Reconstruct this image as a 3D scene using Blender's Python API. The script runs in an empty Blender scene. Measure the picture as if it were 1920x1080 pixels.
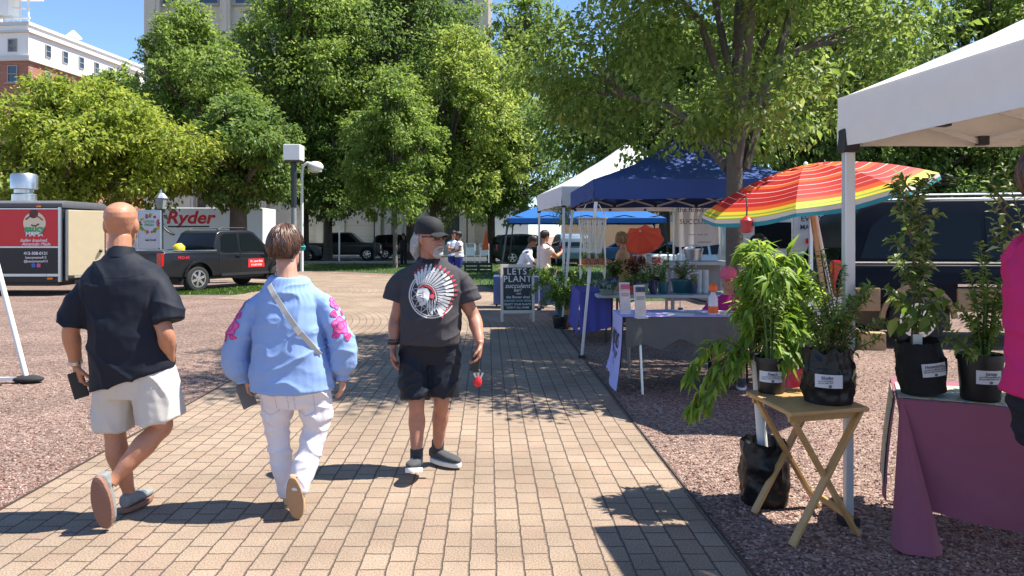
import bpy, bmesh, math, random
import numpy as np
from mathutils import Vector, Matrix, noise
from mathutils.bvhtree import BVHTree
random.seed(7); np.random.seed(7)
R = math.radians
SC = bpy.context.scene
# ------------------------------------------------------------ camera, sky, sun, exposure
CAMH = 1.6; FPX = 1400.0; HZ = 443.0
cd = bpy.data.cameras.new("camera"); cam = bpy.data.objects.new("camera", cd)
SC.collection.objects.link(cam); SC.camera = cam
cam.location = (0, 0, CAMH); cam.rotation_euler = (R(90), 0, 0)
cd.sensor_width = 36; cd.lens = FPX/1920*36; cd.shift_y = -(540-HZ)/1920
cd.clip_end = 3000; cd.clip_start = 0.05
SUN_EL = 59.5; SUN_AZ = Vector((1.0, 0.075, 0)).normalized()   # towards the sun, horizontally
w = bpy.data.worlds.new("World"); SC.world = w; w.use_nodes = True
nt = w.node_tree; bg = nt.nodes["Background"]
sky = nt.nodes.new("ShaderNodeTexSky"); sky.sky_type = 'NISHITA'; sky.sun_disc = False
sky.sun_elevation = R(SUN_EL); sky.sun_rotation = math.atan2(SUN_AZ.x, SUN_AZ.y)
sky.air_density = 1.0; sky.dust_density = 0.05; sky.ozone_density = 5.5; sky.altitude = 1500
nt.links.new(sky.outputs[0], bg.inputs[0]); bg.inputs[1].default_value = 0.115
sl = bpy.data.lights.new("sun", 'SUN'); sl.energy = 5.0; sl.angle = R(0.5); sl.color = (1, .95, .86)
so = bpy.data.objects.new("sun", sl); SC.collection.objects.link(so)
sd = SUN_AZ*math.cos(R(SUN_EL)) + Vector((0, 0, math.sin(R(SUN_EL))))
so.rotation_euler = sd.to_track_quat('Z', 'Y').to_euler(); so.location = (20, -5, 40)
SC.view_settings.view_transform = 'Standard'; SC.view_settings.look = 'None'
SC.view_settings.exposure = 1.1; SC.view_settings.gamma = 1
SC.cycles.max_bounces = 12; SC.cycles.diffuse_bounces = 6; SC.cycles.transmission_bounces = 8; SC.cycles.transparent_max_bounces = 16
SC.cycles.caustics_reflective = False; SC.cycles.caustics_refractive = False

def PX(px, py, Y): return Vector(((px-960)/FPX*Y, Y, CAMH-(py-HZ)/FPX*Y))
def GD(py): return FPX*CAMH/(py-HZ)

# ------------------------------------------------------------ materials
MATS = {}
def srgb(h):
    h = h.lstrip('#'); c = [int(h[i:i+2], 16)/255 for i in (0, 2, 4)]
    return tuple((x/12.92 if x <= .04045 else ((x+.055)/1.055)**2.4) for x in c)
def mat(name, col=(.5, .5, .5), rough=.6, metal=0, var=.15, scale=6.0, bump=0, bscale=60, spec=.5, coat=0, alpha=1, trans=0, emit=0, sss=0, sheen=0):
    """principled with large-scale colour variation (real mottling of the surface) and optional bump"""
    if name in MATS: return MATS[name]
    if isinstance(col, str): col = srgb(col)
    m = bpy.data.materials.new(name); m.use_nodes = True; n = m.node_tree.nodes; l = m.node_tree.links
    b = n["Principled BSDF"]
    b.inputs["Roughness"].default_value = rough; b.inputs["Metallic"].default_value = metal
    b.inputs["Specular IOR Level"].default_value = spec; b.inputs["Coat Weight"].default_value = coat
    b.inputs["Coat Roughness"].default_value = .05
    b.inputs["Alpha"].default_value = alpha; b.inputs["Transmission Weight"].default_value = trans
    if sheen: b.inputs["Sheen Weight"].default_value = sheen
    if sss:
        b.inputs["Subsurface Weight"].default_value = sss; b.inputs["Subsurface Radius"].default_value = (.01, .004, .002)
    if emit:
        b.inputs["Emission Color"].default_value = (*col, 1); b.inputs["Emission Strength"].default_value = emit
    tc = n.new("ShaderNodeTexCoord")
    if var:
        nz = n.new("ShaderNodeTexNoise"); nz.inputs["Scale"].default_value = scale; nz.inputs["Detail"].default_value = 5
        l.new(tc.outputs["Object"], nz.inputs["Vector"])
        mx = n.new("ShaderNodeMix"); mx.data_type = 'RGBA'
        mx.inputs[6].default_value = (*[max(0, c*(1-var)) for c in col], 1)
        mx.inputs[7].default_value = (*[min(1, c*(1+var)) for c in col], 1)
        l.new(nz.outputs[0], mx.inputs[0]); l.new(mx.outputs[2], b.inputs["Base Color"])
        mr = n.new("ShaderNodeMapRange"); mr.inputs[3].default_value = max(0, rough-.08); mr.inputs[4].default_value = min(1, rough+.08)
        l.new(nz.outputs[0], mr.inputs[0]); l.new(mr.outputs[0], b.inputs["Roughness"])
    else:
        b.inputs["Base Color"].default_value = (*col, 1)
    if bump:
        n2 = n.new("ShaderNodeTexNoise"); n2.inputs["Scale"].default_value = bscale; n2.inputs["Detail"].default_value = 4
        l.new(tc.outputs["Object"], n2.inputs["Vector"])
        bp = n.new("ShaderNodeBump"); bp.inputs["Strength"].default_value = bump; bp.inputs["Distance"].default_value = .02
        l.new(n2.outputs[0], bp.inputs["Height"]); l.new(bp.outputs[0], b.inputs["Normal"])
    MATS[name] = m
    return m
def node_mat(name):
    m = bpy.data.materials.new(name); m.use_nodes = True; MATS[name] = m
    return m, m.node_tree.nodes, m.node_tree.links, m.node_tree.nodes["Principled BSDF"]
def ramp(n, stops):
    r = n.new("ShaderNodeValToRGB"); e = r.color_ramp.elements
    while len(e) < len(stops): e.new(.5)
    for k, (p, c) in enumerate(stops): e[k].position = p; e[k].color = (*c, 1)
    return r
def cloth(name, col, rough=.85, var=.06, trans=0.0):
    """woven cloth with fine bump; trans > 0 lets sunlight through"""
    if name in MATS: return MATS[name]
    m = mat(name, col, rough, var=var, scale=9, bump=.12, bscale=220, spec=.25)
    if trans:
        n, l = m.node_tree.nodes, m.node_tree.links; b = n["Principled BSDF"]
        t = n.new("ShaderNodeBsdfTranslucent"); mix = n.new("ShaderNodeMixShader"); mix.inputs[0].default_value = trans
        c = srgb(col) if isinstance(col, str) else col
        t.inputs[0].default_value = (*c, 1)
        l.new(b.outputs[0], mix.inputs[1]); l.new(t.outputs[0], mix.inputs[2]); l.new(mix.outputs[0], n["Material Output"].inputs[0])
    return m
def leafmat(name, dark, mid, light, tr=.35):
    """per-leaf random colour from a vertex attribute, with light passing through"""
    if name in MATS: return MATS[name]
    m, n, l, b = node_mat(name)
    at = n.new("ShaderNodeAttribute"); at.attribute_name = "rnd"
    rp = ramp(n, [(0, dark), (.55, mid), (1, light)])
    l.new(at.outputs["Fac"], rp.inputs[0]); l.new(rp.outputs[0], b.inputs["Base Color"])
    b.inputs["Roughness"].default_value = .5; b.inputs["Specular IOR Level"].default_value = .4
    t = n.new("ShaderNodeBsdfTranslucent"); mix = n.new("ShaderNodeMixShader"); mix.inputs[0].default_value = tr
    hs = n.new("ShaderNodeHueSaturation"); hs.inputs["Value"].default_value = 1.5; hs.inputs["Hue"].default_value = .485
    l.new(rp.outputs[0], hs.inputs["Color"]); l.new(hs.outputs[0], t.inputs[0])
    l.new(b.outputs[0], mix.inputs[1]); l.new(t.outputs[0], mix.inputs[2]); l.new(mix.outputs[0], n["Material Output"].inputs[0])
    return m

# ------------------------------------------------------------ object helpers
def link(o, parent=None):
    SC.collection.objects.link(o)
    if parent is not None: o.parent = parent
    return o
def tag(o, label=None, cat=None, group=None, kind=None):
    if label: o["label"] = label
    if cat: o["category"] = cat
    if group: o["group"] = group
    if kind: o["kind"] = kind
    return o
def thing(name, label, cat, loc=(0, 0, 0), rz=0, group=None):
    o = bpy.data.objects.new(name, None); link(o); o.location = loc; o.rotation_euler = (0, 0, rz); o.empty_display_size = .1
    return tag(o, label, cat, group)
def copy_tree(o, parent=None):
    c = o.copy(); link(c)
    if parent is not None: c.parent = parent
    for ch in list(o.children): copy_tree(ch, c)
    return c

class MB:
    """collects shapes; build() links them as ONE mesh object"""
    def __init__(s): s.v = []; s.f = []; s.rnd = None
    def add(s, vs, fs):
        o = len(s.v); s.v += [tuple(p) for p in vs]; s.f += [tuple(i+o for i in f) for f in fs]; return s
    def box(s, c, d, rot=None):
        x, y, z = d[0]/2, d[1]/2, d[2]/2
        vs = [Vector((a*x, b*y, e*z)) for a in (-1, 1) for b in (-1, 1) for e in (-1, 1)]
        if rot is not None: vs = [rot @ p for p in vs]
        vs = [p+Vector(c) for p in vs]
        return s.add(vs, [(0, 1, 3, 2), (4, 6, 7, 5), (0, 4, 5, 1), (2, 3, 7, 6), (0, 2, 6, 4), (1, 5, 7, 3)])
    def bar(s, a, b, w_, h_=None, up=(0, 0, 1)):
        """rectangular bar from a to b"""
        a, b = Vector(a), Vector(b); h_ = h_ or w_; d = b-a; L = d.length; d.normalize()
        u = Vector(up)
        if abs(d.dot(u)) > .98: u = Vector((0, 1, 0))
        x = d.cross(u).normalized(); z = x.cross(d)
        rot = Matrix((x, d, z)).transposed()
        return s.box((a+b)/2, (w_, L, h_), rot)
    def tube(s, pts, rad, n=8, cap=True, flat=1.0):
        """round tube along points; rad a number or list"""
        pts = [Vector(p) for p in pts]; k = len(pts)
        rs = rad if isinstance(rad, (list, tuple)) else [rad]*k
        vs, fs = [], []
        up = Vector((0, 0, 1)); prev = None
        for i, p in enumerate(pts):
            d = (pts[min(i+1, k-1)]-pts[max(i-1, 0)]).normalized()
            if prev is None:
                a = up if abs(d.z) < .9 else Vector((0, 1, 0)); x = d.cross(a).normalized()
            else:
                x = (prev-d*prev.dot(d)).normalized()
            prev = x; y = d.cross(x)
            for j in range(n):
                t = 2*math.pi*j/n; vs.append(p+x*math.cos(t)*rs[i]+y*math.sin(t)*rs[i]*flat)
        for i in range(k-1):
            for j in range(n):
                fs.append((i*n+j, i*n+(j+1) % n, (i+1)*n+(j+1) % n, (i+1)*n+j))
        if cap: fs += [tuple(range(n))[::-1], tuple(range((k-1)*n, k*n))]
        return s.add(vs, fs)
    def lathe(s, prof, c=(0, 0, 0), n=20, axis='z', rot=None, cap=True):
        """prof list of (radius, height)"""
        vs, fs = [], []; k = len(prof)
        for r_, h_ in prof:
            for j in range(n):
                t = 2*math.pi*j/n; p = Vector((math.cos(t)*r_, math.sin(t)*r_, h_))
                if axis == 'y': p = Vector((p.x, p.z, p.y))
                if axis == 'x': p = Vector((p.z, p.x, p.y))
                if rot is not None: p = rot @ p
                vs.append(p+Vector(c))
        for i in range(k-1):
            for j in range(n): fs.append((i*n+j, i*n+(j+1) % n, (i+1)*n+(j+1) % n, (i+1)*n+j))
        if cap: fs += [tuple(range(n))[::-1], tuple(range((k-1)*n, k*n))]
        return s.add(vs, fs)
    def loft(s, rings, n=24, cap=True, p=2.0):
        """rings: (centre, rx, ry[, rot]) super-elliptic cross-sections in the local xy plane"""
        vs, fs = [], []; k = len(rings)
        for rg in rings:
            c, rx, ry = Vector(rg[0]), rg[1], rg[2]; rot = rg[3] if len(rg) > 3 else None
            for j in range(n):
                t = 2*math.pi*j/n; ct, st = math.cos(t), math.sin(t)
                q = Vector((math.copysign(abs(ct)**(2/p), ct)*rx, math.copysign(abs(st)**(2/p), st)*ry, 0))
                if rot is not None: q = rot @ q
                vs.append(c+q)
        for i in range(k-1):
            for j in range(n): fs.append((i*n+j, i*n+(j+1) % n, (i+1)*n+(j+1) % n, (i+1)*n+j))
        if cap: fs += [tuple(range(n))[::-1], tuple(range((k-1)*n, k*n))]
        return s.add(vs, fs)
    def ball(s, c, r_, n=12, rot=None):
        rx, ry, rz = (r_, r_, r_) if not isinstance(r_, (tuple, list)) else r_
        m_ = max(6, n*2//3); prof = [(math.sin(math.pi*i/m_), -math.cos(math.pi*i/m_)) for i in range(m_+1)]
        prof[0] = (.02, -1); prof[-1] = (.02, 1)
        t = MB().lathe(prof, n=n); vs = [Vector((p[0]*rx, p[1]*ry, p[2]*rz)) for p in t.v]
        if rot is not None: vs = [rot @ p for p in vs]
        return s.add([p+Vector(c) for p in vs], t.f)
    def prism(s, poly, a, b):
        """polygon of (u,v); a(u,v) and b(u,v) map to the two caps"""
        n = len(poly); vs = [a(*p) for p in poly]+[b(*p) for p in poly]
        return s.add(vs, [tuple(range(n))[::-1], tuple(range(n, 2*n))]+[(i, (i+1) % n, n+(i+1) % n, n+i) for i in range(n)])
    def grid(s, fn, nu, nv):
        vs = [fn(i/nu, j/nv) for j in range(nv+1) for i in range(nu+1)]
        return s.add(vs, [(j*(nu+1)+i, j*(nu+1)+i+1, (j+1)*(nu+1)+i+1, (j+1)*(nu+1)+i) for j in range(nv) for i in range(nu)])
    def quad(s, a, b, c, d): return s.add([a, b, c, d], [(0, 1, 2, 3)])
    def xf(s, M):
        s.v = [tuple(M @ Vector(p)) for p in s.v]; return s
    def merge(s, o): return s.add(o.v, o.f)
    def mesh(s, name, fixn=True):
        me = bpy.data.meshes.new(name); me.from_pydata(s.v, [], s.f)
        if fixn:
            bm = bmesh.new(); bm.from_mesh(me); bmesh.ops.recalc_face_normals(bm, faces=bm.faces); bm.to_mesh(me); bm.free()
        me.update(); return me
    def build(s, name, m, parent=None, smooth=False, bevel=0, seg=2, solid=0, loc=None, sub=0, angle=None):
        me = s.mesh(name); o = bpy.data.objects.new(name, me); link(o, parent)
        if m is not None: me.materials.append(m)
        if loc is not None: o.location = loc
        mods = False
        if solid:
            d = o.modifiers.new("s", 'SOLIDIFY'); d.thickness = solid; d.offset = 0; mods = True
        if bevel:
            d = o.modifiers.new("b", 'BEVEL'); d.width = bevel; d.segments = seg; d.limit_method = 'ANGLE'; d.angle_limit = R(35); mods = True
        if sub:
            d = o.modifiers.new("u", 'SUBSURF'); d.levels = sub; d.render_levels = sub; mods = True
        if mods: bake(o)
        if smooth: shade(o, angle if angle else 40)
        return o
def bake(o):
    dg = bpy.context.evaluated_depsgraph_get(); me = bpy.data.meshes.new_from_object(o.evaluated_get(dg))
    old = o.data; o.modifiers.clear(); o.data = me; me.name = o.name
    if old.users == 0: bpy.data.meshes.remove(old)
def shade(o, angle=40):
    me = o.data; me.polygons.foreach_set("use_smooth", [True]*len(me.polygons))
    if angle < 180:
        bm = bmesh.new(); bm.from_mesh(me)
        for e in bm.edges:
            if len(e.link_faces) == 2: e.smooth = e.calc_face_angle(0) < R(angle)
        bm.to_mesh(me); bm.free()
    me.update()
def fuse(mb, name, m, parent=None, voxel=.006, smooth=4, disp=None, factor=.5):
    """melt all collected shapes into one continuous skin"""
    me = mb.mesh(name); o = bpy.data.objects.new(name, me); link(o, parent)
    r = o.modifiers.new("r", 'REMESH'); r.mode = 'VOXEL'; r.voxel_size = voxel
    if smooth:
        q = o.modifiers.new("q", 'SMOOTH'); q.iterations = smooth; q.factor = factor
    bake(o)
    me = o.data; me.materials.clear(); me.materials.append(m)
    me.polygons.foreach_set("use_smooth", [True]*len(me.polygons))
    if disp is not None:
        n = len(me.vertices); co = np.empty(n*3, 'f'); me.vertices.foreach_get("co", co); co = co.reshape(-1, 3)
        nn = np.empty(n*3, 'f'); me.vertices.foreach_get("normal", nn); nn = nn.reshape(-1, 3)
        d = np.array([disp(Vector(co[i].tolist()), Vector(nn[i].tolist())) for i in range(n)], 'f')
        me.vertices.foreach_set("co", (co+nn*d[:, None]).ravel())
    me.update(); return o
def bvh_of(o):
    me = o.data; return BVHTree.FromPolygons([v.co.copy() for v in me.vertices], [tuple(p.vertices) for p in me.polygons])
def text(name, s, size, M, m, parent=None, bold=0, shear=0, ext=.001, align='CENTER', sx=1, spacing=1):
    """flat lettering as a mesh; M maps text plane (x right, y up, z out) to the parent's space"""
    cu = bpy.data.curves.new(name, 'FONT'); cu.body = s; cu.size = size; cu.align_x = align; cu.align_y = 'CENTER'
    cu.extrude = ext; cu.offset = bold*size; cu.shear = shear; cu.resolution_u = 3; cu.space_character = spacing
    t = bpy.data.objects.new(name+"_tmp", cu); SC.collection.objects.link(t)
    dg = bpy.context.evaluated_depsgraph_get(); me = bpy.data.meshes.new_from_object(t.evaluated_get(dg))
    bpy.data.objects.remove(t); bpy.data.curves.remove(cu)
    me.transform(M @ Matrix.Diagonal((sx, 1, 1, 1))); me.name = name; me.materials.clear(); me.materials.append(m)
    o = bpy.data.objects.new(name, me); link(o, parent); return o
def frame(o, x, z):
    """matrix with origin o, x axis x, normal z"""
    x = Vector(x).normalized(); z = Vector(z).normalized(); y = z.cross(x).normalized(); x = y.cross(z)
    M = Matrix((x, y, z)).transposed().to_4x4(); M.translation = Vector(o); return M
def join_text(objs, name):
    """several lettering meshes with one material -> one mesh"""
    mb = MB(); par = objs[0].parent; m = objs[0].data.materials[0]
    for o in objs:
        mb.add([v.co.copy() for v in o.data.vertices], [tuple(p.vertices) for p in o.data.polygons])
        bpy.data.objects.remove(o)
    me = mb.mesh(name, False); me.materials.append(m); o = bpy.data.objects.new(name, me); link(o, par); return o

def leaves_mesh(name, P, D, N, L, W, m, parent, rnd=None, fold=.25, droop=0):
    """many leaves: P base points, D directions, N up vectors, L lengths, W widths; each leaf a folded pointed blade of 4 faces"""
    n = len(P); D = D/np.linalg.norm(D, axis=1)[:, None]
    S = np.cross(D, N); S /= (np.linalg.norm(S, axis=1)[:, None]+1e-9); U = np.cross(S, D)
    L = L[:, None]; W = W[:, None]
    base = P; mid = P+D*L*.45-U*L*(droop*.15); tip = P+D*L*.97-U*L*droop
    l_ = mid+S*W*.5+U*W*fold; r_ = mid-S*W*.5+U*W*fold
    V = np.stack([base, r_, tip, l_, mid], 1).reshape(-1, 3)
    i0 = np.arange(n)*5
    F = np.stack([i0, i0+1, i0+4, i0+1, i0+2, i0+4, i0+2, i0+3, i0+4, i0+3, i0, i0+4], 1).reshape(-1)
    me = bpy.data.meshes.new(name); nv, nf = len(V), n*4
    me.vertices.add(nv); me.vertices.foreach_set("co", V.astype('f').ravel())
    me.loops.add(nf*3); me.loops.foreach_set("vertex_index", F.astype('i'))
    me.polygons.add(nf); me.polygons.foreach_set("loop_start", np.arange(nf, dtype='i')*3)
    me.update(calc_edges=True)
    a = me.attributes.new("rnd", 'FLOAT', 'POINT')
    rv = np.random.rand(n) if rnd is None else rnd
    a.data.foreach_set("value", np.repeat(rv, 5).astype('f'))
    me.materials.append(m); o = bpy.data.objects.new(name, me); link(o, parent); return o
def rdirs(n):
    v = np.random.normal(size=(n, 3)); return v/np.linalg.norm(v, axis=1)[:, None]
# ============================================================ SETTING: ground, path, street
def gravel_mat():
    m, n, l, b = node_mat("gravel"); tc = n.new("ShaderNodeTexCoord")
    wob = n.new("ShaderNodeTexNoise"); wob.inputs["Scale"].default_value = 30; l.new(tc.outputs["Object"], wob.inputs[0])
    ad = n.new("ShaderNodeMix"); ad.data_type = 'VECTOR'; ad.inputs[0].default_value = .02
    l.new(tc.outputs["Object"], ad.inputs[4]); l.new(wob.outputs["Color"], ad.inputs[5])
    vo = n.new("ShaderNodeTexVoronoi"); vo.inputs["Scale"].default_value = 56; l.new(ad.outputs[1], vo.inputs["Vector"])
    sp = n.new("ShaderNodeSeparateColor"); l.new(vo.outputs["Color"], sp.inputs[0])
    rp = ramp(n, [(0, (.105, .058, .044)), (.4, (.25, .157, .12)), (.72, (.35, .232, .18)), (1, (.49, .37, .295))])
    l.new(sp.outputs[0], rp.inputs[0])
    nz = n.new("ShaderNodeTexNoise"); nz.inputs["Scale"].default_value = .8; nz.inputs["Detail"].default_value = 6; l.new(tc.outputs["Object"], nz.inputs[0])
    mr = n.new("ShaderNodeMapRange"); mr.inputs[1].default_value = .3; mr.inputs[2].default_value = .7; mr.inputs[3].default_value = .78; mr.inputs[4].default_value = 1.2; l.new(nz.outputs[0], mr.inputs[0])
    mx = n.new("ShaderNodeVectorMath"); mx.operation = 'SCALE'; l.new(rp.outputs[0], mx.inputs[0]); l.new(mr.outputs[0], mx.inputs[3])
    l.new(mx.outputs[0], b.inputs["Base Color"]); b.inputs["Roughness"].default_value = .92
    # stones: each cell a little tilted dome
    inv = n.new("ShaderNodeMath"); inv.operation = 'SUBTRACT'; inv.inputs[0].default_value = 1; l.new(vo.outputs["Distance"], inv.inputs[1])
    a2 = n.new("ShaderNodeMath"); a2.operation = 'MULTIPLY_ADD'; l.new(sp.outputs[1], a2.inputs[0]); a2.inputs[1].default_value = .7; l.new(inv.outputs[0], a2.inputs[2])
    bp = n.new("ShaderNodeBump"); bp.inputs["Strength"].default_value = 1; bp.inputs["Distance"].default_value = .022
    l.new(a2.outputs[0], bp.inputs["Height"]); l.new(bp.outputs[0], b.inputs["Normal"])
    return m
TILT = -0.032; YC = 13.0; CX = -9.2
def paver_mat():
    m, n, l, b = node_mat("pavers"); geo = n.new("ShaderNodeNewGeometry")
    def math_(op, a, b_=None, c=None):
        q = n.new("ShaderNodeMath"); q.operation = op
        for k, v in enumerate((a, b_, c)):
            if v is None: continue
            if isinstance(v, (int, float)): q.inputs[k].default_value = v
            else: l.new(v, q.inputs[k])
        return q.outputs[0]
    se = n.new("ShaderNodeSeparateXYZ"); l.new(geo.outputs["Position"], se.inputs[0]); X, Y = se.outputs[0], se.outputs[1]
    Xs = math_('MULTIPLY_ADD', Y, -TILT, X)            # undo the slight skew of the path
    dx = math_('SUBTRACT', Xs, CX); dy = math_('SUBTRACT', Y, YC)
    r_ = math_('SQRT', math_('ADD', math_('MULTIPLY', dx, dx), math_('MULTIPLY', dy, dy)))
    an = math_('MULTIPLY', math_('ARCTAN2', dy, dx), 8.0)
    st = math_('GREATER_THAN', dy, 0.0); ns = math_('SUBTRACT', 1.0, st)
    u = math_('ADD', math_('MULTIPLY', dx, ns), math_('MULTIPLY', r_, st))
    v = math_('ADD', math_('MULTIPLY', dy, ns), math_('MULTIPLY', an, st))
    wn = n.new("ShaderNodeTexNoise"); wn.inputs["Scale"].default_value = 9; l.new(geo.outputs["Position"], wn.inputs[0])
    wn2 = n.new("ShaderNodeTexNoise"); wn2.inputs["Scale"].default_value = 55; wn2.inputs["Detail"].default_value = 3; l.new(geo.outputs["Position"], wn2.inputs[0])
    wo = math_('ADD', math_('MULTIPLY', math_('SUBTRACT', wn.outputs[0], .5), .014), math_('MULTIPLY', math_('SUBTRACT', wn2.outputs[0], .5), .011))
    co = n.new("ShaderNodeCombineXYZ"); l.new(math_('ADD', v, wo), co.inputs[0]); l.new(math_('ADD', u, wo), co.inputs[1])
    br = n.new("ShaderNodeTexBrick"); br.offset = .5; br.inputs["Scale"].default_value = 1
    br.inputs["Brick Width"].default_value = .178; br.inputs["Row Height"].default_value = .132
    br.inputs["Mortar Size"].default_value = .006; br.inputs["Mortar Smooth"].default_value = .6; br.inputs["Bias"].default_value = 0
    br.inputs["Color1"].default_value = (0, 0, 0, 1); br.inputs["Color2"].default_value = (1, 1, 1, 1); br.inputs["Mortar"].default_value = (.5, .5, .5, 1)
    l.new(co.outputs[0], br.inputs[0])
    rp = ramp(n, [(0, (.258, .188, .132)), (.35, (.276, .206, .148)), (.7, (.288, .218, .158)), (1, (.266, .188, .137))])
    l.new(br.outputs["Color"], rp.inputs[0])
    sp = n.new("ShaderNodeTexNoise"); sp.inputs["Scale"].default_value = 120; sp.inputs["Detail"].default_value = 4; l.new(geo.outputs["Position"], sp.inputs[0])
    big = n.new("ShaderNodeTexNoise"); big.inputs["Scale"].default_value = 1.1; big.inputs["Detail"].default_value = 6; l.new(geo.outputs["Position"], big.inputs[0])
    k = math_('MULTIPLY', math_('MULTIPLY_ADD', sp.outputs[0], 2.2, -.1), math_('MULTIPLY_ADD', big.outputs[0], 1.15, .43))
    sc = n.new("ShaderNodeVectorMath"); sc.operation = 'SCALE'; l.new(rp.outputs[0], sc.inputs[0]); l.new(k, sc.inputs[3])
    mx = n.new("ShaderNodeMix"); mx.data_type = 'RGBA'; l.new(br.outputs["Fac"], mx.inputs[0]); l.new(sc.outputs[0], mx.inputs[6])
    mx.inputs[7].default_value = (.115, .086, .068, 1)
    l.new(mx.outputs[2], b.inputs["Base Color"]); b.inputs["Roughness"].default_value = .88; b.inputs["Specular IOR Level"].default_value = .3
    hh = math_('ADD', math_('MULTIPLY', br.outputs["Fac"], -1.0), math_('MULTIPLY', sp.outputs[0], .14))
    hh = math_('ADD', hh, math_('MULTIPLY', br.outputs["Color"], .12))
    bp = n.new("ShaderNodeBump"); bp.inputs["Strength"].default_value = 1; bp.inputs["Distance"].default_value = .009
    l.new(hh, bp.inputs["Height"]); l.new(bp.outputs[0], b.inputs["Normal"])
    return m
def sheet(name, poly, z, m):
    mb = MB(); mb.add([(x, y, z) for x, y in poly], [tuple(range(len(poly)))])
    o = mb.build(name, m); tag(o, kind='structure'); return o
GRAV = gravel_mat()
g = MB(); g.grid(lambda u, v: Vector((-1500+3000*u, -60+2600*v, 0)), 8, 8)
g = g.build("ground", GRAV); tag(g, kind='structure')
M_ASPH = mat("asphalt", (.055, .055, .056), .9, var=.3, scale=2, bump=.4, bscale=90)
M_CONC = mat("concrete", (.40, .38, .34), .85, var=.12, scale=3, bump=.15)
# paved walk, bending left into a sweep of concentric courses
pts = [(-2.86-TILT*0-3*TILT, -3)]
L0 = lambda y: -2.83+TILT*y
R0 = lambda y: 1.24+TILT*y
poly = [(R0(-3), -3)]+[(R0(y), y) for y in (4, 8, 12, 14.5)]+[(.55, 17), (-.3, 20), (-1.1, 23), (-2.4, 26), (-4.4, 29.5), (-8, 32), (-16, 33.5), (-22, 33.5), (-22, 30.5), (-15, 29), (-10.2, 26.8), (-7.2, 24)]
rin = L0(YC)-TILT*YC-CX
poly += [(CX+TILT*YC+rin*math.cos(t), YC+rin*math.sin(t)) for t in [1.25-1.25*i/16 for i in range(17)]]
poly += [(L0(y), y) for y in (12, 8, 4, -3)]
PAV = paver_mat(); sheet("path", poly, .008, PAV)
# dark steel edging strips where gravel meets pavers
M_EDGE = mat("edging", (.05, .035, .03), .8)
for k, f in enumerate((L0, R0)):
    ed = MB(); s = -1 if k == 0 else 1
    for y in range(-3, 13): ed.bar((f(y)+s*.006, y, .002), (f(y+1)+s*.006, y+1, .002), .012, .03)
    tag(ed.build("path_edging", M_EDGE), kind='structure')
# lawn
def grass_patch(name, poly, n_, h=.07, z=.006):
    m = mat("lawn_soil", (.035, .07, .014), .95, var=.5, scale=3, bump=.6, bscale=40)
    sheet(name, poly, z, m)
    xs = [p[0] for p in poly]; ys = [p[1] for p in poly]; P = []
    def inside(x, y):
        c = False
        for i in range(len(poly)):
            (x1, y1), (x2, y2) = poly[i], poly[i-1]
            if (y1 > y) != (y2 > y) and x < (x2-x1)*(y-y1)/(y2-y1)+x1: c = not c
        return c
    while len(P) < n_:
        x, y = random.uniform(min(xs), max(xs)), random.uniform(min(ys), max(ys))
        if inside(x, y): P.append((x, y, z))
    P = np.array(P); D = rdirs(n_)*.7; D[:, 2] = np.abs(D[:, 2])+.6
    o = leaves_mesh("grass", P, D, np.tile([0, 0.3, 1.], (n_, 1)), np.random.uniform(.6, 1.3, n_)*h, np.full(n_, .03),
                    leafmat("grassblade", (.035, .085, .012), (.075, .16, .02), (.16, .24, .04), .3), None)
    tag(o, kind='stuff')
grass_patch("lawn", [(.25, 18.4), (3.2, 18.4), (14, 20), (14, 42), (-40, 44), (-40, 36), (-16, 35), (-8, 33.8), (-4, 31), (-2, 27.2), (-.9, 24)], 26000, .10)
grass_patch("grass_strip", [(-10.6, 20.2), (-7.4, 20.4), (-7.0, 23.6), (-7.9, 23.6), (-10.6, 21)], 3500, .09)
sheet("street", [(-120, 44.3), (60, 44.3), (60, 57), (-120, 57)], .009, M_ASPH)
kb = MB(); kb.box((-30, 44.15, .06), (180, .3, .14)); kb.box((-30, 57.15, .06), (180, .3, .14)); tag(kb.build("kerb", M_CONC), kind='structure')
sheet("pavement", [(-120, 57.3), (60, 57.3), (60, 66), (-120, 66)], .013, M_CONC)
sheet("parking_lot", [(-40, 34.2), (-12, 35.4), (-12.5, 44), (-40, 44)], .011, M_ASPH)
sheet("car_park", [(5, 22), (60, 22), (60, 44), (5, 44)], .011, M_ASPH)

# loose stones standing proud of the gravel close by, a few strayed onto the pavers
m, n, l, b = node_mat("loose_stone"); at = n.new("ShaderNodeAttribute"); at.attribute_name = "rnd"
rp = ramp(n, [(0, (.12, .055, .043)), (.4, (.25, .135, .11)), (.75, (.34, .21, .17)), (1, (.50, .36, .31))]); l.new(at.outputs["Fac"], rp.inputs[0]); l.new(rp.outputs[0], b.inputs["Base Color"]); b.inputs["Roughness"].default_value = .9
oct_ = np.array([(1, 0, 0), (-1, 0, 0), (0, 1, 0), (0, -1, 0), (0, 0, 1), (0, 0, -1)], float); of = [(0, 2, 4), (2, 1, 4), (1, 3, 4), (3, 0, 4), (2, 0, 5), (1, 2, 5), (3, 1, 5), (0, 3, 5)]
sv, sf, sa = [], [], []
def stone(x, y, s):
    q_ = Matrix.Rotation(random.uniform(0, 6.28), 3, (random.gauss(0, 1), random.gauss(0, 1), random.gauss(0, 1))); o_ = len(sv)
    for p in oct_:
        r_ = Vector(p)*s*random.uniform(.6, 1.25); r_ = q_ @ r_; sv.append((x+r_.x, y+r_.y, s*.25+r_.z*.75))
    sf.extend(tuple(i+o_ for i in f) for f in of); sa.extend([random.random()]*6)
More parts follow.
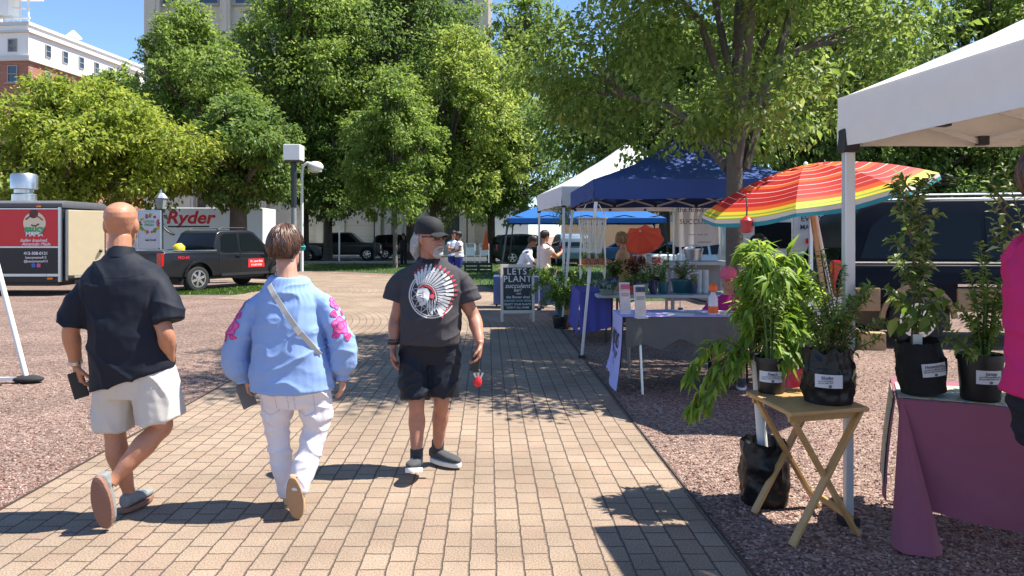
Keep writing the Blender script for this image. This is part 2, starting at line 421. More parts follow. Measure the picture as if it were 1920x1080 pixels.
for k in range(15000):
    y = 3.2+6.5*random.random()**1.7
    x = random.uniform(R0(y)+.02, y*.72+.2) if k % 3 else random.uniform(-y*.72-.2, L0(y)-.02)
    if k % 3 == 0 and -y*.72-.2 > L0(y): continue
    stone(x, y, random.uniform(.006, .0135))
for k in range(150):
    y = random.uniform(3.3, 9); s = random.choice((-1, 1)); d_ = abs(random.gauss(0, .12)); stone(R0(y)-d_ if s > 0 else L0(y)+d_, y, random.uniform(.004, .008))
me = bpy.data.meshes.new("loose_gravel"); me.from_pydata(sv, [], sf); aa = me.attributes.new("rnd", 'FLOAT', 'POINT'); aa.data.foreach_set("value", sa); me.materials.append(m)
tag(link(bpy.data.objects.new("loose_gravel", me)) or bpy.data.objects["loose_gravel"], kind='stuff')

# ============================================================ buildings
M_STONE = mat("pale_stone", (.50, .455, .37), .85, var=.14, scale=.6, bump=.1, bscale=8)
M_STONE2 = mat("grey_stone", (.36, .34, .30), .85, var=.1, scale=.8)
M_WGL = mat("window_glass", (.03, .045, .06), .08, var=.5, scale=.3, spec=.9)
M_WFR = mat("window_frame", (.30, .30, .29), .6)
def win(parent, c, w_, h_, ax=(1, 0, 0), nrm=(0, -1, 0), bars=1, sill=True):
    """a window: frame (part) with its pane as sub-part"""
    ax = Vector(ax); nrm = Vector(nrm); c = Vector(c); rot = Matrix((ax, nrm, Vector((0, 0, 1)))).transposed(); t = .12
    f = MB()
    for sx in (-1, 1): f.box(c+ax*sx*(w_/2-t/2)+nrm*.02, (t, .12, h_), rot)
    for sz in (-1, 1): f.box(c+Vector((0, 0, sz*(h_/2-t/2)))+nrm*.02, (w_-2*t, .12, t), rot)
    for k in range(bars): f.box(c+Vector((0, 0, (k+1)/(bars+1)*h_-h_/2))+nrm*.02, (w_-2*t, .1, t*.7), rot)
    if sill: f.box(c-Vector((0, 0, h_/2+.08))+nrm*.1, (w_+.3, .3, .14), rot)
    fo = f.build("window", M_WFR, parent)
    p = MB(); p.box(c-nrm*.02, (w_-2*t, .04, h_-2*t), rot); p.build("pane", M_WGL, fo)
# stone tower block behind the trees
tw = thing("tower_building", "tall beige stone tower block with vertical piers rising behind the trees", "building", (0, 0, 0))
D = 72.0; x0, x1 = (263-960)/FPX*D, (918-960)/FPX*D
b = MB(); b.box(((x0+x1)/2, D+8, 17.5), (x1-x0-1.0, 14, 35)); b.build("wall", M_STONE, tw)
npier = 9
pr = MB()
for i in range(npier+1):
    x = x0+.9+(x1-x0-1.8)*i/npier; wd = 1.5 if i in (0, npier) else .95
    pr.box((x, D+.72, 17.5), (wd, .6, 35.2))
    pr.box((x, D+.5, 17.5), (wd*.45, .3, 35.1))
for i in range(6): pr.box((x1-.35, D+3+i*2.2, 17.5), (.4, .9, 35.1))
pr.box(((x0+x1)/2, D+.9, 35.6), (x1-x0+1, 1.6, 1.2)); pr.build("pier", M_STONE, tw)
for i in range(npier):
    x = x0+.9+(x1-x0-1.8)*(i+.5)/npier
    for k in range(3):
        win(tw, (x, D+.96, 25.5+3.6*k), 2.0, 2.5, bars=1)
    if i in (0, 1, 2, 4, 6):
        for k in range(4): win(tw, (x, D+.96, 8+4.2*k), 2.0, 2.6, bars=1)
# low stone facade with pilasters and a door, street front
fc = thing("stone_facade", "low pale limestone facade with pilasters and a dark doorway along the street", "building")
D = 62.0; x0, x1 = (540-960)/FPX*D, (915-960)/FPX*D
b = MB(); b.box(((x0+x1)/2, D+3, 2.6), (x1-x0, 6, 5.2)); b.build("wall", M_STONE, fc)
pl = MB()
for px in (600, 640, 708, 728, 748, 790, 868, 884):
    pl.box(((px-960)/FPX*D, D-.12, 2.6), (.55, .24, 5.24))
pl.box(((x0+x1)/2, D-.2, .45), (x1-x0+.1, .4, .9)); pl.box(((x0+x1)/2, D-.25, 5.3), (x1-x0+.4, .6, .5)); pl.box(((x0+x1)/2, D-.1, 4.5), (x1-x0+.2, .3, .18))
pl.build("pilaster", M_STONE, fc)
jn = MB()
for z in (1.6, 2.5, 3.4): jn.box(((x0+x1)/2, D-.005, z), (x1-x0, .02, .03))
jn.build("stone_joint", M_STONE2, fc)
dr = MB(); dr.box(((852-960)/FPX*D, D-.03, 1.7), (1.5, .08, 3.2)); dr.build("door", mat("dark_door", (.05, .055, .05), .4), fc)
dp = MB(); dp.box(((852-960)/FPX*D, D-.05, 3.75), (1.4, .1, .55)); dp.build("transom_window", M_WGL, fc)
# white wall right of the facade
ww = MB(); ww.box(((955-960)/FPX*60, 61.6, 2.3), (3.1, 2, 4.6)); ww.box(((955-960)/FPX*60, 60.5, 4.7), (3.3, .3, .3))
tag(ww.build("white_wall", mat("white_wall_paint", (.72, .72, .70), .8, var=.06)), "bright white wall beside the limestone facade, behind the orange pennant", "wall")
# brick block with white top storey at far left
bb = thing("brick_building", "red brick building with a white top storey and rooftop vents at far left", "building")
A = Vector((-58.3, 90, 0)); Bp = Vector((-55.3, 121, 0)); u = (Bp-A).normalized(); nr = Vector((u.y, -u.x, 0)); Hh = 27.4; Hs = 23.0
M_BR, n_, l_, b_ = node_mat("red_brick"); tc = n_.new("ShaderNodeTexCoord"); bk = n_.new("ShaderNodeTexBrick")
bk.inputs["Scale"].default_value = 1; bk.inputs["Brick Width"].default_value = .5; bk.inputs["Row Height"].default_value = .17; bk.inputs["Mortar Size"].default_value = .02
bk.inputs["Color1"].default_value = (.26, .085, .05, 1); bk.inputs["Color2"].default_value = (.34, .12, .075, 1); bk.inputs["Mortar"].default_value = (.32, .25, .2, 1)
mp = n_.new("ShaderNodeMapping"); mp.inputs["Rotation"].default_value = (R(90), 0, 0); l_.new(tc.outputs["Object"], mp.inputs[0]); l_.new(mp.outputs[0], bk.inputs[0])
l_.new(bk.outputs[0], b_.inputs["Base Color"]); b_.inputs["Roughness"].default_value = .9
M_WHITE = mat("white_stucco", (.74, .74, .72), .8, var=.05, scale=.4)
def block(z0, z1, o_, m, name, par):
    c = [A-u*o_+nr*o_, Bp+u*o_+nr*o_, Bp+u*o_-nr*30, A-u*o_-nr*30]
    mb = MB(); mb.add([Vector((p.x, p.y, z)) for z in (z0, z1) for p in c], [(0, 1, 2, 3), (4, 7, 6, 5)]+[(i, (i+1) % 4, 4+(i+1) % 4, 4+i) for i in range(4)])
    return mb.build(name, m, par)
block(0, Hs, 0, M_BR, "brick_wall", bb); block(Hs, Hh, .05, M_WHITE, "upper_storey", bb)
M_TRIM = mat("stone_trim", (.56, .55, .52), .8)
block(Hs-.25, Hs+.35, .35, M_TRIM, "belt_course", bb); block(Hh-1.25, Hh-1.0, .4, M_TRIM, "cornice", bb); block(Hh-.35, Hh+.05, .25, M_TRIM, "parapet", bb)
for k in range(9):
    p = A+u*(3.2+k*3.1)
    win(bb, p+nr*.1+Vector((0, 0, Hs+1.65)), 1.0, 1.6, u, nr, 1, False)
    if k < 3: win(bb, p+nr*.04+Vector((0, 0, Hs-1.7)), 1.0, 1.8, u, nr, 1, True)
for k in range(3):
    p = A-u*.05-nr*(2.0+k*4)
    win(bb, p+Vector((0, 0, Hs+1.65)), 1.2, 1.6, nr, -u, 1, False); win(bb, p+Vector((0, 0, Hs-1.8)), 1.3, 2.1, nr, -u, 1, True)
M_GALV = mat("galvanised", (.55, .57, .58), .35, metal=.9, var=.1)
M_WPAINT = mat("white_paint", (.76, .76, .74), .5, var=.04)
vt = MB(); p = A+u*10-nr*1.5; vt.lathe([(.5, 0), (.5, .9), (.62, .9), (1.1, 1.0), (.1, 2.0)], p+Vector((0, 0, Hh-.2)), 14)
vt.build("roof_vent", M_WPAINT, bb)
an = MB()
for k in range(2):
    p = Bp-u*(3.0+.9*k)+nr*.45
    an.tube([p+Vector((0, 0, Hs-4)), p+Vector((0, 0, Hh+4.2))], .22, 8)
an.build("flue_pipe", M_WPAINT, bb)
fe = MB(); p = A-nr*3.2+u*2
for i in range(6): fe.bar(p+Vector((i*1.0-3.5, 0, Hh)), p+Vector((i*1.0-3.5, 0, Hh+3.6)), .18)
for z in (1.2, 2.4, 3.6): fe.bar(p+Vector((-4, 0, Hh+z)), p+Vector((1.7, 0, Hh+z)), .2)
fe.box(p+Vector((-1.6, 0, Hh+2.6)), (2.6, 2, 2.6)); fe.box(p+Vector((.3, 0, Hh+3.8)), (4.6, 2.6, .3)); fe.box(p+Vector((-3.4, 1, Hh+2.0)), (1.4, 1, 4.2))
fe.build("rooftop_equipment", M_WPAINT, bb)
# tan building glimpsed under the trees on the right
tb = thing("tan_building", "tan brick building glimpsed behind the parked silver car", "building")
b = MB(); b.box((18, 72, 3.5), (26, 8, 7)); b.build("wall", mat("tan_brick", (.42, .30, .18), .9, var=.1, scale=2), tb)
for k in range(7): win(tb, (8+k*3.2, 67.95, 3.8), 1.5, 2, bars=1)

# ============================================================ trees
BARK = mat("bark", (.085, .066, .05), .95, var=.4, scale=5, bump=1.0, bscale=26)
BARKL = mat("pale_bark", (.17, .145, .115), .95, var=.3, scale=5, bump=.8, bscale=26)
LEAFS = {
 'dark': leafmat("leaf_dark", (.058, .110, .022), (.120, .205, .042), (.26, .34, .095), .5),
 'mid': leafmat("leaf_mid", (.075, .130, .022), (.165, .26, .045), (.34, .42, .11), .5),
 'yellow': leafmat("leaf_yellow", (.10, .155, .018), (.24, .32, .042), (.48, .49, .095), .5),
 'light': leafmat("leaf_light", (.10, .16, .026), (.25, .34, .06), (.48, .52, .14), .5),
}
def tree(label, base, H, tr, fork, clumps, leafset, n_leaf, lsize, bark=None, group="trees around the plaza", lean=(0, 0), limbs=None, name="tree"):
    """clumps: list of (x,y,z,rx,ry,rz) relative to base; leaves fill the clumps, dense near their skins"""
    t = thing(name, label, "tree", base, 0, group); rng = random.Random(sum(map(ord, label)))
    tb = MB(); top = Vector((lean[0], lean[1], fork))
    P = [Vector((0, 0, -.1)), Vector((0, 0, .12)), Vector((lean[0]*.15, lean[1]*.15, fork*.3)), Vector((lean[0]*.6, lean[1]*.6, fork*.7)), top]
    tb.tube(P, [tr*1.45, tr*1.12, tr, tr*.93, tr*.86], 12)
    ctr = sum((Vector(c[:3]) for c in clumps), Vector())/len(clumps)
    cl = sorted(clumps, key=lambda c: c[2])
    for i, c in enumerate(cl if limbs is None else cl[1::limbs]):
        c0 = Vector(c[:3]); st = top+(Vector((0, 0, 1))*max(0, (c0.z-fork)*.5) if i % 3 else Vector())
        st = Vector((st.x*.9+c0.x*.1, st.y*.9+c0.y*.1, st.z))
        md = st.lerp(c0, .5)+Vector((rng.uniform(-.3, .3), rng.uniform(-.3, .3), rng.uniform(0, .4)))
        r0 = tr*rng.uniform(.34, .55)
        tb.tube([top.lerp(st, .6)-Vector((0, 0, fork*.06)), st.lerp(md, .5), md, c0], [r0*1.15, r0, r0*.7, r0*.25], 7)
        for q in range(3):
            e = c0+Vector((rng.uniform(-.8, .8)*c[3], rng.uniform(-.8, .8)*c[4], rng.uniform(-.5, .9)*c[5]))
            tb.tube([md, md.lerp(e, .55)+Vector((0, 0, .15)), e], [r0*.5, r0*.32, r0*.1], 5)
    # leader up the middle
    tb.tube([top-Vector((0, 0, fork*.08)), top.lerp(ctr, .5), Vector((ctr.x, ctr.y, H*.8))], [tr*.8, tr*.5, tr*.12], 8)
    tb.build("trunk", bark or BARK, t, smooth=True)
    vol = np.array([c[3]*c[4]*c[5] for c in clumps])**.62; cnt = (vol/vol.sum()*n_leaf).astype(int)
    Ps, Ds = [], []; Rn = []
    for c, k in zip(clumps, cnt):
        # sub-clumps: small sprays spread through the clump, most of them near its skin
        ns = max(6, k//28); d = rdirs(ns); rr = np.random.uniform(.45, 1.05, ns)**.6
        sc = d*rr[:, None]*np.array(c[3:6])+np.array(c[:3])
        idx = np.random.randint(0, ns, k); off = np.random.normal(size=(k, 3))*np.array([1, 1, .62])*(np.mean(c[3:6])*.15+.05)
        Ps.append(sc[idx]+off); dd = rdirs(k)*.8+d[idx]*.7; dd[:, 2] -= .45; Ds.append(dd)
        cs = np.random.rand(ns); Rn.append(np.clip(np.random.rand(k)*.65+cs[idx]*.35, 0, 1))
    P = np.concatenate(Ps); Dv = np.concatenate(Ds); n = len(P)
    N = rdirs(n)*.6; N[:, 2] += .9
    L = np.random.uniform(.7, 1.35, n)*lsize
    leaves_mesh("crown", P, Dv, N, L, L*np.random.uniform(.45, .62, n), LEAFS[leafset], t, np.concatenate(Rn), fold=.2, droop=.15)
    return t
def egg(cx, cy, z0, z1, rx, ry, n, s=.33, seed=1, spiky=0):
    """clumps filling an egg-shaped crown"""
    rng = random.Random(seed); out = []; H = z1-z0
    for i in range(n):
        k = (i+.5)/n; z = z0+H*(.07+.86*k); prof = math.sin(math.pi*min(1, (.16+.80*k)))**.75
        if spiky: prof *= 1-.35*k
        a = i*2.399+rng.uniform(-.4, .4); q = rng.uniform(.42, .92)*prof if i % 5 else .15
        r_ = rng.uniform(.65, 1.3)*s
        out.append((cx+math.cos(a)*q*rx, cy+math.sin(a)*q*ry, z, rx*r_*(.55+.45*prof), ry*r_*(.55+.45*prof), H*.15*rng.uniform(.8, 1.2)))
    for i in range(n//2):   # stray boughs breaking the outline
        k = rng.uniform(.08, 1.0); prof = math.sin(math.pi*min(1, (.16+.80*k)))**.75*(1-.35*k if spiky else 1); a = rng.uniform(0, 6.28); q = rng.uniform(.75, 1.0)*prof; r_ = rng.uniform(.09, .16)
        out.append((cx+math.cos(a)*q*rx, cy+math.sin(a)*q*ry, z0+H*(.06+.86*k), rx*r_*1.2, ry*r_*1.2, H*rng.uniform(.05, .11)))
    return out
def treepx(label, px, pyb, Y, pyt, pyc, wpx, leafset, n, ls, n_leaf, tr=.2, seed=1, bark=None, xoff=0, fork=None, spiky=0, depth=1.0):
    """tree standing at depth Y with trunk at px; crown from pyc (bottom) to pyt (top), wpx wide"""
    n_leaf = int(n_leaf*1.8); ls *= .95; n = int(n*1.25); s = Y/FPX; X = (px-960)*s; zt = CAMH-(pyt-HZ)*s; zb = CAMH-(pyc-HZ)*s; rx = wpx/2*s
    return tree(label, (X, Y, 0), zt, tr, fork or zb*1.1, egg(xoff*s, 0, zb, zt, rx, rx*depth, n, seed=seed, spiky=spiky), leafset, n_leaf, ls, bark)
treepx("broad yellow green tree overhanging the red food trailer", 120, 540, 29, 158, 382, 410, 'yellow', 34, .20, 30000, .24, 3, xoff=40)
treepx("green tree between the yellow green tree and the brick building", 215, 500, 44, 128, 330, 150, 'mid', 14, .26, 7000, .2, 5)
treepx("tall narrow tree with a dark forked trunk beside the tower corner", 378, 500, 40, 8, 330, 240, 'mid', 26, .22, 20000, .22, 8, fork=6.5, xoff=-30)
treepx("large dark tree behind the cab of the black pickup truck", 447, 500, 32, 190, 380, 250, 'dark', 26, .2, 18000, .38, 9)
treepx("very tall tree rising behind the square street lamp", 572, 490, 46, -60, 372, 310, 'mid', 40, .26, 30000, .24, 11, fork=5.5)
treepx("low dark tree with a thick trunk in front of the grey pickup", 615, 492, 45, 215, 405, 210, 'dark', 20, .23, 12000, .27, 12)
treepx("tall dark tree in the middle of the row behind the yellowish ones", 770, 490, 50, -60, 360, 385, 'dark', 44, .28, 34000, .3, 13, bark=BARK, fork=6)
treepx("young tree with a slim pale trunk behind the man in the cap", 741, 500, 37, 140, 398, 250, 'mid', 24, .2, 16000, .11, 14, bark=BARKL, spiky=1)
treepx("bright yellow green tree right of the slim trunked tree", 812, 492, 42, 70, 398, 250, 'light', 30, .22, 24000, .2, 15, xoff=60)
treepx("dark tree with a single trunk beside the orange pennant", 921, 487, 44, 170, 405, 230, 'dark', 26, .23, 16000, .24, 16, xoff=20)
treepx("distant tree whose top shows against the blue gap of sky", 985, 480, 62, -10, 300, 250, 'mid', 22, .34, 10000, .26, 17)
treepx("tree behind the blue canopy peak, its trunk beside the flower banner", 1246, 520, 30, 60, 382, 420, 'dark', 30, .21, 22000, .24, 18, xoff=-20)
treepx("tall tree behind the rainbow umbrella and the big near tree", 1480, 520, 27, -120, 330, 460, 'mid', 34, .2, 26000, .26, 19)
treepx("dense dark tree behind the dark blue van roof", 1700, 520, 25, 120, 430, 380, 'dark', 30, .18, 24000, .24, 20)
treepx("leafy tree above the cream canopy at the right edge", 1885, 520, 27, -100, 400, 420, 'mid', 34, .2, 26000, .26, 21)
# the big near tree in front of the blue canopy
rng = random.Random(4); cl = []
for i in range(84):
    a = rng.uniform(0, 2*math.pi); q = math.sqrt(rng.uniform(.03, 1)); z = rng.uniform(2.95, 9.0)
    if z < 3.5: q = .45+.4*q
    if math.cos(a)*q*2.75 < -1.0: z = max(z, 3.55)
    cl.append((math.cos(a)*q*2.75+.1, math.sin(a)*q*2.4+.5, z, rng.uniform(.42, .75), rng.uniform(.42, .75), rng.uniform(.3, .55)))
bt = tree("big near tree with a forked grey trunk beside the striped umbrella", ((1377-960)*9.25/FPX, 9.25, 0), 9.0, .112, 2.6, cl, 'mid', 60000, .092, mat("near_bark", (.13, .11, .09), .95, var=.35, scale=6, bump=1, bscale=30), limbs=9)
# ============================================================ vehicles
def paint(name, col): return mat(name, col, .32, var=.04, scale=2, coat=.12, spec=.3)
M_RUB = mat("rubber", (.022, .022, .023), .85, var=.2, bump=.2, bscale=80)
M_ALLOY = mat("alloy", (.60, .60, .61), .28, metal=.9, var=.05)
M_CHROME = mat("chrome", (.75, .75, .77), .12, metal=1, var=0)
M_CGL = mat("car_glass", (.008, .011, .013), .05, var=0, spec=.2)
M_BLKP = mat("black_plastic", (.018, .018, .02), .5, var=.15)
M_RED = mat("red_lens", (.45, .008, .008), .15, var=0, coat=.8)
M_LAMP = mat("lamp_lens", (.7, .72, .74), .08, var=0, coat=.8, spec=.8)
M_AMBER = mat("amber_lens", (.8, .22, .01), .2, var=0)
def ztrim(o, levels, W, k=.07, zm=.75, zr=.8):
    bm = bmesh.new(); bm.from_mesh(o.data)
    for z in levels:
        bmesh.ops.bisect_plane(bm, geom=bm.verts[:]+bm.edges[:]+bm.faces[:], plane_co=(0, 0, z), plane_no=(0, 0, 1))
    for v in bm.verts: v.co.y *= 1-k*((v.co.z-zm)/zr)**2
    bm.to_mesh(o.data); bm.free(); shade(o, 30)
def wheel(parent, x, y, r_, side, wd=.24, spokes=6, rim=M_ALLOY, name="wheel"):
    """tyre with rim as sub-part"""
    t = MB(); h = wd/2
    t.lathe([(r_*.62, -h*.9), (r_*.78, -h), (r_*.93, -h*.93), (r_, -h*.7), (r_, h*.7), (r_*.93, h*.93), (r_*.78, h), (r_*.62, h*.9)], (x, y, r_), 32, axis='y')
    to = t.build(name, M_RUB, parent, smooth=True)
    q = MB(); yo = y+side*h*.9; rr = r_*.63
    q.lathe([(rr*.86, yo-y-.03*side), (rr*1.02, yo-y-.02*side), (rr*1.02, yo-y+.012*side), (rr*.9, yo-y+.012*side), (rr*.86, yo-y-.03*side)], (x, y, r_), 32, axis='y', cap=False)
    for k in range(spokes):
        a = 2*math.pi*k/spokes+.3; c = Vector((math.cos(a), 0, math.sin(a)))
        q.bar(Vector((x, yo+side*.004, r_))+c*rr*.1, Vector((x, yo-side*.004, r_))+c*rr*.92, rr*.3, .02, up=(0, 1, 0))
    q.lathe([(rr*.22, -.02), (rr*.22, .016), (rr*.1, .02)], (x, yo, r_), 16, axis='y')
    q.build("rim", rim, to, smooth=True, angle=35)
    d = MB(); d.lathe([(rr*.95, -.02), (rr*.95, -.03)], (x, yo-side*.03, r_), 24, axis='y'); d.build("brake_disc", mat("dark_disc", (.03, .03, .032), .6), to)
def arch_bottom(zb, xs, ra, x_front, x_rear, rw):
    """bottom edge from front to rear, with wheel arches at xs (front first)"""
    pts = []
    for xa in xs:
        h = zb-rw; t0 = math.asin(max(-1, min(1, h/ra)))
        for i in range(13):
            t = t0+(math.pi-2*t0)*i/12; pts.append((xa+ra*math.cos(t), rw+ra*math.sin(t)))
    return pts
def vehicle(name, label, loc, rz, W, wb, rw, ra, zb, top, belt, green, panes, screens, pm, spokes=6, group=None, tumble=.14, cat="car", belt_in=.035, rim=M_ALLOY):
    """top: outline of the lower body from rear bottom over the top to front bottom, (x from rear axle, z)"""
    t = thing(name, label, cat, loc, rz, group)
    poly = list(top)+arch_bottom(zb, (wb, 0), ra, 0, 0, rw)
    b = MB(); h = W/2
    b.prism(poly, lambda x, z: (x, -h, z), lambda x, z: (x, h, z))
    bo = b.build("body", pm, t, bevel=.045, seg=3); ztrim(bo, [zb+.12, .5, .65, .8, .95], W)
    zt = max(p[1] for p in green)
    def yy(z): return h-belt_in-tumble*(max(0, z-belt)/(zt-belt))
    g_ = MB(); g_.prism(green, lambda x, z: (x, -yy(z), z), lambda x, z: (x, yy(z), z)); g_.build("cabin", pm, t, bevel=.05, seg=3, smooth=True, angle=30)
    for pn in panes:
        for s in (-1, 1):
            q = MB(); q.prism(pn, lambda x, z: (x, s*(yy(z)+.006), z), lambda x, z: (x, s*(yy(z)-.012), z)); q.build("side_window", M_CGL, t)
    for a, b2 in screens:   # (x,z) low, (x,z) high
        q = MB(); d = Vector((b2[0]-a[0], 0, b2[1]-a[1])).normalized(); nr = Vector((d.z, 0, -d.x)); nr *= (1 if nr.x*(a[0]-wb/2) > 0 else -1)
        P_ = [Vector((p[0], s*(yy(p[1])-.09), p[1])) for p, s in ((a, -1), (a, 1), (b2, 1), (b2, -1))]
        q.add([p+nr*.008 for p in P_]+[p-nr*.02 for p in P_], [(0, 1, 2, 3), (4, 5, 6, 7), (0, 1, 5, 4), (1, 2, 6, 5), (2, 3, 7, 6), (3, 0, 4, 7)]); q.build("windscreen", M_CGL, t)
    un = MB(); un.box((wb/2, 0, zb+.05), (wb+1.2, W*.8, .25)); un.box((0, 0, rw+.15), (ra*2.1, W*.86, ra*1.3)); un.box((wb, 0, rw+.15), (ra*2.1, W*.86, ra*1.3)); un.build("underbody", M_BLKP, t)
    for x in (0, wb):
        for s in (-1, 1): wheel(t, x, s*(h-.13), rw, s, spokes=spokes, rim=rim)
    return t, yy
def lights(t, xr, xf, W, zt_, zh, tw=.1, th=.3, hw=.35, hh=.18):
    for s in (-1, 1):
        q = MB(); q.box((xr-.005, s*(W/2-.1-tw/2+.06), zt_), (.09, tw+.08, th)); q.build("taillight", M_RED, t, bevel=.015)
        q = MB(); q.box((xf-.03, s*(W/2-.1-hw/2), zh), (.12, hw, hh)); q.build("headlight", M_LAMP, t, bevel=.02)
# black crew-cab pickup at the edge of the gravel
P_BLACK = paint("black_car_paint", (.010, .011, .014))
hd = R(63)
pk, yy = vehicle("pickup_truck", "black crew cab pickup with a red sign on its front door", (-9.75, 21.7, 0), hd, 1.86, 3.2, .385, .47, .42,
  [(-1.12, .45), (-1.2, .62), (-1.17, 1.13), (-1.1, 1.17), (.68, 1.17), (.72, 1.10), (2.6, 1.08), (2.72, 1.12), (3.95, 1.03), (4.08, .92), (4.12, .6), (4.05, .4)], 1.08,
  [(.66, 1.05), (.58, 1.30), (.76, 1.70), (.9, 1.77), (2.0, 1.79), (2.2, 1.74), (2.95, 1.06)],
  [[(.84, 1.17), (.88, 1.62), (1.0, 1.68), (1.5, 1.69), (1.5, 1.15), (1.0, 1.13)], [(1.6, 1.15), (1.6, 1.69), (2.02, 1.70), (2.16, 1.65), (2.66, 1.16)]],
  [((.60, 1.2), (.76, 1.68)), ((2.93, 1.09), (2.22, 1.72))], P_BLACK, cat="pickup")
lights(pk, -1.18, 4.08, 1.86, .95, .82, .12, .36)
h = .93
bd = MB(); bd.box((-.2, 0, 1.178), (1.72, 1.5, .01)); bd.build("bed_floor", M_BLKP, pk)
rl = MB()
for s in (-1, 1): rl.box((-.22, s*.86, 1.19), (1.78, .07, .035))
rl.build("bed_rail", M_CHROME, pk, bevel=.01)
rr = MB()
for s in (-1, 1): rr.tube([(.95, s*.62, 1.78), (1.05, s*.62, 1.85), (1.95, s*.62, 1.86), (2.1, s*.62, 1.77)], .018, 6)
rr.build("roof_rack", M_BLKP, pk)
gl = MB()
for x in (1.55, 2.72, .74): gl.box((x, -h-.0005, .85), (.012, .01, .62))
for s in (-1,): gl.box((1.9, s*h, .47), (2.2, .03, .08))
gl.build("door_seam", M_BLKP, pk)
for x in (1.42, 2.45): q = MB(); q.box((x, -h-.015, 1.02), (.16, .04, .035)); q.build("door_handle", P_BLACK, pk, bevel=.01)
q = MB(); q.box((2.62, -h-.1, 1.2), (.14, .2, .17)); q.build("mirror", M_BLKP, pk, bevel=.03)
for x in (0, 3.2):
    fl = MB()
    for i in range(12):
        a0, a1 = R(8+i*13.6), R(8+(i+1)*13.6)
        fl.bar((x+.5*math.cos(a0), -h-.01, .385+.5*math.sin(a0)), (x+.5*math.cos(a1), -h-.01, .385+.5*math.sin(a1)), .07, .07, up=(0, 1, 0))
    fl.build("fender_flare", P_BLACK, pk, bevel=.01)
q = MB(); q.box((-1.3, 0, .6), (.16, 1.7, .2)); q.build("bumper", M_CHROME, pk, bevel=.03)
M_SRED = mat("sign_red", (.62, .02, .02), .5, var=.05); M_SWH = mat("sign_white", (.82, .82, .8), .5, var=.03)
q = MB(); q.box((2.15, -h-.006, .78), (.66, .008, .26)); sg = q.build("door_sign", M_SRED, pk)
join_text([text("l1", "Dr. Lawn Ride", .085, frame((2.15, -h-.012, .83), (1, 0, 0), (0, -1, 0)), M_SWH, sg, bold=.012),
           text("l2", "413-627-8728", .075, frame((2.15, -h-.012, .72), (1, 0, 0), (0, -1, 0)), M_SWH, sg, bold=.012)], "lettering")
join_text([text("l3", "PRO-4X", .11, frame((-.52, -h-.004, 1.0), (1, 0, 0), (0, -1, 0)), M_SRED, pk, bold=.015, shear=.2)], "badge")
yb = MB(); yb.loft([((0, 0, 0), .16, .14), ((0, 0, .1), .17, .14), ((0, 0, .17), .1, .09), ((.02, 0, .2), .04, .04)], 12)
o = yb.build("bag", mat("yellow_bag", (.75, .55, .03), .5), smooth=True); o.location = Matrix.Rotation(hd, 3, 'Z') @ Vector((-.5, -.72, 0))+Vector((-9.75, 21.7, 1.205)); tag(o, "small yellow bag lying on the bed rail of the black pickup", "bag")
# grey pickup, cars on the street
def far_pickup(label, loc, rz, pm):
    t, yy = vehicle("pickup_truck", label, loc, rz, 1.95, 3.5, .4, .48, .45,
      [(-1.15, .48), (-1.2, .7), (-1.15, 1.15), (.9, 1.15), (2.6, 1.14), (3.0, 1.2), (4.2, 1.14), (4.35, 1.0), (4.38, .6), (4.3, .42)], 1.15,
      [(.75, 1.1), (.85, 1.75), (1.0, 1.84), (2.25, 1.86), (2.45, 1.8), (3.15, 1.15)],
      [[(.95, 1.2), (1.0, 1.72), (1.65, 1.74), (1.65, 1.2)], [(1.75, 1.2), (1.75, 1.74), (2.25, 1.74), (2.85, 1.2)]], [((.8, 1.25), (.9, 1.75)), ((3.12, 1.2), (2.48, 1.78))], pm, group="vehicles parked along the street", cat="pickup")
    lights(t, -1.18, 4.32, 1.95, .95, .92); q = MB(); q.box((4.36, 0, .85), (.06, 1.1, .3)); q.build("grille", M_CHROME, t, bevel=.02)
    q = MB(); q.box((4.4, 0, .55), (.14, 1.8, .2)); q.build("bumper", M_CHROME, t, bevel=.03); return t
far_pickup("grey pickup parked beyond the tree trunks in front of the stone facade", PX(592, 490, 50).xy.to_3d(), R(4), paint("grey_paint", (.07, .072, .075)))
def suv(label, loc, rz, pm, group="vehicles parked along the street"):
    t, yy = vehicle("suv", label, loc, rz, 1.9, 2.8, .37, .44, .38,
      [(-.85, .42), (-.92, .7), (-.86, 1.02), (-.7, 1.08), (2.1, 1.04), (3.3, .98), (3.55, .85), (3.62, .55), (3.55, .38)], 1.05,
      [(-.85, .98), (-.72, 1.5), (-.5, 1.68), (.6, 1.74), (1.4, 1.7), (1.6, 1.64), (2.35, 1.0)],
      [[(-.6, 1.12), (-.48, 1.52), (.05, 1.6), (.05, 1.1)], [(.15, 1.1), (.15, 1.6), (.95, 1.63), (.95, 1.08)], [(1.05, 1.08), (1.05, 1.63), (1.45, 1.6), (2.05, 1.08)]],
      [((-.86, 1.1), (-.62, 1.58)), ((2.3, 1.06), (1.6, 1.64))], pm, group=group, cat="suv", spokes=5)
    lights(t, -.9, 3.55, 1.9, .98, .8, .14, .3); return t
suv("dark red-black suv parked beside the slim pale tree trunk", PX(722, 485, 53).xy.to_3d(), R(8), paint("maroon_black_paint", (.022, .012, .014)))
suv("dark green suv parked behind the bright blue canopy", (-.2, 43.5, 0), R(14), paint("dark_green_paint", (.012, .022, .02)))
suv("blue grey suv parked behind the woman in the peach top", (3.3, 40, 0), R(95), paint("blue_grey_paint", (.16, .22, .30)))
suv("silver grey suv beside the black pickup's windscreen", PX(492, 490, 47).xy.to_3d(), R(12), paint("silver_dark_paint", (.16, .165, .17)))
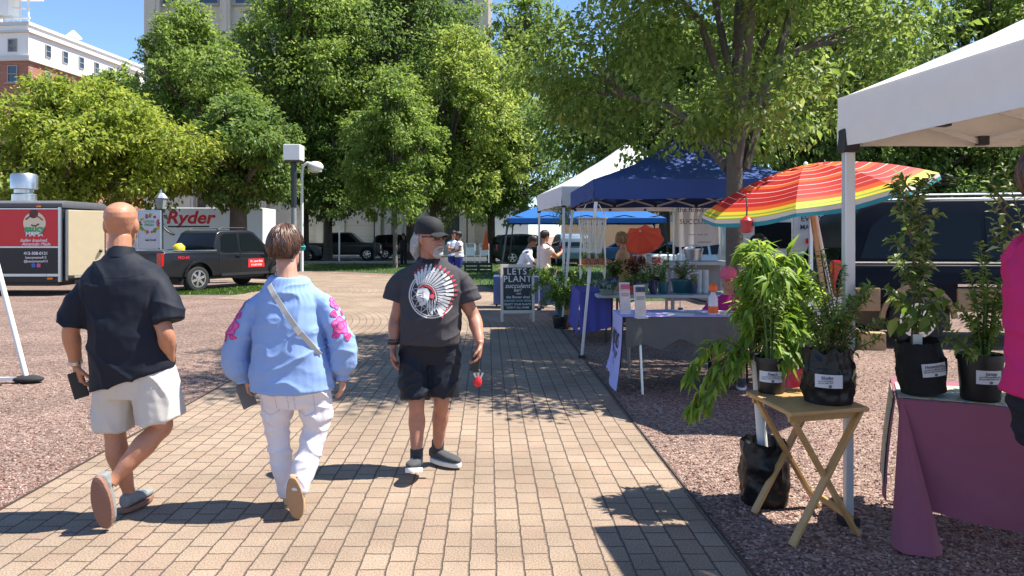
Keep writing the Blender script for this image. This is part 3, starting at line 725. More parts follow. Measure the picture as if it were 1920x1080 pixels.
def sedan(label, loc, rz, pm):
    t, yy = vehicle("sedan", label, loc, rz, 1.82, 2.75, .33, .4, .32,
      [(-1.0, .35), (-1.06, .62), (-1.02, .98), (-.9, 1.03), (-.3, 1.04), (2.2, .98), (3.2, .85), (3.55, .7), (3.6, .45), (3.5, .3)], 1.0,
      [(-.45, .98), (.25, 1.40), (.6, 1.46), (1.3, 1.45), (1.5, 1.41), (2.3, .95)],
      [[(.05, 1.04), (.42, 1.36), (.75, 1.39), (.75, 1.03)], [(.85, 1.03), (.85, 1.39), (1.3, 1.38), (1.48, 1.35), (1.95, 1.02)]],
      [((-.38, 1.03), (.22, 1.37)), ((2.22, .99), (1.52, 1.39))], pm, group="cars parked beyond the stalls", spokes=5)
    lights(t, -1.04, 3.5, 1.82, .82, .68, .3, .26); q = MB(); q.box((-1.1, 0, .55), (.1, 1.6, .2)); q.build("bumper", pm, t, bevel=.03)
    q = MB(); q.box((-1.07, 0, .82), (.02, .34, .18)); q.build("licence_plate", M_SWH, t); return t
P_SILV = paint("silver_paint", (.50, .56, .60))
sedan("pale silver sedan with a red taillight parked behind the flower stall", PX(1262, 500, 24).xy.to_3d()+Vector((0, 0, .0)), R(20), P_SILV)
sedan("blue sedan parked far off past the red umbrella", (7.6, 41, 0), R(150), paint("blue_paint", (.05, .12, .25)))
# white box truck
bx = thing("box_truck", "white rental box truck with red lettering behind the black pickup", "truck", PX(412, 490, 38).xy.to_3d(), R(3))
q = MB(); q.box((-.35, 0, 1.98), (5.7, 2.4, 2.05)); bo = q.build("cargo_box", mat("truck_white", (.76, .77, .78), .45, var=.03, scale=1), bx, bevel=.03)
q = MB(); q.prism([(3.25, .6), (3.25, 2.4), (3.9, 2.5), (4.5, 1.6), (5.1, 1.4), (5.15, .5)], lambda x, z: (-x, -1.05, z), lambda x, z: (-x, 1.05, z)); q.build("cab", M_WPAINT, bx, bevel=.06, smooth=True)
for s in (-1, 1):
    q = MB(); q.prism([(3.5, 1.55), (3.5, 2.2), (3.85, 2.3), (4.3, 1.55)], lambda x, z: (-x, s*1.056, z), lambda x, z: (-x, s*1.04, z)); q.build("side_window", M_CGL, bx)
q = MB(); q.box((-.35, 0, .8), (5.6, 1.2, .25)); q.build("chassis", M_BLKP, bx)
for x in (1.8, -4.0):
    for s in (-1, 1): wheel(bx, x, s*.95, .45, s, spokes=8)
text("lettering", "Ryder", .86, frame((-1.05, -1.206, 2.5), (1, 0, 0), (0, -1, 0)), mat("ryder_red", (.60, .02, .03), .5, var=0), bo, bold=.028, shear=.22, sx=1.1)
sw = MB(); sw.bar((-2.1, -1.203, 2.08), (-.1, -1.203, 2.08), .07, .008, up=(0, 1, 0)); sw.tube([(-2.4+.6*(1-math.cos(t)), -1.205, 2.12-.45*math.sin(t)+.3*(1-t/1.6)) for t in [i*.16 for i in range(11)]], .05, 5)
sw.build("swoosh", M_BLKP, bo)
# red and black food trailer, left edge
ft = thing("food_trailer", "red and black food trailer with green and white lettering and a roof vent", "food trailer", PX(115, 540, 20).xy.to_3d(), 0)
Lt = 5.2
P_TRED = paint("trailer_red", (.62, .016, .03)); P_TBLK = paint("trailer_black", (.02, .021, .026))
q = MB(); q.box((-Lt/2, 1.1, 1.36), (Lt, 2.2, 2.0)); q.build("body", P_TBLK, ft, bevel=.02)
q = MB(); q.box((-Lt/2, -.012, 1.82), (Lt-.1, .03, .98)); rp_ = q.build("red_panel", P_TRED, ft)
q = MB(); q.box((-Lt/2, -.016, 1.31), (Lt-.04, .034, .04)); q.box((-Lt/2, -.016, .56), (Lt-.04, .034, .07)); q.box((-Lt/2, -.016, 2.335), (Lt-.04, .034, .03))
q.box((-.03, -.02, 1.38), (.06, .05, 2.0)); q.build("trim_strip", M_GALV, ft)
q = MB(); q.prism([(0, 2.36), (-.02, 2.5), (.15, 2.56), (2.05, 2.56), (2.22, 2.5), (2.2, 2.36)], lambda y, z: (.03, y, z), lambda y, z: (-Lt-.05, y, z)); q.build("roof", mat("trailer_roof", (.10, .10, .11), .6), ft, bevel=.03, smooth=True)
q = MB(); q.lathe([(.3, 0), (.3, .2), (.24, .24), (.24, .34), (.33, .36), (.33, .72), (.29, .78), (.02, .8)], (-1.45, .7, 2.55), 20); q.build("roof_vent", M_GALV, ft, smooth=True)
q = MB(); q.box((.03, .6, 1.36), (.05, .9, 1.8)); q.build("door_opening", mat("trailer_inside", (.30, .30, .31), .6), ft)
q = MB(); q.box((.07, .14, 1.36), (.06, .05, 1.9)); q.box((.07, 1.1, 1.36), (.06, .05, 1.9)); q.box((.07, .62, 2.3), (.06, .9, .06)); q.build("door_frame", M_GALV, ft)
RD = Matrix.Translation((.12, .08, 0)) @ Matrix.Rotation(R(33), 4, "Z"); q = MB(); q.box((.44, .0, 1.42), (.86, .05, 1.76)); dr = q.xf(RD).build("door", mat("door_cream", (.66, .54, .33), .6, var=.08), ft, bevel=.012)
q = MB(); q.ball((.78, -.05, 1.2), .045); q.xf(RD).build("door_knob", M_BLKP, dr)
q = MB(); q.box((-Lt/2, 1.1, .34), (Lt-.3, 1.9, .16)); q.box((-.5, .1, .46), (.7, .06, .06)); q.bar((.0, .6, .34), (.5, .9, .3), .09); q.build("chassis", M_BLKP, ft)
for x in (-2.3, -3.2): wheel(ft, x, .18, .33, -1, spokes=5)
for x in (-.45, -.28): q = MB(); q.box((x, -.03, .47 if x > -.3 else .56), (.14, .03, .05)); q.build("marker_light", M_AMBER if x > -.3 else M_LAMP, ft)
q = MB(); q.box((-.6, -.02, 2.4), (.1, .04, .04)); q.build("marker_light", M_AMBER, ft)
F = lambda x, z, y=-.031: frame((x, y, z), (1, 0, 0), (0, -1, 0))
M_CREAM = mat("logo_cream", (.78, .66, .46), .5, var=.02); M_GREEN = mat("logo_green", (.03, .38, .14), .5, var=0); M_BRN = mat("logo_brown", (.10, .03, .02), .5, var=0)
q = MB(); q.lathe([(.30, -.002), (.30, .002)], (-.70, -.030, 1.95), 28, axis='y'); lg = q.build("logo", M_CREAM, ft)
q = MB(); q.lathe([(.12, -.002), (.12, .002)], (-.72, -.034, 2.2), 18, axis='y'); q.tube([(-.93, -.034, 2.05), (-.82, -.034, 2.13), (-.6, -.034, 2.13), (-.48, -.034, 2.03)], .02, 5); q.tube([(-.78, -.036, 1.9), (-.68, -.036, 1.87), (-.58, -.036, 1.93)], .018, 5); q.build("logo_detail", M_BRN, lg)
text("lettering", "saucy", .25, F(-.70, 1.80, -.040), M_GREEN, lg, bold=.035, shear=.1)
text("lettering", "MAMA", .16, F(-.70, 1.65, -.040), M_SWH, lg, bold=.03)
join_text([text("a", "Italian Inspired,", .12, F(-.72, 1.49), M_SWH, ft, bold=.012, shear=.35), text("b", "American Made", .12, F(-.66, 1.39), M_SWH, ft, bold=.012, shear=.35)], "tagline")
join_text([text("a", "413-308-0121", .115, F(-.68, 1.14, -.006), M_SWH, ft, bold=.02), text("b", "/saucymama413", .09, F(-.68, 1.03, -.006), M_SWH, ft, bold=.012), text("c", "@saucymama413", .09, F(-.68, .93, -.006), M_SWH, ft, bold=.012)], "contact_lettering")
q = MB(); q.box((-.74, -.008, .82), (.1, .01, .1)); q.build("blue_icon", mat("icon_blue", (.04, .14, .5), .5, var=0), ft)
q = MB(); q.box((-.60, -.008, .82), (.1, .01, .1)); q.build("pink_icon", mat("icon_pink", (.6, .1, .25), .5, var=0), ft)
# dark blue van with tan lower panels, right side
P_NAVY = mat("navy_paint", (.0035, .006, .014), .42, var=.04, coat=0, spec=.12); P_TAN = paint("tan_paint", (.30, .20, .115))
vrz = R(-6)
vn, yy = vehicle("van", "large dark blue van with tan lower panels parked behind the potted saplings", (5.93, 11.7, 0), vrz, 2.0, 3.5, .39, .47, .62,
  [(-1.1, .62), (-1.15, .9), (-1.1, 1.12), (-1.0, 1.2), (3.3, 1.2), (4.3, 1.15), (4.5, 1.0), (4.55, .7), (4.45, .6)], 1.15,
  [(-1.08, 1.12), (-.92, 1.75), (-.72, 2.02), (-.45, 2.13), (2.6, 2.16), (3.0, 2.1), (3.7, 1.15)],
  [[(-.78, 1.28), (-.62, 1.72), (-.42, 1.92), (.9, 1.94), (.9, 1.27)], [(.96, 1.27), (.96, 1.94), (2.1, 1.95), (2.1, 1.27)], [(2.2, 1.27), (2.2, 1.95), (2.7, 1.93), (3.3, 1.27)]],
  [((-1.08, 1.25), (-.74, 1.95)), ((3.65, 1.22), (3.02, 2.05))], P_NAVY, cat="van", spokes=8)
for (xa, xb) in ((.52, 2.98), (-1.1, -.52), (4.02, 4.5)):
    q = MB(); q.box(((xa+xb)/2, -1.0, .69), (xb-xa, .05, .34)); o = q.build("lower_panel", P_TAN, vn, bevel=.02)
for xw in (0, 3.5):
    q = MB()
    for i in range(14):
        a0, a1 = R(4+i*12.3), R(4+(i+1)*12.3)
        q.bar((xw+.5*math.cos(a0), -.99, .39+.5*math.sin(a0)), (xw+.5*math.cos(a1), -.99, .39+.5*math.sin(a1)), .07, .06, up=(0, 1, 0))
    q.build("fender_flare", P_TAN, vn)
q = MB(); q.box((1.75, -1.012, .9), (2.45, .03, .035)); q.box((1.0, -1.02, 1.225), (4.0, .03, .02)); q.build("side_trim", M_CHROME, vn)
q = MB(); q.box((.75, -1.028, .70), (.012, .01, .3)); q.box((1.5, -1.028, .60), (1.5, .01, .012)); q.box((1.55, -1.002, 1.0), (.012, .02, .36)); q.build("door_seam", M_BLKP, vn)
q = MB()
for s in (-1, 1): q.tube([(-.4, s*.7, 2.14), (-.3, s*.7, 2.2), (2.4, s*.7, 2.22), (2.6, s*.7, 2.15)], .025, 6)
q.build("roof_rack", M_GALV, vn)
for s in (-1, 1):
    q = MB(); q.box((-1.11, s*.9, 1.0), (.12, .16, .5)); tl = q.build("taillight", M_RED, vn, bevel=.02)
    q = MB(); q.box((-1.13, s*.9, 1.15), (.1, .12, .12)); q.build("turn_signal", M_AMBER, tl, bevel=.02)
q = MB(); q.box((-1.22, 0, .68), (.2, 1.9, .22)); q.build("bumper", mat("bumper_grey", (.35, .33, .31), .5), vn, bevel=.03)
for s in (-1, 1): q = MB(); q.box((4.5, s*.75, .95), (.1, .35, .2)); q.build("headlight", M_LAMP, vn, bevel=.02)
q = MB(); q.box((2.3, -1.02, 1.05), (.2, .04, .05)); q.build("door_handle", M_BLKP, vn, bevel=.01)
# pale van with open dark rear door behind the umbrella
gv = thing("van", "pale grey van with a dark window half hidden under the rainbow umbrella", "van", PX(1395, 545, 17.5).xy.to_3d(), R(2))
q = MB(); q.prism([(0, .4), (-.05, 1.1), (.1, 2.05), (.3, 2.2), (3.4, 2.2), (3.8, 2.1), (4.4, 1.2), (5.1, 1.05), (5.2, .45)], lambda x, z: (x, 0, z), lambda x, z: (x, 1.9, z)); q.build("body", paint("pale_van_paint", (.40, .43, .42)), gv, bevel=.05, smooth=True)
for (a, b_) in ((.25, 1.35), (1.5, 2.6), (2.75, 3.7)):
    q = MB(); q.box(((a+b_)/2, .0, 1.62), (b_-a, .03, .62)); q.build("side_window", M_CGL, gv, bevel=.01)
for x in (.9, 4.2): wheel(gv, x, .05, .36, -1)
q = MB(); q.box((1.42, -.02, 1.25), (.16, .04, 1.8)); q.box((2.68, -.02, 1.25), (.12, .04, 1.8)); q.build("door_pillar", M_BLKP, gv)
# ============================================================ street furniture
M_POST = mat("post_black", (.018, .022, .024), .45, var=.2); M_POSTG = mat("post_grey", (.22, .23, .22), .6)
M_GLOBE = mat("opal_glass", (.78, .77, .70), .25, var=.03)
Y = 26.0; p = PX(551, 540, Y); p.z = 0; s = Y/FPX
lp = thing("street_lamp", "street lamp with a square white head on a black post", "street lamp", p)
q = MB(); q.lathe([(.16, 0), (.16, .3), (.1, .36), (.09, 2.6)], n=14); q.build("lower_post", M_POSTG, lp, smooth=True)
q = MB(); q.lathe([(.1, 2.6), (.1, 4.22)], n=14); q.build("post", M_POST, lp, smooth=True)
q = MB(); q.box((0, 0, 4.5), (.58, .58, .54)); q.build("lamp_head", M_GLOBE, lp, bevel=.02)
q = MB(); q.box((0, 0, 4.2), (.5, .5, .05)); q.build("head_base", M_POST, lp)
Y = 34.0; p = PX(566, 500, Y); p.z = 0
lp = thing("street_lamp", "white street lamp with a curved arm and a round shade", "street lamp", p)
z0 = CAMH+(HZ-318)*Y/FPX
q = MB(); q.tube([(0, 0, 0), (0, 0, z0-.2), (.05, 0, z0+.15), (.25, 0, z0+.3), (.5, 0, z0+.25)], .075, 10); q.build("post", M_WPAINT, lp, smooth=True)
q = MB(); q.ball((.62, 0, z0+.12), (.36, .36, .26), 16); q.build("lamp_shade", M_WPAINT, lp, smooth=True)
q = MB(); q.lathe([(.3, 0), (.28, -.1), (.1, -.16)], (.62, 0, z0), 16); q.build("lamp_globe", M_GLOBE, lp, smooth=True)
Y = 26.5; p = PX(302, 560, Y); p.z = 0; z0 = CAMH+(HZ-395)*Y/FPX
lp = thing("street_lamp", "old fashioned black lantern post beside the food banner", "street lamp", p)
q = MB(); q.lathe([(.2, 0), (.18, .5), (.09, .7), (.07, z0), (.12, z0), (.14, z0+.06)], n=14); q.build("post", M_POST, lp, smooth=True)
q = MB(); q.lathe([(.13, z0+.06), (.21, z0+.42), (.19, z0+.44)], n=8); q.build("lantern_glass", mat("lantern_glass", (.30, .32, .28), .2, var=.1), lp)
q = MB(); q.lathe([(.24, z0+.44), (.2, z0+.5), (.1, z0+.62), (.04, z0+.64), (.03, z0+.74)], n=8); q.build("lantern_cap", M_GALV, lp)
q = MB(); q.tube([(0, 0, z0-.2), (.2, 0, z0-.15), (.25, 0, z0-.4)], .02, 6); q.build("bracket", M_POST, lp)
# food banner
p = PX(280, 540, 26); p.z = 0
fb = thing("banner", "tall white banner with a colourful round food picture", "banner", p)
zb = CAMH-(465-HZ)*26/FPX; zt = CAMH+(HZ-396)*26/FPX
M_BAN = cloth("banner_white", (.74, .74, .71), var=.03)
q = MB(); q.box((0, 0, (zb+zt)/2), (.78, .02, zt-zb)); bn = q.build("panel", M_BAN, fb)
q = MB()
for sx in (-.4, .4): q.tube([(sx, 0, 0), (sx, 0, zt+.03)], .025, 8)
q.bar((-.4, 0, zt+.02), (.4, 0, zt+.02), .04); q.build("frame", M_GALV, fb)
cm = [mat("food_red", (.5, .04, .03), .6, var=.2), mat("food_yellow", (.72, .50, .05), .6, var=.2), mat("food_pink", (.55, .10, .16), .6, var=.2), mat("food_green", (.16, .35, .05), .6, var=.2)]
rng = random.Random(3)
for k in range(4):
    q = MB()
    for i in range(10):
        a = rng.uniform(0, 6.28); rr = rng.uniform(.26, .36); cx_, cz_ = math.cos(a)*rr, math.sin(a)*rr*.95
        q.lathe([(rng.uniform(.03, .055), -.001), (.03, .002)], (cx_, -.012-.0015*k-.0003*i, zt-.45+cz_), 7, axis='y')
    q.build("food_print", cm[k], bn)
text("lettering", "LOCAL\nFRESH", .12, frame((0, -.014, zt-.42), (1, 0, 0), (0, -1, 0)), cm[3], bn, bold=.02)
text("lettering", "eat local", .11, frame((.05, -.014, zb+.28), (1, 0, 0), (0, -1, 0)), M_BLKP, bn, bold=.02)
# black crates and white stands with an orange pennant on the lawn
for k, (px, lab) in enumerate(((884, "left black plastic crate of the pair on the lawn"), (910, "black plastic crate on the lawn below the orange pennant"))):
    p = PX(px, 505, 33); p.z = .01
    cr = thing("crate", lab, "crate", p, 0, "black crates on the lawn")
    q = MB()
    for z in (.04, .2, .36): 
        for sy in (-.2, .2): q.box((0, sy, z), (.58, .02, .1))
        for sx in (-.28, .28): q.box((sx, 0, z), (.02, .38, .1))
    for sx in (-.28, .28):
        for sy in (-.2, .2): q.box((sx, sy, .2), (.05, .05, .4))
    q.build("frame", M_BLKP, cr); q = MB(); q.box((0, 0, .03), (.54, .36, .02)); q.build("base", M_BLKP, cr)
    p2 = PX(px-2, 485, 34.5); p2.z = .01
    st = thing("yard_stand", "white wire yard stand "+("with a plain card behind the crates" if k == 0 else "flying an orange pennant"), "stand", p2, 0, "white yard stands on the lawn")
    q = MB()
    for sx in (-.2, .2): q.tube([(sx, 0, 0), (sx, 0, 1.25)], .022, 6)
    for z in (.5, 1.25): q.bar((-.2, 0, z), (.2, 0, z), .035)
    q.build("frame", M_WPAINT, st)
    q = MB(); q.box((0, .02, .9), (.36, .01, .35)); q.build("card", M_SWH, st)
    if k == 1: q = MB(); q.prism([(-.12, .95), (.22, .98), (.1, 1.95)], lambda x, z: (x, -.03, z), lambda x, z: (x, -.04, z)); q.build("pennant", cloth("pennant_orange", (.75, .12, .03)), st)
# traffic signs on posts by the street
for k, (px, py, lab) in enumerate(((702, 490, "thin black sign post with a small dark box near the stone facade"), (636, 490, "grey sign post with a pale round plate near the stone facade"))):
    p = PX(px, py, 44.6); p.z = 0; sp = thing("sign_post", lab, "sign post", p)
    q = MB(); q.tube([(0, 0, 0), (0, 0, 2.9)], .045, 8); q.build("post", M_POST if k == 0 else M_GALV, sp)
    q = MB()
    if k == 0: q.box((0, -.06, 2.75), (.4, .2, .55))
    else: q.lathe([(.28, -.02), (.28, .02)], (0, -.07, 2.3), 20, axis='y')
    q.build("sign_plate", M_POST if k == 0 else M_GALV, sp)
# white pole of a stand at the left edge
ps = thing("pole_stand", "white pole of a stand with black rubber feet at the gravel's left edge", "stand", (-5.3, 8.1, 0))
q = MB(); q.tube([(.0, .05, .05), (-.54, .1, 2.0)], .028, 10); q.build("pole", M_WPAINT, ps, smooth=True)
for (x, y) in ((.02, .05), (-.22, -.28)): q = MB(); q.ball((x, y, .04), (.17, .09, .045), 14); q.build("foot", M_RUB, ps, smooth=True)
q = MB(); q.bar((-.5, -.05, .05), (.0, .05, .05), .04); q.tube([(-.5, -.05, .05), (-.75, -.1, 2.0)], .028, 10); q.build("crossbar", M_WPAINT, ps)
q = MB(); q.lathe([(.05, -.06), (.2, -.06), (.22, 0), (.2, .06), (.05, .06)], (-.46, -.35, .22), 20, axis='x'); q.build("wheel", M_RUB, ps, smooth=True)

# ============================================================ canopies
M_ALU = mat("tent_leg_white", (.66, .67, .68), .35, metal=.35, var=.05)
M_FOOT = mat("tent_black", (.02, .02, .022), .5)
def canopy(name, label, C, zv, ze, apex, cm_, leg_m, lean=None, foot=True, leg_w=.045, group="market canopies", truss=True, skip=(), peak=.0, seed=0):
    """C: four ground corners (front-left, front-right, back-right, back-left); valance from zv to ze, roof to apex"""
    t = thing(name, label, "canopy tent", (0, 0, 0), 0, group); C = [Vector((c[0], c[1], 0)) for c in C]; A_ = Vector(apex)
    ctr = sum(C, Vector())/4
    E = [c+Vector((0, 0, ze)) for c in C]
    rf = MB()
    for i in range(4):
        a, b_ = E[i], E[(i+1) % 4]
        def f(u, v, a=a, b_=b_):
            e = a.lerp(b_, u); pnt = e.lerp(A_, v)
            sag = -.055*math.sin(math.pi*u)*math.sin(math.pi*min(1, v*1.0))*(1-v) + .016*noise.noise(Vector((u*7+i*3+seed, v*6, 1)))*(math.sin(math.pi*v))
            return pnt+Vector((0, 0, sag-.06*math.sin(math.pi*v)))
        rf.grid(f, 22, 18)
    bm = rf.build("roof", cm_, t, solid=.004); shade(bm, 25)
    va = MB()
    for i in range(4):
        a, b_ = C[i], C[(i+1) % 4]; nrm = ((a+b_)/2-ctr).normalized()
        def f(u, v, a=a, b_=b_, nrm=nrm):
            pnt = a.lerp(b_, u); z = ze+.003-(ze-zv)*v
            wob = .022*v*noise.noise(Vector((u*6+i*5+seed, 1, v*2)))+.008*math.sin(u*19+i)*v
            return pnt+nrm*(.006+wob)+Vector((0, 0, z+.02*noise.noise(Vector((u*3, i, 4+seed)))*v))
        va.grid(f, 30, 6)
    vo = va.build("valance", cm_, t, solid=.004, smooth=True)
    for i in range(4):
        if i in skip: continue
        c = C[i]; ln = Vector(lean[i]).to_3d() if lean else Vector()
        inw = (ctr-c).normalized()*.05; top = c+inw+Vector((0, 0, zv+.06)); bot = c+inw+ln+Vector((0, 0, .02))
        q = MB(); q.bar(bot+(top-bot)*.45, top, leg_w); q.bar(bot, bot+(top-bot)*.47, leg_w*.78); lo = q.build("leg", leg_m, t, bevel=.004)
        if foot:
            q = MB(); q.box(bot+Vector((0, 0, .0)), (.09, .09, .05)); q.build("foot", M_FOOT, lo)
        q = MB(); q.box(top+Vector((0, 0, -.03)), (leg_w*1.7, leg_w*1.7, .13)); q.build("corner_bracket", M_FOOT, lo, bevel=.008)
    if truss:
        tr = MB(); cl = MB()
        for i in range(4):
            a, b_ = C[i].lerp(ctr, .03), C[(i+1) % 4].lerp(ctr, .03)
            for (u0, z0, u1, z1) in ((.02, zv+.02, .25, zv+.22), (.25, zv+.22, .5, zv+.02), (.5, zv+.02, .75, zv+.22), (.75, zv+.22, .98, zv+.02), (.02, zv+.22, .25, zv+.02), (.25, zv+.02, .5, zv+.22), (.5, zv+.22, .75, zv+.02), (.75, zv+.02, .98, zv+.22)):
                tr.bar(a.lerp(b_, u0)+Vector((0, 0, z0)), a.lerp(b_, u1)+Vector((0, 0, z1)), .012, .028)
            for u_ in (.25, .5, .75): cl = MB(); cl.box(a.lerp(b_, u_)+Vector((0, 0, zv+.03)), (.05, .05, .05)); cl.build("truss_joint", M_FOOT, t)
        for i in range(4): tr.bar(C[i].lerp(ctr, .05)+Vector((0, 0, ze-.05)), A_-Vector((0, 0, .12)), .025)
        tr.build("truss", leg_m, t)
    return t
C_CREAM = cloth("canopy_cream", (.90, .88, .82), .7, trans=.2); C_WHITE = cloth("canopy_white", (.82, .82, .84), .7, trans=.25)
C_NAVY = cloth("canopy_navy", (.042, .085, .28), .6, trans=.08); C_BLUE = cloth("canopy_blue", (.03, .16, .48), .6, trans=.25)
canopy("canopy_tent", "large cream canopy with white legs nearest the viewer over the potted saplings", [(2.24, 1.25), (5.1, 1.35), (4.82, 4.17), (1.835, 4.19)], 2.10, 2.37, (3.45, 2.8, 3.2), C_CREAM, M_ALU, leg_w=.055, seed=3)
canopy("canopy_tent", "navy blue canopy over the flower stall", [(1.08, 9.8), (3.95, 9.75), (3.9, 12.85), (1.02, 12.9)], 2.09, 2.35, (2.5, 11.3, 3.06), C_NAVY, M_ALU, lean=[(-.2, -.05), (0, 0), (0, 0), (-.2, 0)], seed=7)
canopy("canopy_tent", "white canopy directly behind the navy blue one", [(.88, 13.15), (3.95, 13.2), (3.7, 16.3), (.55, 16.2)], 2.14, 2.48, (2.25, 14.7, 3.42), C_WHITE, M_ALU, seed=11)
canopy("canopy_tent", "bright blue canopy with dark legs farthest along the row", [(-.15, 21.5), (4.4, 21.3), (4.7, 24.5), (.0, 24.6)], 1.98, 2.12, (2.2, 23, 3.2), C_BLUE, M_FOOT, lean=[(-.3, -.3), (.2, 0), (.2, .2), (-.2, .2)], seed=17)
q = MB()
for (px, py) in ((1790, 238), (1812, 233), (1855, 219)):
    pass
# flower stall banner hung between two poles
M_BGREY = cloth("banner_grey", (.74, .72, .70), var=.03, trans=.35); M_LGREY = mat("letter_grey", (.14, .14, .14), .7, var=0)
fbn = thing("banner", "pale grey fabric banner with dark lettering hung behind the flower stall", "banner", PX(1266, 500, 13.0).xy.to_3d())
q = MB(); q.grid(lambda u, v: Vector((u*.78, .02*math.sin(u*9)*v+.01*math.sin(u*23), 2.2-.78*v-.02*math.sin(u*3.14)-.05*u*(1-v)+.04*u)), 30, 16); pn = q.build("panel", M_BGREY, fbn, smooth=True)
q = MB(); q.tube([(-.02, .03, 0), (-.02, .03, 2.25)], .02, 8); q.tube([(.8, .03, 0), (.8, .03, 2.25)], .02, 8); q.build("pole", M_GALV, fbn)
join_text([text("a", "the flower shed", .125, frame((.43, -.03, 2.06), (1, 0, .0), (0, -1, 0)), M_LGREY, pn, bold=.006), text("b", "SUCCULENTS", .125, frame((.45, -.03, 1.85), (1, 0, 0), (0, -1, 0)), M_LGREY, pn, bold=.004),
           text("c", "flowers · plants · gifts", .04, frame((.4, -.03, 1.63), (1, 0, 0), (0, -1, 0)), M_LGREY, pn), text("d", "theflowershed", .04, frame((.5, -.03, 1.5), (1, 0, 0), (0, -1, 0)), M_LGREY, pn)], "lettering")
# "every friday" market sign behind the umbrella
sg = thing("banner", "white market banner reading EVERY FRIDAY behind the umbrella pole", "banner", PX(1488, 540, 14.2).xy.to_3d())
q = MB(); q.grid(lambda u, v: Vector((u*1.22, .015*math.sin(u*8), 2.28-1.35*v)), 12, 6); pn = q.build("panel", M_BAN, sg, smooth=True)
q = MB()
for sx in (0, 1.22): q.tube([(sx, .04, 0), (sx, .04, 2.3)], .025, 8)
q.bar((0, .04, 2.3), (1.22, .04, 2.3), .04); q.build("frame", M_GALV, sg)
M_NVY = mat("letter_navy", (.03, .05, .10), .6, var=0); M_DGRN = mat("strip_green", (.03, .16, .10), .6, var=.05)
F2 = lambda x, z: frame((x, -.022, z), (1, 0, 0), (0, -1, 0))
join_text([text("a", "MARKET", .2, F2(.61, 2.13), M_NVY, pn, bold=.02), text("b", "EVERY FRIDAY", .15, F2(.61, 1.93), M_NVY, pn, bold=.015), text("c", "MAY - SEPTEMBER", .125, F2(.61, 1.77), M_NVY, pn, bold=.015), text("d", "downtown market", .09, F2(.65, 1.36), M_NVY, pn, bold=.015)], "lettering")
q = MB(); q.box((.72, -.02, 1.51), (.75, .008, .1)); q.build("navy_strip", M_NVY, pn); q = MB(); q.box((.61, -.02, 1.17), (1.18, .008, .12)); q.build("green_strip", M_DGRN, pn)
q = MB(); q.box((.27, -.02, 1.51), (.09, .008, .1)); q.build("red_mark", M_SRED, pn)

# ============================================================ umbrellas
def umbrella(name, label, c, axis, rad, depth, m_, pole_len, pole_m, npan=8, rings=14, valance=.06, pole_r=.016):
    ax = Vector(axis).normalized(); t = thing(name, label, "umbrella", c); t.rotation_mode = 'QUATERNION'; t.rotation_quaternion = ax.to_track_quat('Z', 'Y')
    vs, fs, at = [], [], []
    for k in range(npan):
        a0, a1 = 2*math.pi*k/npan, 2*math.pi*(k+1)/npan; o = len(vs); nu = 8
        for j in range(rings+2):
            v = min(1, j/rings); z = depth*(1-v**1.8)
            for i in range(nu+1):
                u = i/nu; e0 = Vector((math.cos(a0), math.sin(a0), 0)); e1 = Vector((math.cos(a1), math.sin(a1), 0))
                pnt = e0.lerp(e1, u)*rad*v*(1-.05*math.sin(math.pi*u)*v)
                zz = z-.05*math.sin(math.pi*u)*v*(1-.4*v)
                if j == rings+1: zz -= valance*(1+.3*math.sin(math.pi*u)+.25*noise.noise(Vector((k*2+u*3, 1, 1)))); pnt *= 1.01
                vs.append((pnt.x, pnt.y, zz)); at.append(j/(rings+1))
        for j in range(rings+1):
            for i in range(nu): a_ = o+j*(nu+1)+i; fs.append((a_, a_+1, a_+nu+2, a_+nu+1))
    me = bpy.data.meshes.new("cover"); me.from_pydata(vs, [], fs); at_ = me.attributes.new("rnd", 'FLOAT', 'POINT'); at_.data.foreach_set("value", at)
    me.materials.append(m_); o = bpy.data.objects.new("cover", me); link(o, t); shade(o, 30)
    q = MB(); q.tube([(0, 0, depth+.01), (0, 0, -pole_len)], pole_r, 10); q.lathe([(.02, depth+.0), (.022, depth+.015), (.008, depth+.03)], n=10); q.build("pole", pole_m, t, smooth=True)
    q = MB()
    for k in range(npan):
        a = 2*math.pi*k/npan; e = Vector((math.cos(a), math.sin(a), 0))
        q.tube([e*.02+Vector((0, 0, depth-.01)), e*rad*.5+Vector((0, 0, depth*(1-.5**1.8)-.015)), e*rad+Vector((0, 0, -.01))], .005, 5); q.tube([Vector((0, 0, depth-.35)), e*rad*.5+Vector((0, 0, depth*(1-.5**1.8)-.015))], .004, 5)
    q.build("rib", M_GALV, t); return t
m, n, l, b = node_mat("rainbow_stripes"); at = n.new("ShaderNodeAttribute"); at.attribute_name = "rnd"
RED, ORG, YEL, GRN, TEA, WHT = (.52, .014, .008), (.74, .11, .012), (.80, .60, .03), (.28, .42, .05), (.03, .30, .36), (.78, .72, .62)
seq = [(0, YEL), (.05, ORG), (.13, WHT), (.137, RED), (.21, WHT), (.217, ORG), (.30, WHT), (.307, RED), (.40, WHT), (.407, RED), (.50, WHT), (.507, ORG), (.56, RED), (.62, WHT), (.627, RED), (.70, WHT), (.707, RED), (.77, WHT), (.776, RED), (.83, ORG), (.885, YEL), (.925, GRN), (.945, YEL), (.962, GRN), (.976, WHT), (.986, TEA)]
rp = ramp(n, seq); rp.color_ramp.interpolation = 'CONSTANT'; l.new(at.outputs["Fac"], rp.inputs[0]); l.new(rp.outputs[0], b.inputs["Base Color"]); b.inputs["Roughness"].default_value = .6
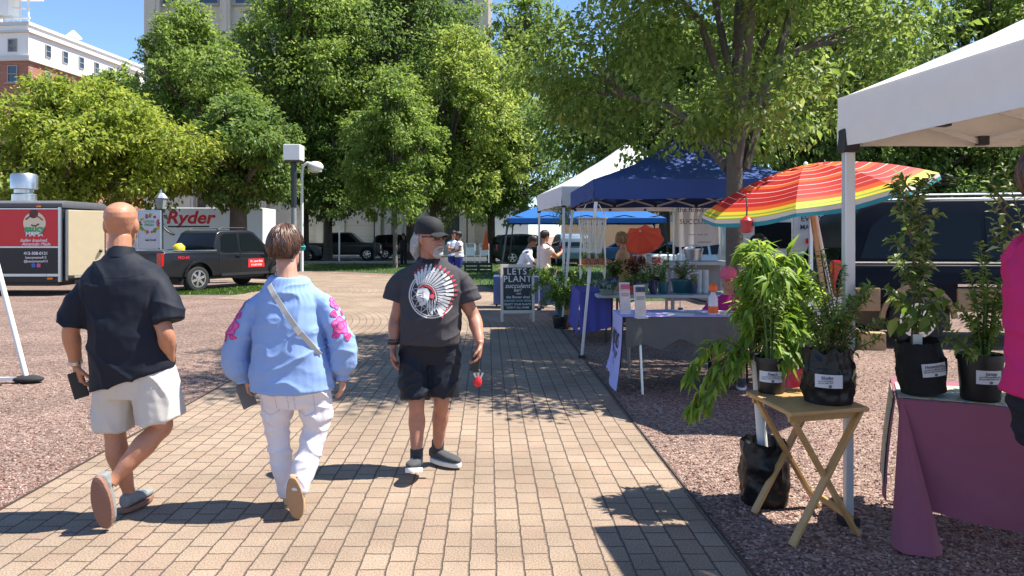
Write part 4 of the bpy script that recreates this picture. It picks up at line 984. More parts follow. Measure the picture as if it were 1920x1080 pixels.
tr_ = n.new("ShaderNodeBsdfTranslucent"); mx = n.new("ShaderNodeMixShader"); mx.inputs[0].default_value = .3; l.new(rp.outputs[0], tr_.inputs[0]); l.new(b.outputs[0], mx.inputs[1]); l.new(tr_.outputs[0], mx.inputs[2]); l.new(mx.outputs[0], n["Material Output"].inputs[0])
umbrella("umbrella", "red, orange and yellow striped umbrella tilted beside the cream canopy leg", PX(1522, 366, 7.0), (-.215, -.06, .972), 1.05, .29, MATS["rainbow_stripes"], 2.06, M_WPAINT, rings=40)
ws = MB(); ws.bar(PX(1520, 385, 6.9), PX(1572, 640, 6.9)-Vector((0, 0, .45)), .036); o = ws.build("wooden_stake", mat("pale_wood", (.42, .29, .17), .7, var=.2, scale=20), bevel=.004); tag(o, "pale wooden stake leaning under the striped umbrella next to its pole", "stake")
umbrella("umbrella", "open orange red umbrella lying tilted beyond the woman in the tan dress", PX(1203, 446, 15.2), (-.25, -.55, .75), .45, .16, cloth("umbrella_coral", (.62, .10, .06), trans=.35), .95, M_GALV, rings=10)

# ============================================================ foliage for pots
LEAFS.update({
 'peach': leafmat("leaf_peach", (.08, .17, .014), (.165, .30, .03), (.36, .47, .07), .45),
 'apple': leafmat("leaf_apple", (.07, .13, .025), (.15, .24, .05), (.42, .48, .22), .35),
 'berry': leafmat("leaf_berry", (.07, .14, .02), (.15, .25, .04), (.30, .38, .09), .4),
 'fern': leafmat("leaf_fern", (.05, .12, .015), (.11, .22, .03), (.30, .40, .10), .4),
 'sil': leafmat("leaf_silver", (.10, .16, .13), (.18, .26, .22), (.34, .42, .36), .2),
 'rus': leafmat("leaf_russet", (.10, .03, .02), (.20, .07, .04), (.28, .16, .06), .3),
})
M_STEM = mat("stem", (.14, .11, .06), .8, var=.3, scale=30); M_GSTEM = mat("green_stem", (.10, .16, .04), .7, var=.3, scale=30)
M_SOIL = mat("soil", (.03, .022, .016), .95, var=.4, scale=30, bump=.8, bscale=60)
M_POT = mat("pot_black", (.009, .009, .010), .45, var=.3, scale=8); M_BAG = mat("bag_black", (.008, .008, .009), .36, var=.3, scale=6, bump=.35, bscale=16, spec=.35)
def branchy(t, branches, n_per, L, W, leafset, stem_m=M_STEM, droop=.3, spread=1.0, r0=.006, hang=.4, start=.15, lname="foliage", seed=0, fold=.25):
    """branches: polylines (lists of points); leaves set alternately along them"""
    rng = random.Random(seed); st = MB(); P, D, N, LL = [], [], [], []
    for br in branches:
        br = [Vector(p) for p in br]; k = len(br)
        fine = []
        for i in range(k-1):
            for s in range(5):
                u = s/5; p0 = br[max(i-1, 0)]; p1 = br[i]; p2 = br[i+1]; p3 = br[min(i+2, k-1)]
                fine.append(.5*((2*p1)+(p2-p0)*u+(2*p0-5*p1+4*p2-p3)*u*u+(3*p1-p0-3*p2+p3)*u**3))
        fine.append(br[-1]); st.tube(fine, [r0*(1-.75*i/len(fine)) for i in range(len(fine))], 5)
        length = sum((fine[i+1]-fine[i]).length for i in range(len(fine)-1)); cnt = max(3, int(n_per*length))
        for j in range(cnt):
            u = start+(1-start)*(j+rng.random()*.6)/cnt; u = min(u, .999); x = u*(len(fine)-1); i = int(x); p = fine[i].lerp(fine[i+1], x-i); tg = (fine[i+1]-fine[i]).normalized()
            a = j*2.4+rng.uniform(-.5, .5); sdv = tg.cross(Vector((0, 0, 1)));  sdv = sdv.normalized() if sdv.length > .1 else Vector((1, 0, 0)); up = sdv.cross(tg)
            d = tg*rng.uniform(.3, .8)+(sdv*math.cos(a)+up*math.sin(a))*spread+Vector((0, 0, -hang*rng.uniform(.5, 1.5)))
            P.append(p); D.append(d); N.append((rng.uniform(-.5, .5), rng.uniform(-.5, .5), 1.0)); LL.append(L*rng.uniform(.6, 1.2)*(1-.35*max(0, u-.7)))
    st.build("stem", stem_m, t, smooth=True)
    LL = np.array(LL); return leaves_mesh(lname, np.array(P), np.array([tuple(d) for d in D]), np.array(N), LL, LL*W/L, LEAFS[leafset], t, fold=fold, droop=droop)
def pot_label(pot, x, z, w_, h_, r_, title):
    """paper plant label wrapped on the pot front, with printed title and emblem"""
    q = MB(); q.grid(lambda u, v: Vector((x+(u-.5)*w_, -math.sqrt(max(.0001, (r_+.004)**2-(x+(u-.5)*w_)**2)), z+(v-.5)*h_)), 10, 1); lb = q.build("label", mat("label_paper", (.62, .62, .64), .6, var=.02), pot)
    yq = -math.sqrt((r_+.004)**2-x*x)-.004
    ink = mat("label_ink", (.12, .12, .13), .7, var=0)
    js = [text("a", title, .024, frame((x, yq, z+h_*.27), (1, 0, 0), (0, -1, 0)), ink, lb, bold=.01), text("b", "fruit tree for garden and yard\nfull sun, water well each week", .0105, frame((x, yq, z-.002), (1, 0, 0), (0, -1, 0)), ink, lb)]
    e = MB(); e.lathe([(.008, -.001), (.008, .001)], (x, yq, z-h_*.36), 8, axis='y'); me = e.build("e", ink, lb); js.append(me); join_text(js, "lettering")
def roundpot(t, r_, h_, m_=None, rim=True, taper=.82, name="pot"):
    q = MB(); pr = [(r_*taper*.95, 0), (r_*taper, .01), (r_*.98, h_*.86)]+([(r_*1.06, h_*.86), (r_*1.06, h_)] if rim else [(r_, h_)])+[(r_*.95, h_), (r_*.93, h_*.9)]
    q.lathe(pr, n=28); o = q.build(name, m_ or M_POT, t, smooth=True)
    s_ = MB(); s_.lathe([(r_*.92, h_*.87), (r_*.5, h_*.89), (.01, h_*.9)], n=20, cap=False); s_.build("soil", M_SOIL, o); return o
def growbag(t, r_, h_, m_=None, crump=.02, top=.02, seed=0, tall=0, n=44):
    """soft plastic or fabric bag with creased sides and a floppy open rim"""
    q = MB()
    def f(u, v):
        a = 2*math.pi*u
        if v <= .8:
            k = v/.8; rr = r_*(.93+.09*math.sin(math.pi*min(1, k*1.1))); z = h_*k
        else:
            k = (v-.8)/.2; rr = r_*(.98-.16*k); z = h_*(1-.16*k)+top*(1-k)
        e = Vector((math.cos(a), math.sin(a), 0)); nz = noise.fractal(Vector((e.x*2.3+seed, e.y*2.3, z*9)), .7, 2, 4)
        rr += crump*nz*min(1, 6*v); z += top*noise.noise(Vector((e.x*3+seed, e.y*3, 5)))*(1 if v > .6 else 0)
        return Vector((e.x*rr, e.y*rr, z))
    q.grid(f, n, 24); q.add([(math.cos(i*.4)*r_*.9, math.sin(i*.4)*r_*.9, .003) for i in range(15)], [tuple(range(15))]); o = q.build("grow_bag", m_ or M_BAG, t, smooth=True, angle=55)
    s_ = MB(); s_.lathe([(r_*.86, h_*.83), (r_*.4, h_*.86), (.01, h_*.87)], n=20, cap=False); s_.build("soil", M_SOIL, o); return o

# ---- folding tray table with two pots
M_WOOD = mat("light_wood", (.50, .29, .11), .45, var=.22, scale=14, bump=.05, bscale=80, coat=.2)
TZ = .70
tl, fl_, fr_ = Vector((1.364, 4.36, TZ)), Vector((1.42, 3.80, TZ)), Vector((1.885, 3.93, TZ)); trr = tl+(fr_-fl_)
tt = thing("tray_table", "small folding light wood tray table with crossed legs", "tray table", ((fl_+trr)/2).xy.to_3d()); to_ = (fl_+trr)/2; to_.z = 0
q = MB(); q.add([p-to_+Vector((0, 0, dz)) for dz in (-.024, 0) for p in (fl_, fr_, trr, tl)], [(3, 2, 1, 0), (4, 5, 6, 7)]+[(i, (i+1) % 4, 4+(i+1) % 4, 4+i) for i in range(4)]); q.build("tabletop", M_WOOD, tt, bevel=.007)
ex = (fr_-fl_).normalized(); ey = (tl-fl_).normalized()
def lp(a, b_, dz): return fl_+ex*a+ey*b_-to_+Vector((0, 0, dz-TZ))
we, wl = (fr_-fl_).length, (tl-fl_).length
for (b_, o1) in ((.05, .022), (wl-.05, -.022)):
    for (a0, a1, off) in ((we-.03, .03, 0), (.03, we-.03, o1)):
        q = MB(); q.bar(lp(a0, b_+off, TZ-.026), lp(a1, b_+off, .0), .045, .02, up=tuple(ex)); q.build("leg", M_WOOD, tt, bevel=.003)
q = MB(); q.bar(lp(we-.06, .08, .09), lp(we-.06, wl-.08, .09), .02, .035); q.build("crossbar", M_WOOD, tt, bevel=.003)
q = MB(); q.bar(lp(.02, .06, TZ-.045), lp(we-.02, .06, TZ-.045), .02, .035); q.build("apron", M_WOOD, tt); q = MB(); q.bar(lp(.02, wl-.06, TZ-.045), lp(we-.02, wl-.06, TZ-.045), .02, .035); q.build("apron", M_WOOD, tt)
def on(px, py, z): 
    Y_ = (CAMH-z)*FPX/(py-HZ); return Vector(((px-960)/FPX*Y_, Y_, z))
pp = on(1446, 735, TZ+.001)
t = thing("potted_plant", "small round black pot with a paper label and fine leaved plant on the tray table", "potted plant", pp)
po = roundpot(t, .088, .205); pot_label(po, -.02, .10, .115, .062, .079, "Peach")
rng = random.Random(5)
def spray(n_, r_, h0, h1, seed, bend=.2, base=(0, 0, 0), dirx=0, side=1.0):
    rg = random.Random(seed); out = []
    for i in range(n_):
        a = i*2.399+rg.uniform(-.3, .3); R_ = r_*rg.uniform(.5, 1.05)*side; H_ = rg.uniform(h0, h1); b0 = Vector(base)+Vector((math.cos(a)*.02, math.sin(a)*.02, 0))
        e = Vector(base)+Vector((math.cos(a)*R_+dirx, math.sin(a)*R_, H_)); mid = b0.lerp(e, .5)+Vector((-math.cos(a)*R_*.15, -math.sin(a)*R_*.15, H_*bend)); out.append([b0, mid, e])
    return out
branchy(t, spray(12, .16, .25, .55, 6, base=(0, 0, .18)), 90, .05, .02, 'berry', M_GSTEM, droop=.3, hang=.3, seed=1)
pp = on(1553, 752, TZ+.001)
t = thing("potted_plant", "black plastic grow bag with a paper label and long thin branches on the tray table", "potted plant", pp)
po = growbag(t, .132, .27, crump=.02, top=.035, seed=4); pot_label(po, -.055, .135, .125, .07, .157, "Blueberry")
br = [[(0, 0, .2), (.03, 0, .5), (-.02, .05, .82)], [(0, 0, .2), (.12, .02, .42), (.24, .05, .62)], [(0, 0, .2), (.14, .0, .35), (.3, -.02, .45)], [(0, 0, .2), (-.08, .02, .4), (-.14, 0, .55)], [(0, 0, .2), (-.1, -.05, .33), (-.2, -.08, .36)], [(.03, 0, .2), (.06, .05, .48), (.10, .04, .74)], [(0, 0, .2), (.02, .08, .4), (-.07, .1, .62)], [(0, 0, .2), (.1, .1, .38), (.17, .12, .55)], [(0, 0, .2), (-.05, -.08, .34), (-.08, -.12, .44)], [(.02, 0, .2), (.2, .02, .3), (.3, .04, .34)]]
branchy(t, br+spray(8, .16, .1, .3, 9, base=(0, 0, .2))+spray(12, .2, .2, .5, 19, base=(.04, 0, .2)), 115, .05, .021, 'berry', M_STEM, droop=.2, hang=.15, seed=2, start=.3)
# peach tree in a black bag on the ground
pt = thing("peach_tree", "young peach tree with drooping long leaves in a black bag on the gravel", "potted tree", (1.52, 4.5, 0))
growbag(pt, .142, .36, crump=.02, top=.03, seed=9)
q = MB(); q.tube([(.0, .02, .3), (-.03, .01, .62), (-.05, 0, .9)], [.032, .03, .028], 10); q.build("trunk_wrap", mat("trunk_wrap_white", (.74, .75, .74), .4, var=.05), pt, smooth=True)
rg = random.Random(12); brs = []
T0 = Vector((-.05, 0, .86))
for i in range(34):
    a = i*2.399; k = rg.random(); zz = rg.uniform(-.05, .70); rr = rg.uniform(.10, .29)*(1.1-.6*max(0, zz-.2))+(.04 if math.cos(a) > 0 else 0)
    cx_ = math.cos(a)*rr
    if zz > .12: cx_ = max(cx_, -.06)+.05
    e = T0+Vector((cx_, math.sin(a)*rr*.8, zz)); b0 = T0+Vector((.03*math.cos(a), .03*math.sin(a), max(0, zz-.3)*.8)); md = b0.lerp(e, .55)+Vector((0, 0, .08)); brs.append([b0, md, e, e+Vector((math.cos(a)*.07, math.sin(a)*.05, -.06))])
for e in ((-.42, -.05, .86), (-.33, -.1, .70), (-.40, -.05, .66)):
    brs.append([T0, T0.lerp(Vector(e), .6)+Vector((0, 0, .12)), Vector(e), Vector(e)+Vector((-.06, 0, -.1))])
brs.append([T0, T0+Vector((0, 0, .4)), T0+Vector((.02, 0, .72))])
for i in range(18):
    e = T0+Vector((rg.uniform(-.06, .30), rg.uniform(-.1, .15), rg.uniform(.15, .66))); brs.append([T0+Vector((0, 0, .1)), T0.lerp(e, .6)+Vector((0, 0, .1)), e, e+Vector((.05, 0, -.07))])
branchy(pt, brs, 105, .115, .029, 'peach', M_STEM, droop=.55, hang=.42, spread=.8, seed=3, fold=.3, r0=.008)
# ---- magenta table with two saplings
KZ = .73; KO = Vector((2.05, 3.985, 0)); KR = R(-25); kt = thing("folding_table", "folding table hidden under the magenta cloth", "table", KO+Matrix.Rotation(KR, 3, "Z") @ Vector((.73, .33, 0)), KR)
q = MB(); q.box((0, 0, KZ-.025), (1.42, .62, .04)); q.build("tabletop", M_WPAINT, kt, bevel=.01)
for sx in (-.6, .6):
    for sy in (-.26, .26): q = MB(); q.tube([(sx, sy, 0), (sx, sy, KZ-.05)], .015, 8); q.build("leg", M_GALV, kt)
C_MAG = cloth("magenta_cloth", (.29, .09, .135), .9, var=.08); C_MAG.node_tree.nodes["Principled BSDF"].inputs["Sheen Weight"].default_value = .15
TX0, TX1, TY0, TY1 = 0.0, 1.45, 0.0, .66
q = MB()
q.grid(lambda u, v: Vector((TX0+(TX1-TX0)*u, TY0+(TY1-TY0)*v, KZ+.002+.002*noise.noise(Vector((u*9, v*9, 0))))), 20, 10)
def front(u, v):
    z = KZ+.002-(KZ-.13-.06*(1-u)+.05*math.sin(u*5))*v
    x = TX0+(TX1-TX0)*u+.09*v*(1-u)
    return Vector((x, TY0-.005-.028*math.sin(v*1.6)-.018*v*math.sin(u*11+.6)-.012*v*noise.noise(Vector((u*8, v*4, 2))), z))
q.grid(front, 46, 22)
def corner(u, v):  # hanging corner fold sweeping out to the floor
    a = Vector((TX0-.002, TY0+.02, KZ+.002)); z = KZ-(KZ-.004)*v+.012
    x0, x1 = TX0-.05*v+.02, TX0+.03+.17*v
    x = x0+(x1-x0)*u; yy_ = TY0-.035*math.sin(v*1.57)-.24*v*(.4+.65*math.sin(math.pi*(u*.8+.1)))-.02*math.sin(u*9)*v
    return Vector((x, yy_, z))
q.grid(corner, 16, 26)
def side(u, v):
    return Vector((TX0-.004-.045*math.sin(v*1.5)-.015*math.sin(u*9)*v, TY0+(TY1-TY0)*u, KZ+.002-.55*v))
q.grid(side, 14, 14)
o = q.build("tablecloth", C_MAG, solid=.004, smooth=True, angle=70); o.location = KO; o.rotation_euler = (0, 0, KR); tag(o, "magenta tablecloth hanging almost to the ground at right", "tablecloth")
m, n, l, b = node_mat("printed_cloth"); tc = n.new("ShaderNodeTexCoord"); vz = n.new("ShaderNodeTexNoise"); vz.inputs["Scale"].default_value = 16; vz.inputs["Detail"].default_value = 5; l.new(tc.outputs["Object"], vz.inputs[0])
rp = ramp(n, [(.3, (.10, .22, .27)), (.42, (.32, .42, .40)), (.5, (.55, .52, .42)), (.58, (.60, .50, .26)), (.7, (.30, .20, .22))]); l.new(vz.outputs[0], rp.inputs[0]); l.new(rp.outputs[0], b.inputs["Base Color"]); b.inputs["Roughness"].default_value = .85
q = MB(); q.grid(lambda u, v: Vector((TX0+.01+(TX1-TX0)*.9*u, TY0+.012+.45*v+.02*math.sin(u*8), KZ+.009+.004*noise.noise(Vector((u*12, v*8, 3))))), 30, 10)
q.grid(lambda u, v: Vector((TX0-.012-.05*math.sin(v*1.5), TY0+.05+.38*u+.02*math.sin(v*6), KZ+.008-.50*v)), 10, 16)
o = q.build("table_runner", m, solid=.003, smooth=True); o.location = KO; o.rotation_euler = (0, 0, KR); tag(o, "faded blue and yellow printed cloth laid over the magenta tablecloth", "cloth")
q = MB()
for i, (x, z, w_) in enumerate(((2.30, .47, .12), (2.38, .46, .14), (2.46, .455, .1), (2.33, .435, .1), (2.28, .42, .08))):
    pass
pp = on(1732, 737, KZ+.014)
t = thing("potted_plant", "tall apple sapling in a tilted black fabric bag on the magenta table", "potted plant", pp)
e = bpy.data.objects.new("x", None)
po = growbag(t, .120, .26, mat("bag_fabric", (.010, .010, .011), .85, var=.25, bump=.5, bscale=60), crump=.012, top=.03, seed=21)
po.rotation_euler = (0, R(-7), 0); po.location = (0, 0, .012); pot_label(po, .0, .14, .125, .07, .139, "Honeycrisp")
S0 = Vector((-.07, 0, .22)); TOP = Vector((-.16, .02, 1.14))
brs = [[S0, Vector((-.05, .0, .55)), Vector((-.02, .01, .85)), TOP]]
brs += [[S0, Vector((-.02, 0, .5)), Vector((.0, 0, .72)), Vector((-.03, .0, 1.0)), Vector((-.02, 0, 1.16))]]
rg = random.Random(8)
for i in range(20):
    z = .42+.036*i; a = i*2.399; r_ = .13*rg.uniform(.6, 1.1); s = Vector((-.05-.03*(z-.4), 0, z)); e_ = s+Vector((math.cos(a)*r_, math.sin(a)*r_, .10)); brs.append([s, s.lerp(e_, .5), e_])
branchy(t, brs, 105, .066, .032, 'apple', M_STEM, droop=.25, hang=.05, spread=.9, seed=4, start=.28, r0=.007, fold=.32)
branchy(t, spray(7, .15, .06, .22, 3, base=(-.04, -.02, .34)), 40, .10, .062, 'berry', M_STEM, droop=.4, hang=.7, seed=6, lname="lower_leaves")
q = MB(); q.box((-.05, -.03, .28), (.05, .004, .09)); q.build("plant_tag", M_SWH, t)
pp = on(1838, 748, KZ+.014)
t = thing("potted_plant", "bushy blueberry plant in a round black pot beside the woman in pink", "potted plant", pp)
po = roundpot(t, .108, .24, taper=.86); pot_label(po, -.01, .13, .12, .07, .1005, "Jersey")
brs = [[(0, 0, .2), (.02, 0, .5), (.0, 0, .83)], [(0, 0, .2), (.04, 0, .5), (.03, .02, .76)], [(-.02, -.05, .2), (-.12, -.06, .27), (-.24, -.08, .32)], [(0, 0, .2), (-.1, 0, .3), (-.2, .02, .42)], [(0, -.05, .2), (-.08, -.1, .26), (-.14, -.13, .24)]]+spray(16, .14, .15, .5, 14, base=(.02, 0, .2))
branchy(t, brs, 120, .052, .022, 'berry', M_GSTEM, droop=.2, hang=.1, spread=.9, seed=7)
t = thing("potted_plant", "leafy sapling behind the head of the woman in pink at the right edge", "potted plant", (2.98, 4.2, KZ+.014))
po = roundpot(t, .12, .25); S = Vector((0, 0, .2))
branchy(t, [[S, (-.05, 0, .6), (-.12, 0, .95), (-.22, 0, 1.25)], [S, (-.1, 0, .5), (-.2, -.02, .72), (-.30, -.02, .88)], [S, (.03, 0, .6), (-.03, 0, 1.0), (-.1, .0, 1.4)]]+[[(-.1-.02*i, 0, .7+.08*i), (-.2-.02*i, -.02, .8+.08*i), (-.27-.01*i, -.02, .86+.08*i)] for i in range(5)], 42, .07, .036, 'apple', M_STEM, droop=.2, hang=.0, seed=9, r0=.007)
# red bag, cardboard box
q = MB(); q.loft([((0, 0, 0), .11, .08), ((0, 0, .1), .125, .09), ((0, 0, .24), .11, .07), ((.01, 0, .33), .08, .04), ((.02, 0, .40), .09, .02)], 20)
o = fuse(q, "bag", mat("red_plastic", (.55, .02, .03), .3, var=.1), voxel=.012, smooth=2, disp=lambda p, n_: .012*noise.noise(p*18)); o.location = (2.56, 6.75, 0); tag(o, "red plastic bag on the gravel seen between the pots on the tray table", "bag")
p = PX(1610, 640, 11.0); cb = thing("cardboard_box", "open brown cardboard box on the gravel beside the dark blue van", "box", (p.x, 10.6, 0), R(-14))
q = MB(); q.box((0, 0, .12), (.32, .24, .24)); q.build("carton", mat("cardboard", (.42, .27, .14), .8, var=.08), cb, bevel=.004)
q = MB(); q.lathe([(.025, -.002), (.025, .002)], (-.02, -.1215, .14), 12, axis='y'); q.build("hand_hole", mat("hole_white", (.55, .5, .45), .8), cb)
# ============================================================ stall with lavender table banner
q0 = Vector((1.14, 7.45, 0)); MZ = .77
mt = thing("folding_table", "folding table with a lavender banner cloth hanging over its left end", "table", q0)
q = MB(); q.box((.95, .55, MZ-.025), (1.86, .75, .045)); q.build("tabletop", mat("table_grey", (.33, .34, .35), .5), mt, bevel=.012)
for (x, y0, y1) in ((.16, .2, .10), (.16, .9, .95), (1.75, .2, .12), (1.75, .9, .95)): q = MB(); q.tube([(x, y0, MZ-.05), (x+.02, y1, 0)], .016, 8); q.build("leg", M_GALV, mt)
C_LAV = cloth("lavender_cloth", (.47, .44, .74), .8, var=.04); C_DGREY = cloth("charcoal_cloth", (.12, .125, .12), .85, var=.15)
# the charcoal cloth under it
q = MB(); q.grid(lambda u, v: q0+Vector((1.9*u, .16+.78*v, MZ+.002)), 4, 4)
def fr(u, v): return q0+Vector((.02+1.88*u, .158-.03*math.sin(u*31)**2*v-.02*v, MZ+.002-(.27+.03*math.sin(u*14)+.03*math.cos(u*33))*v))
q.grid(fr, 60, 8); q.grid(lambda u, v: q0+Vector((.0-.03*v, .16+.8*u, MZ+.002-.5*v-.1*math.sin(u*5)*v)), 12, 8)
o = q.build("tablecloth", C_DGREY, solid=.003, smooth=True, angle=60); tag(o, "charcoal cloth gathered up along the front of the brochure table", "tablecloth")
q = MB(); q.grid(lambda u, v: q0+Vector((-.012+1.5*u, .15+.72*v, MZ+.010)), 12, 6)
def endp(u, v): return q0+Vector((-.018-.06*v*v-.04*math.sin(u*5+.4)*v-.05*v**3*(u), .15+.72*u-.05*v*(1-u)-.04*v*v, MZ+.010-(.63+.11*(1-u))*v))
q.grid(endp, 16, 20)
o = q.build("table_banner", C_LAV, solid=.003, smooth=True, angle=60); tag(o, "lavender banner cloth with navy lettering over the table end", "table banner")
M_INK = mat("navy_ink", (.02, .02, .05), .6, var=0)
bv = bvh_of(o)
def wrap(objs, name, bvh, d, m_, par, off=.003):
    """press flat lettering or shapes onto a surface along direction d"""
    d = Vector(d).normalized(); j = join_text(objs, name) if len(objs) > 1 else objs[0]
    bm = bmesh.new(); bm.from_mesh(j.data); bmesh.ops.subdivide_edges(bm, edges=[e for e in bm.edges if e.calc_length() > .03], cuts=2)
    bm.to_mesh(j.data); bm.free()
    for v in j.data.vertices:
        h_ = bvh.ray_cast(v.co-d*1.0, d)
        if h_[0] is not None: v.co = h_[0]-d*off
    j.data.update(); return j
fy = lambda y, z, s: frame(q0+Vector((-.1, y, z)), (0, -1, 0), (-1, 0, 0))
wrap([text("a", "MOMS", .215, fy(.50, MZ-.26, 0), M_INK, o, bold=.02, sx=.9, ext=0), text("b", "PARTNERSHIP", .105, fy(.50, MZ-.40, 0), M_INK, o, bold=.012, sx=.82, ext=0), text("c", "momspartnership.org", .04, fy(.50, MZ-.48, 0), M_INK, o, ext=0, bold=.01)], "lettering", bv, (1, 0, 0), M_INK, o)
q = MB(); q.lathe([(.016, -.002), (.016, .002)], q0+Vector((-.1, .57, MZ-.15)), 10, axis='x'); d_ = q.build("orange_dot", M_AMBER, o)
for v in d_.data.vertices: v.co.x += .055
# brochure holders and papers
M_ACR = mat("acrylic", (.62, .62, .66), .15, var=.05); M_FLY = mat("flyer", (.62, .56, .50), .5, var=.25, scale=14)
for k, (px, py, lab) in enumerate(((1172, 588, "narrow brochure stand nearest the lavender table end"), (1200, 596, "narrow brochure stand second from the lavender table end"))):
    pp = on(px, py, MZ+.012); t = thing("brochure_stand", lab, "brochure stand", pp, R(12), "brochure stands on the table")
    q = MB(); q.box((0, .0, .165), (.115, .012, .33), Matrix.Rotation(R(-9), 3, 'X')); q.box((0, -.03, .006), (.115, .1, .01)); q.build("holder", M_ACR, t, bevel=.002)
    q = MB(); q.box((0, -.0095, .17), (.10, .003, .30), Matrix.Rotation(R(-9), 3, 'X')); f_ = q.build("flyer", M_FLY, t)
    q = MB(); q.box((0, -.035, .305) if 0 else (0, .012, .285), (.095, .004, .05), Matrix.Rotation(R(-9), 3, 'X')); 
    q = MB(); q.box((0, -.0125, .285), (.096, .003, .05), Matrix.Rotation(R(-9), 3, 'X')); q.box((0, -.0125, .21), (.085, .003, .006), Matrix.Rotation(R(-9), 3, 'X')); q.box((0, -.0125, .19), (.085, .003, .006), Matrix.Rotation(R(-9), 3, 'X')); q.build("printed_heading", MATS["food_pink"] if k == 0 else M_NVY, f_)
    q = MB(); q.box((0, -.0125, .09), (.08, .003, .07), Matrix.Rotation(R(-9), 3, 'X')); q.build("printed_picture", mat("print_tan", (.50, .28, .14), .6, var=.4, scale=30), f_)
pc = [mat("paper_teal", (.22, .42, .45), .6, var=.3, scale=20), mat("paper_white", (.70, .70, .70), .6, var=.04), mat("paper_blue", (.18, .26, .5), .6, var=.3, scale=20)]
for k, (x, y, a, c_, lab) in enumerate(((.75, .5, 8, 0, "teal printed leaflet"), (.62, .35, -20, 1, "white sheet of paper"), (1.05, .6, 15, 1, "white leaflet behind the teal one"), (1.3, .45, -6, 2, "blue printed leaflet"), (1.15, .32, 30, 1, "white leaflet near the front edge"), (.5, .7, 12, 2, "blue leaflet at the back"))):
    q = MB(); q.box((0, 0, .003), (.28, .21, .006)); o = q.build("leaflet", pc[c_]); o.location = q0+Vector((x, y, MZ+.012+.0005*k)); o.rotation_euler = (0, 0, R(a)); tag(o, lab+" on the lavender covered table", "leaflet", "leaflets on the brochure table")
t = thing("spray_bottle", "clear bottle with a bright orange cap and label on the brochure table", "bottle", on(1337, 590, MZ+.012))
q = MB(); q.lathe([(.045, 0), (.05, .02), (.05, .17), (.025, .22), (.02, .24)], n=18); q.build("bottle", M_ACR, t, smooth=True)
q = MB(); q.lathe([(.0525, .02), (.0525, .09)], n=18); q.build("label", mat("bright_orange", (.80, .14, .02), .5), t)
q = MB(); q.lathe([(.03, .24), (.045, .25), (.045, .3), (.02, .32)], n=14); q.build("cap", MATS["bright_orange"], t)
# ============================================================ flower stall tables
M_TBL = mat("table_pale", (.42, .44, .46), .5); FZ = .76
f0 = Vector((1.28, 10.75, 0)); ft_ = thing("folding_table", "grey plastic folding table full of potted flowers under the navy canopy", "table", f0)
q = MB(); q.box((1.0, .4, FZ-.03), (2.1, .76, .05)); q.build("tabletop", M_TBL, ft_, bevel=.015)
for x in (.25, 1.8):
    for y in (.12, .68): q = MB(); q.tube([(x, y, FZ-.05), (x, y, 0)], .017, 8); q.build("leg", M_POST, ft_)
q = MB(); q.bar((.3, .2, .6), (.8, .3, .72), .02); q.bar((1.75, .2, .6), (1.2, .3, .72), .02); q.build("brace", M_POST, ft_)
b0 = Vector((1.02, 11.15, 0)); bt2 = thing("side_table", "small table under a blue violet cloth beside the fern", "table", b0)
q = MB(); q.box((.22, .75, FZ-.02), (.46, 1.5, .04)); q.build("tabletop", M_TBL, bt2)
for x in (.03, .4):
    for y in (.1, 1.4): q = MB(); q.tube([(x, y, FZ-.04), (x, y, 0)], .015, 8); q.build("leg", M_POST, bt2)
C_VIO = cloth("violet_cloth", (.09, .09, .34), .8, var=.08); q = MB()
q.grid(lambda u, v: b0+Vector((.46*u, 1.5*v, FZ+.003)), 6, 10)
q.grid(lambda u, v: b0+Vector((-.01-.03*v*(1+math.sin(u*21)), 1.52*u-.01, FZ+.003-.62*v)), 40, 8); q.grid(lambda u, v: b0+Vector((.47*u-.01, -.012-.025*v*(1+math.sin(u*17)), FZ+.003-(.62-.1*u)*v)), 24, 8)
o = q.build("tablecloth", C_VIO, solid=.003, smooth=True, angle=60); tag(o, "blue violet cloth draped over the small side table", "tablecloth")
# tall grey display stand behind
gs = thing("display_stand", "tall grey display stand behind the flower pots", "stand", (3.0, 12.1, 0))
q = MB(); q.box((0, 0, 1.17), (.95, .5, .06)); q.build("shelf", M_TBL, gs, bevel=.01)
q = MB(); q.box((0, .22, .85), (.9, .03, .62)); q.build("back_panel", mat("panel_grey", (.28, .28, .30), .6), gs)
for x in (-.45, .45):
    for y in (-.22, .22): q = MB(); q.box((x, y, .57), (.04, .04, 1.14)); q.build("leg", M_TBL, gs)
def bucket(label, p, r_, h_, m_, name="bucket"):
    t = thing(name, label, name, p); q = MB(); q.lathe([(r_*.75, 0), (r_*.97, h_*.95), (r_*1.04, h_*.95), (r_*1.04, h_), (r_*.95, h_), (r_*.72, .02)], n=24); q.build("body", m_, t, smooth=True)
    q = MB(); q.tube([(math.cos(a)*r_, 0, h_*.9+math.sin(a)*r_*.5) for a in [math.pi*i/10 for i in range(11)]], .005, 5); q.build("handle", M_GALV, t); return t
bucket("galvanised metal bucket on top of the tall grey stand", (2.92, 12.02, 1.201), .16, .2, M_GALV)
TPOT = mat("pot_teal", (.02, .10, .12), .4); GPOT = mat("pot_green", (.16, .25, .19), .5); RPOT = mat("pot_wrap_red", (.35, .03, .05), .35); NPOT = mat("pot_navy", (.02, .03, .09), .4); TERR = mat("terracotta", (.38, .11, .05), .8, var=.15)
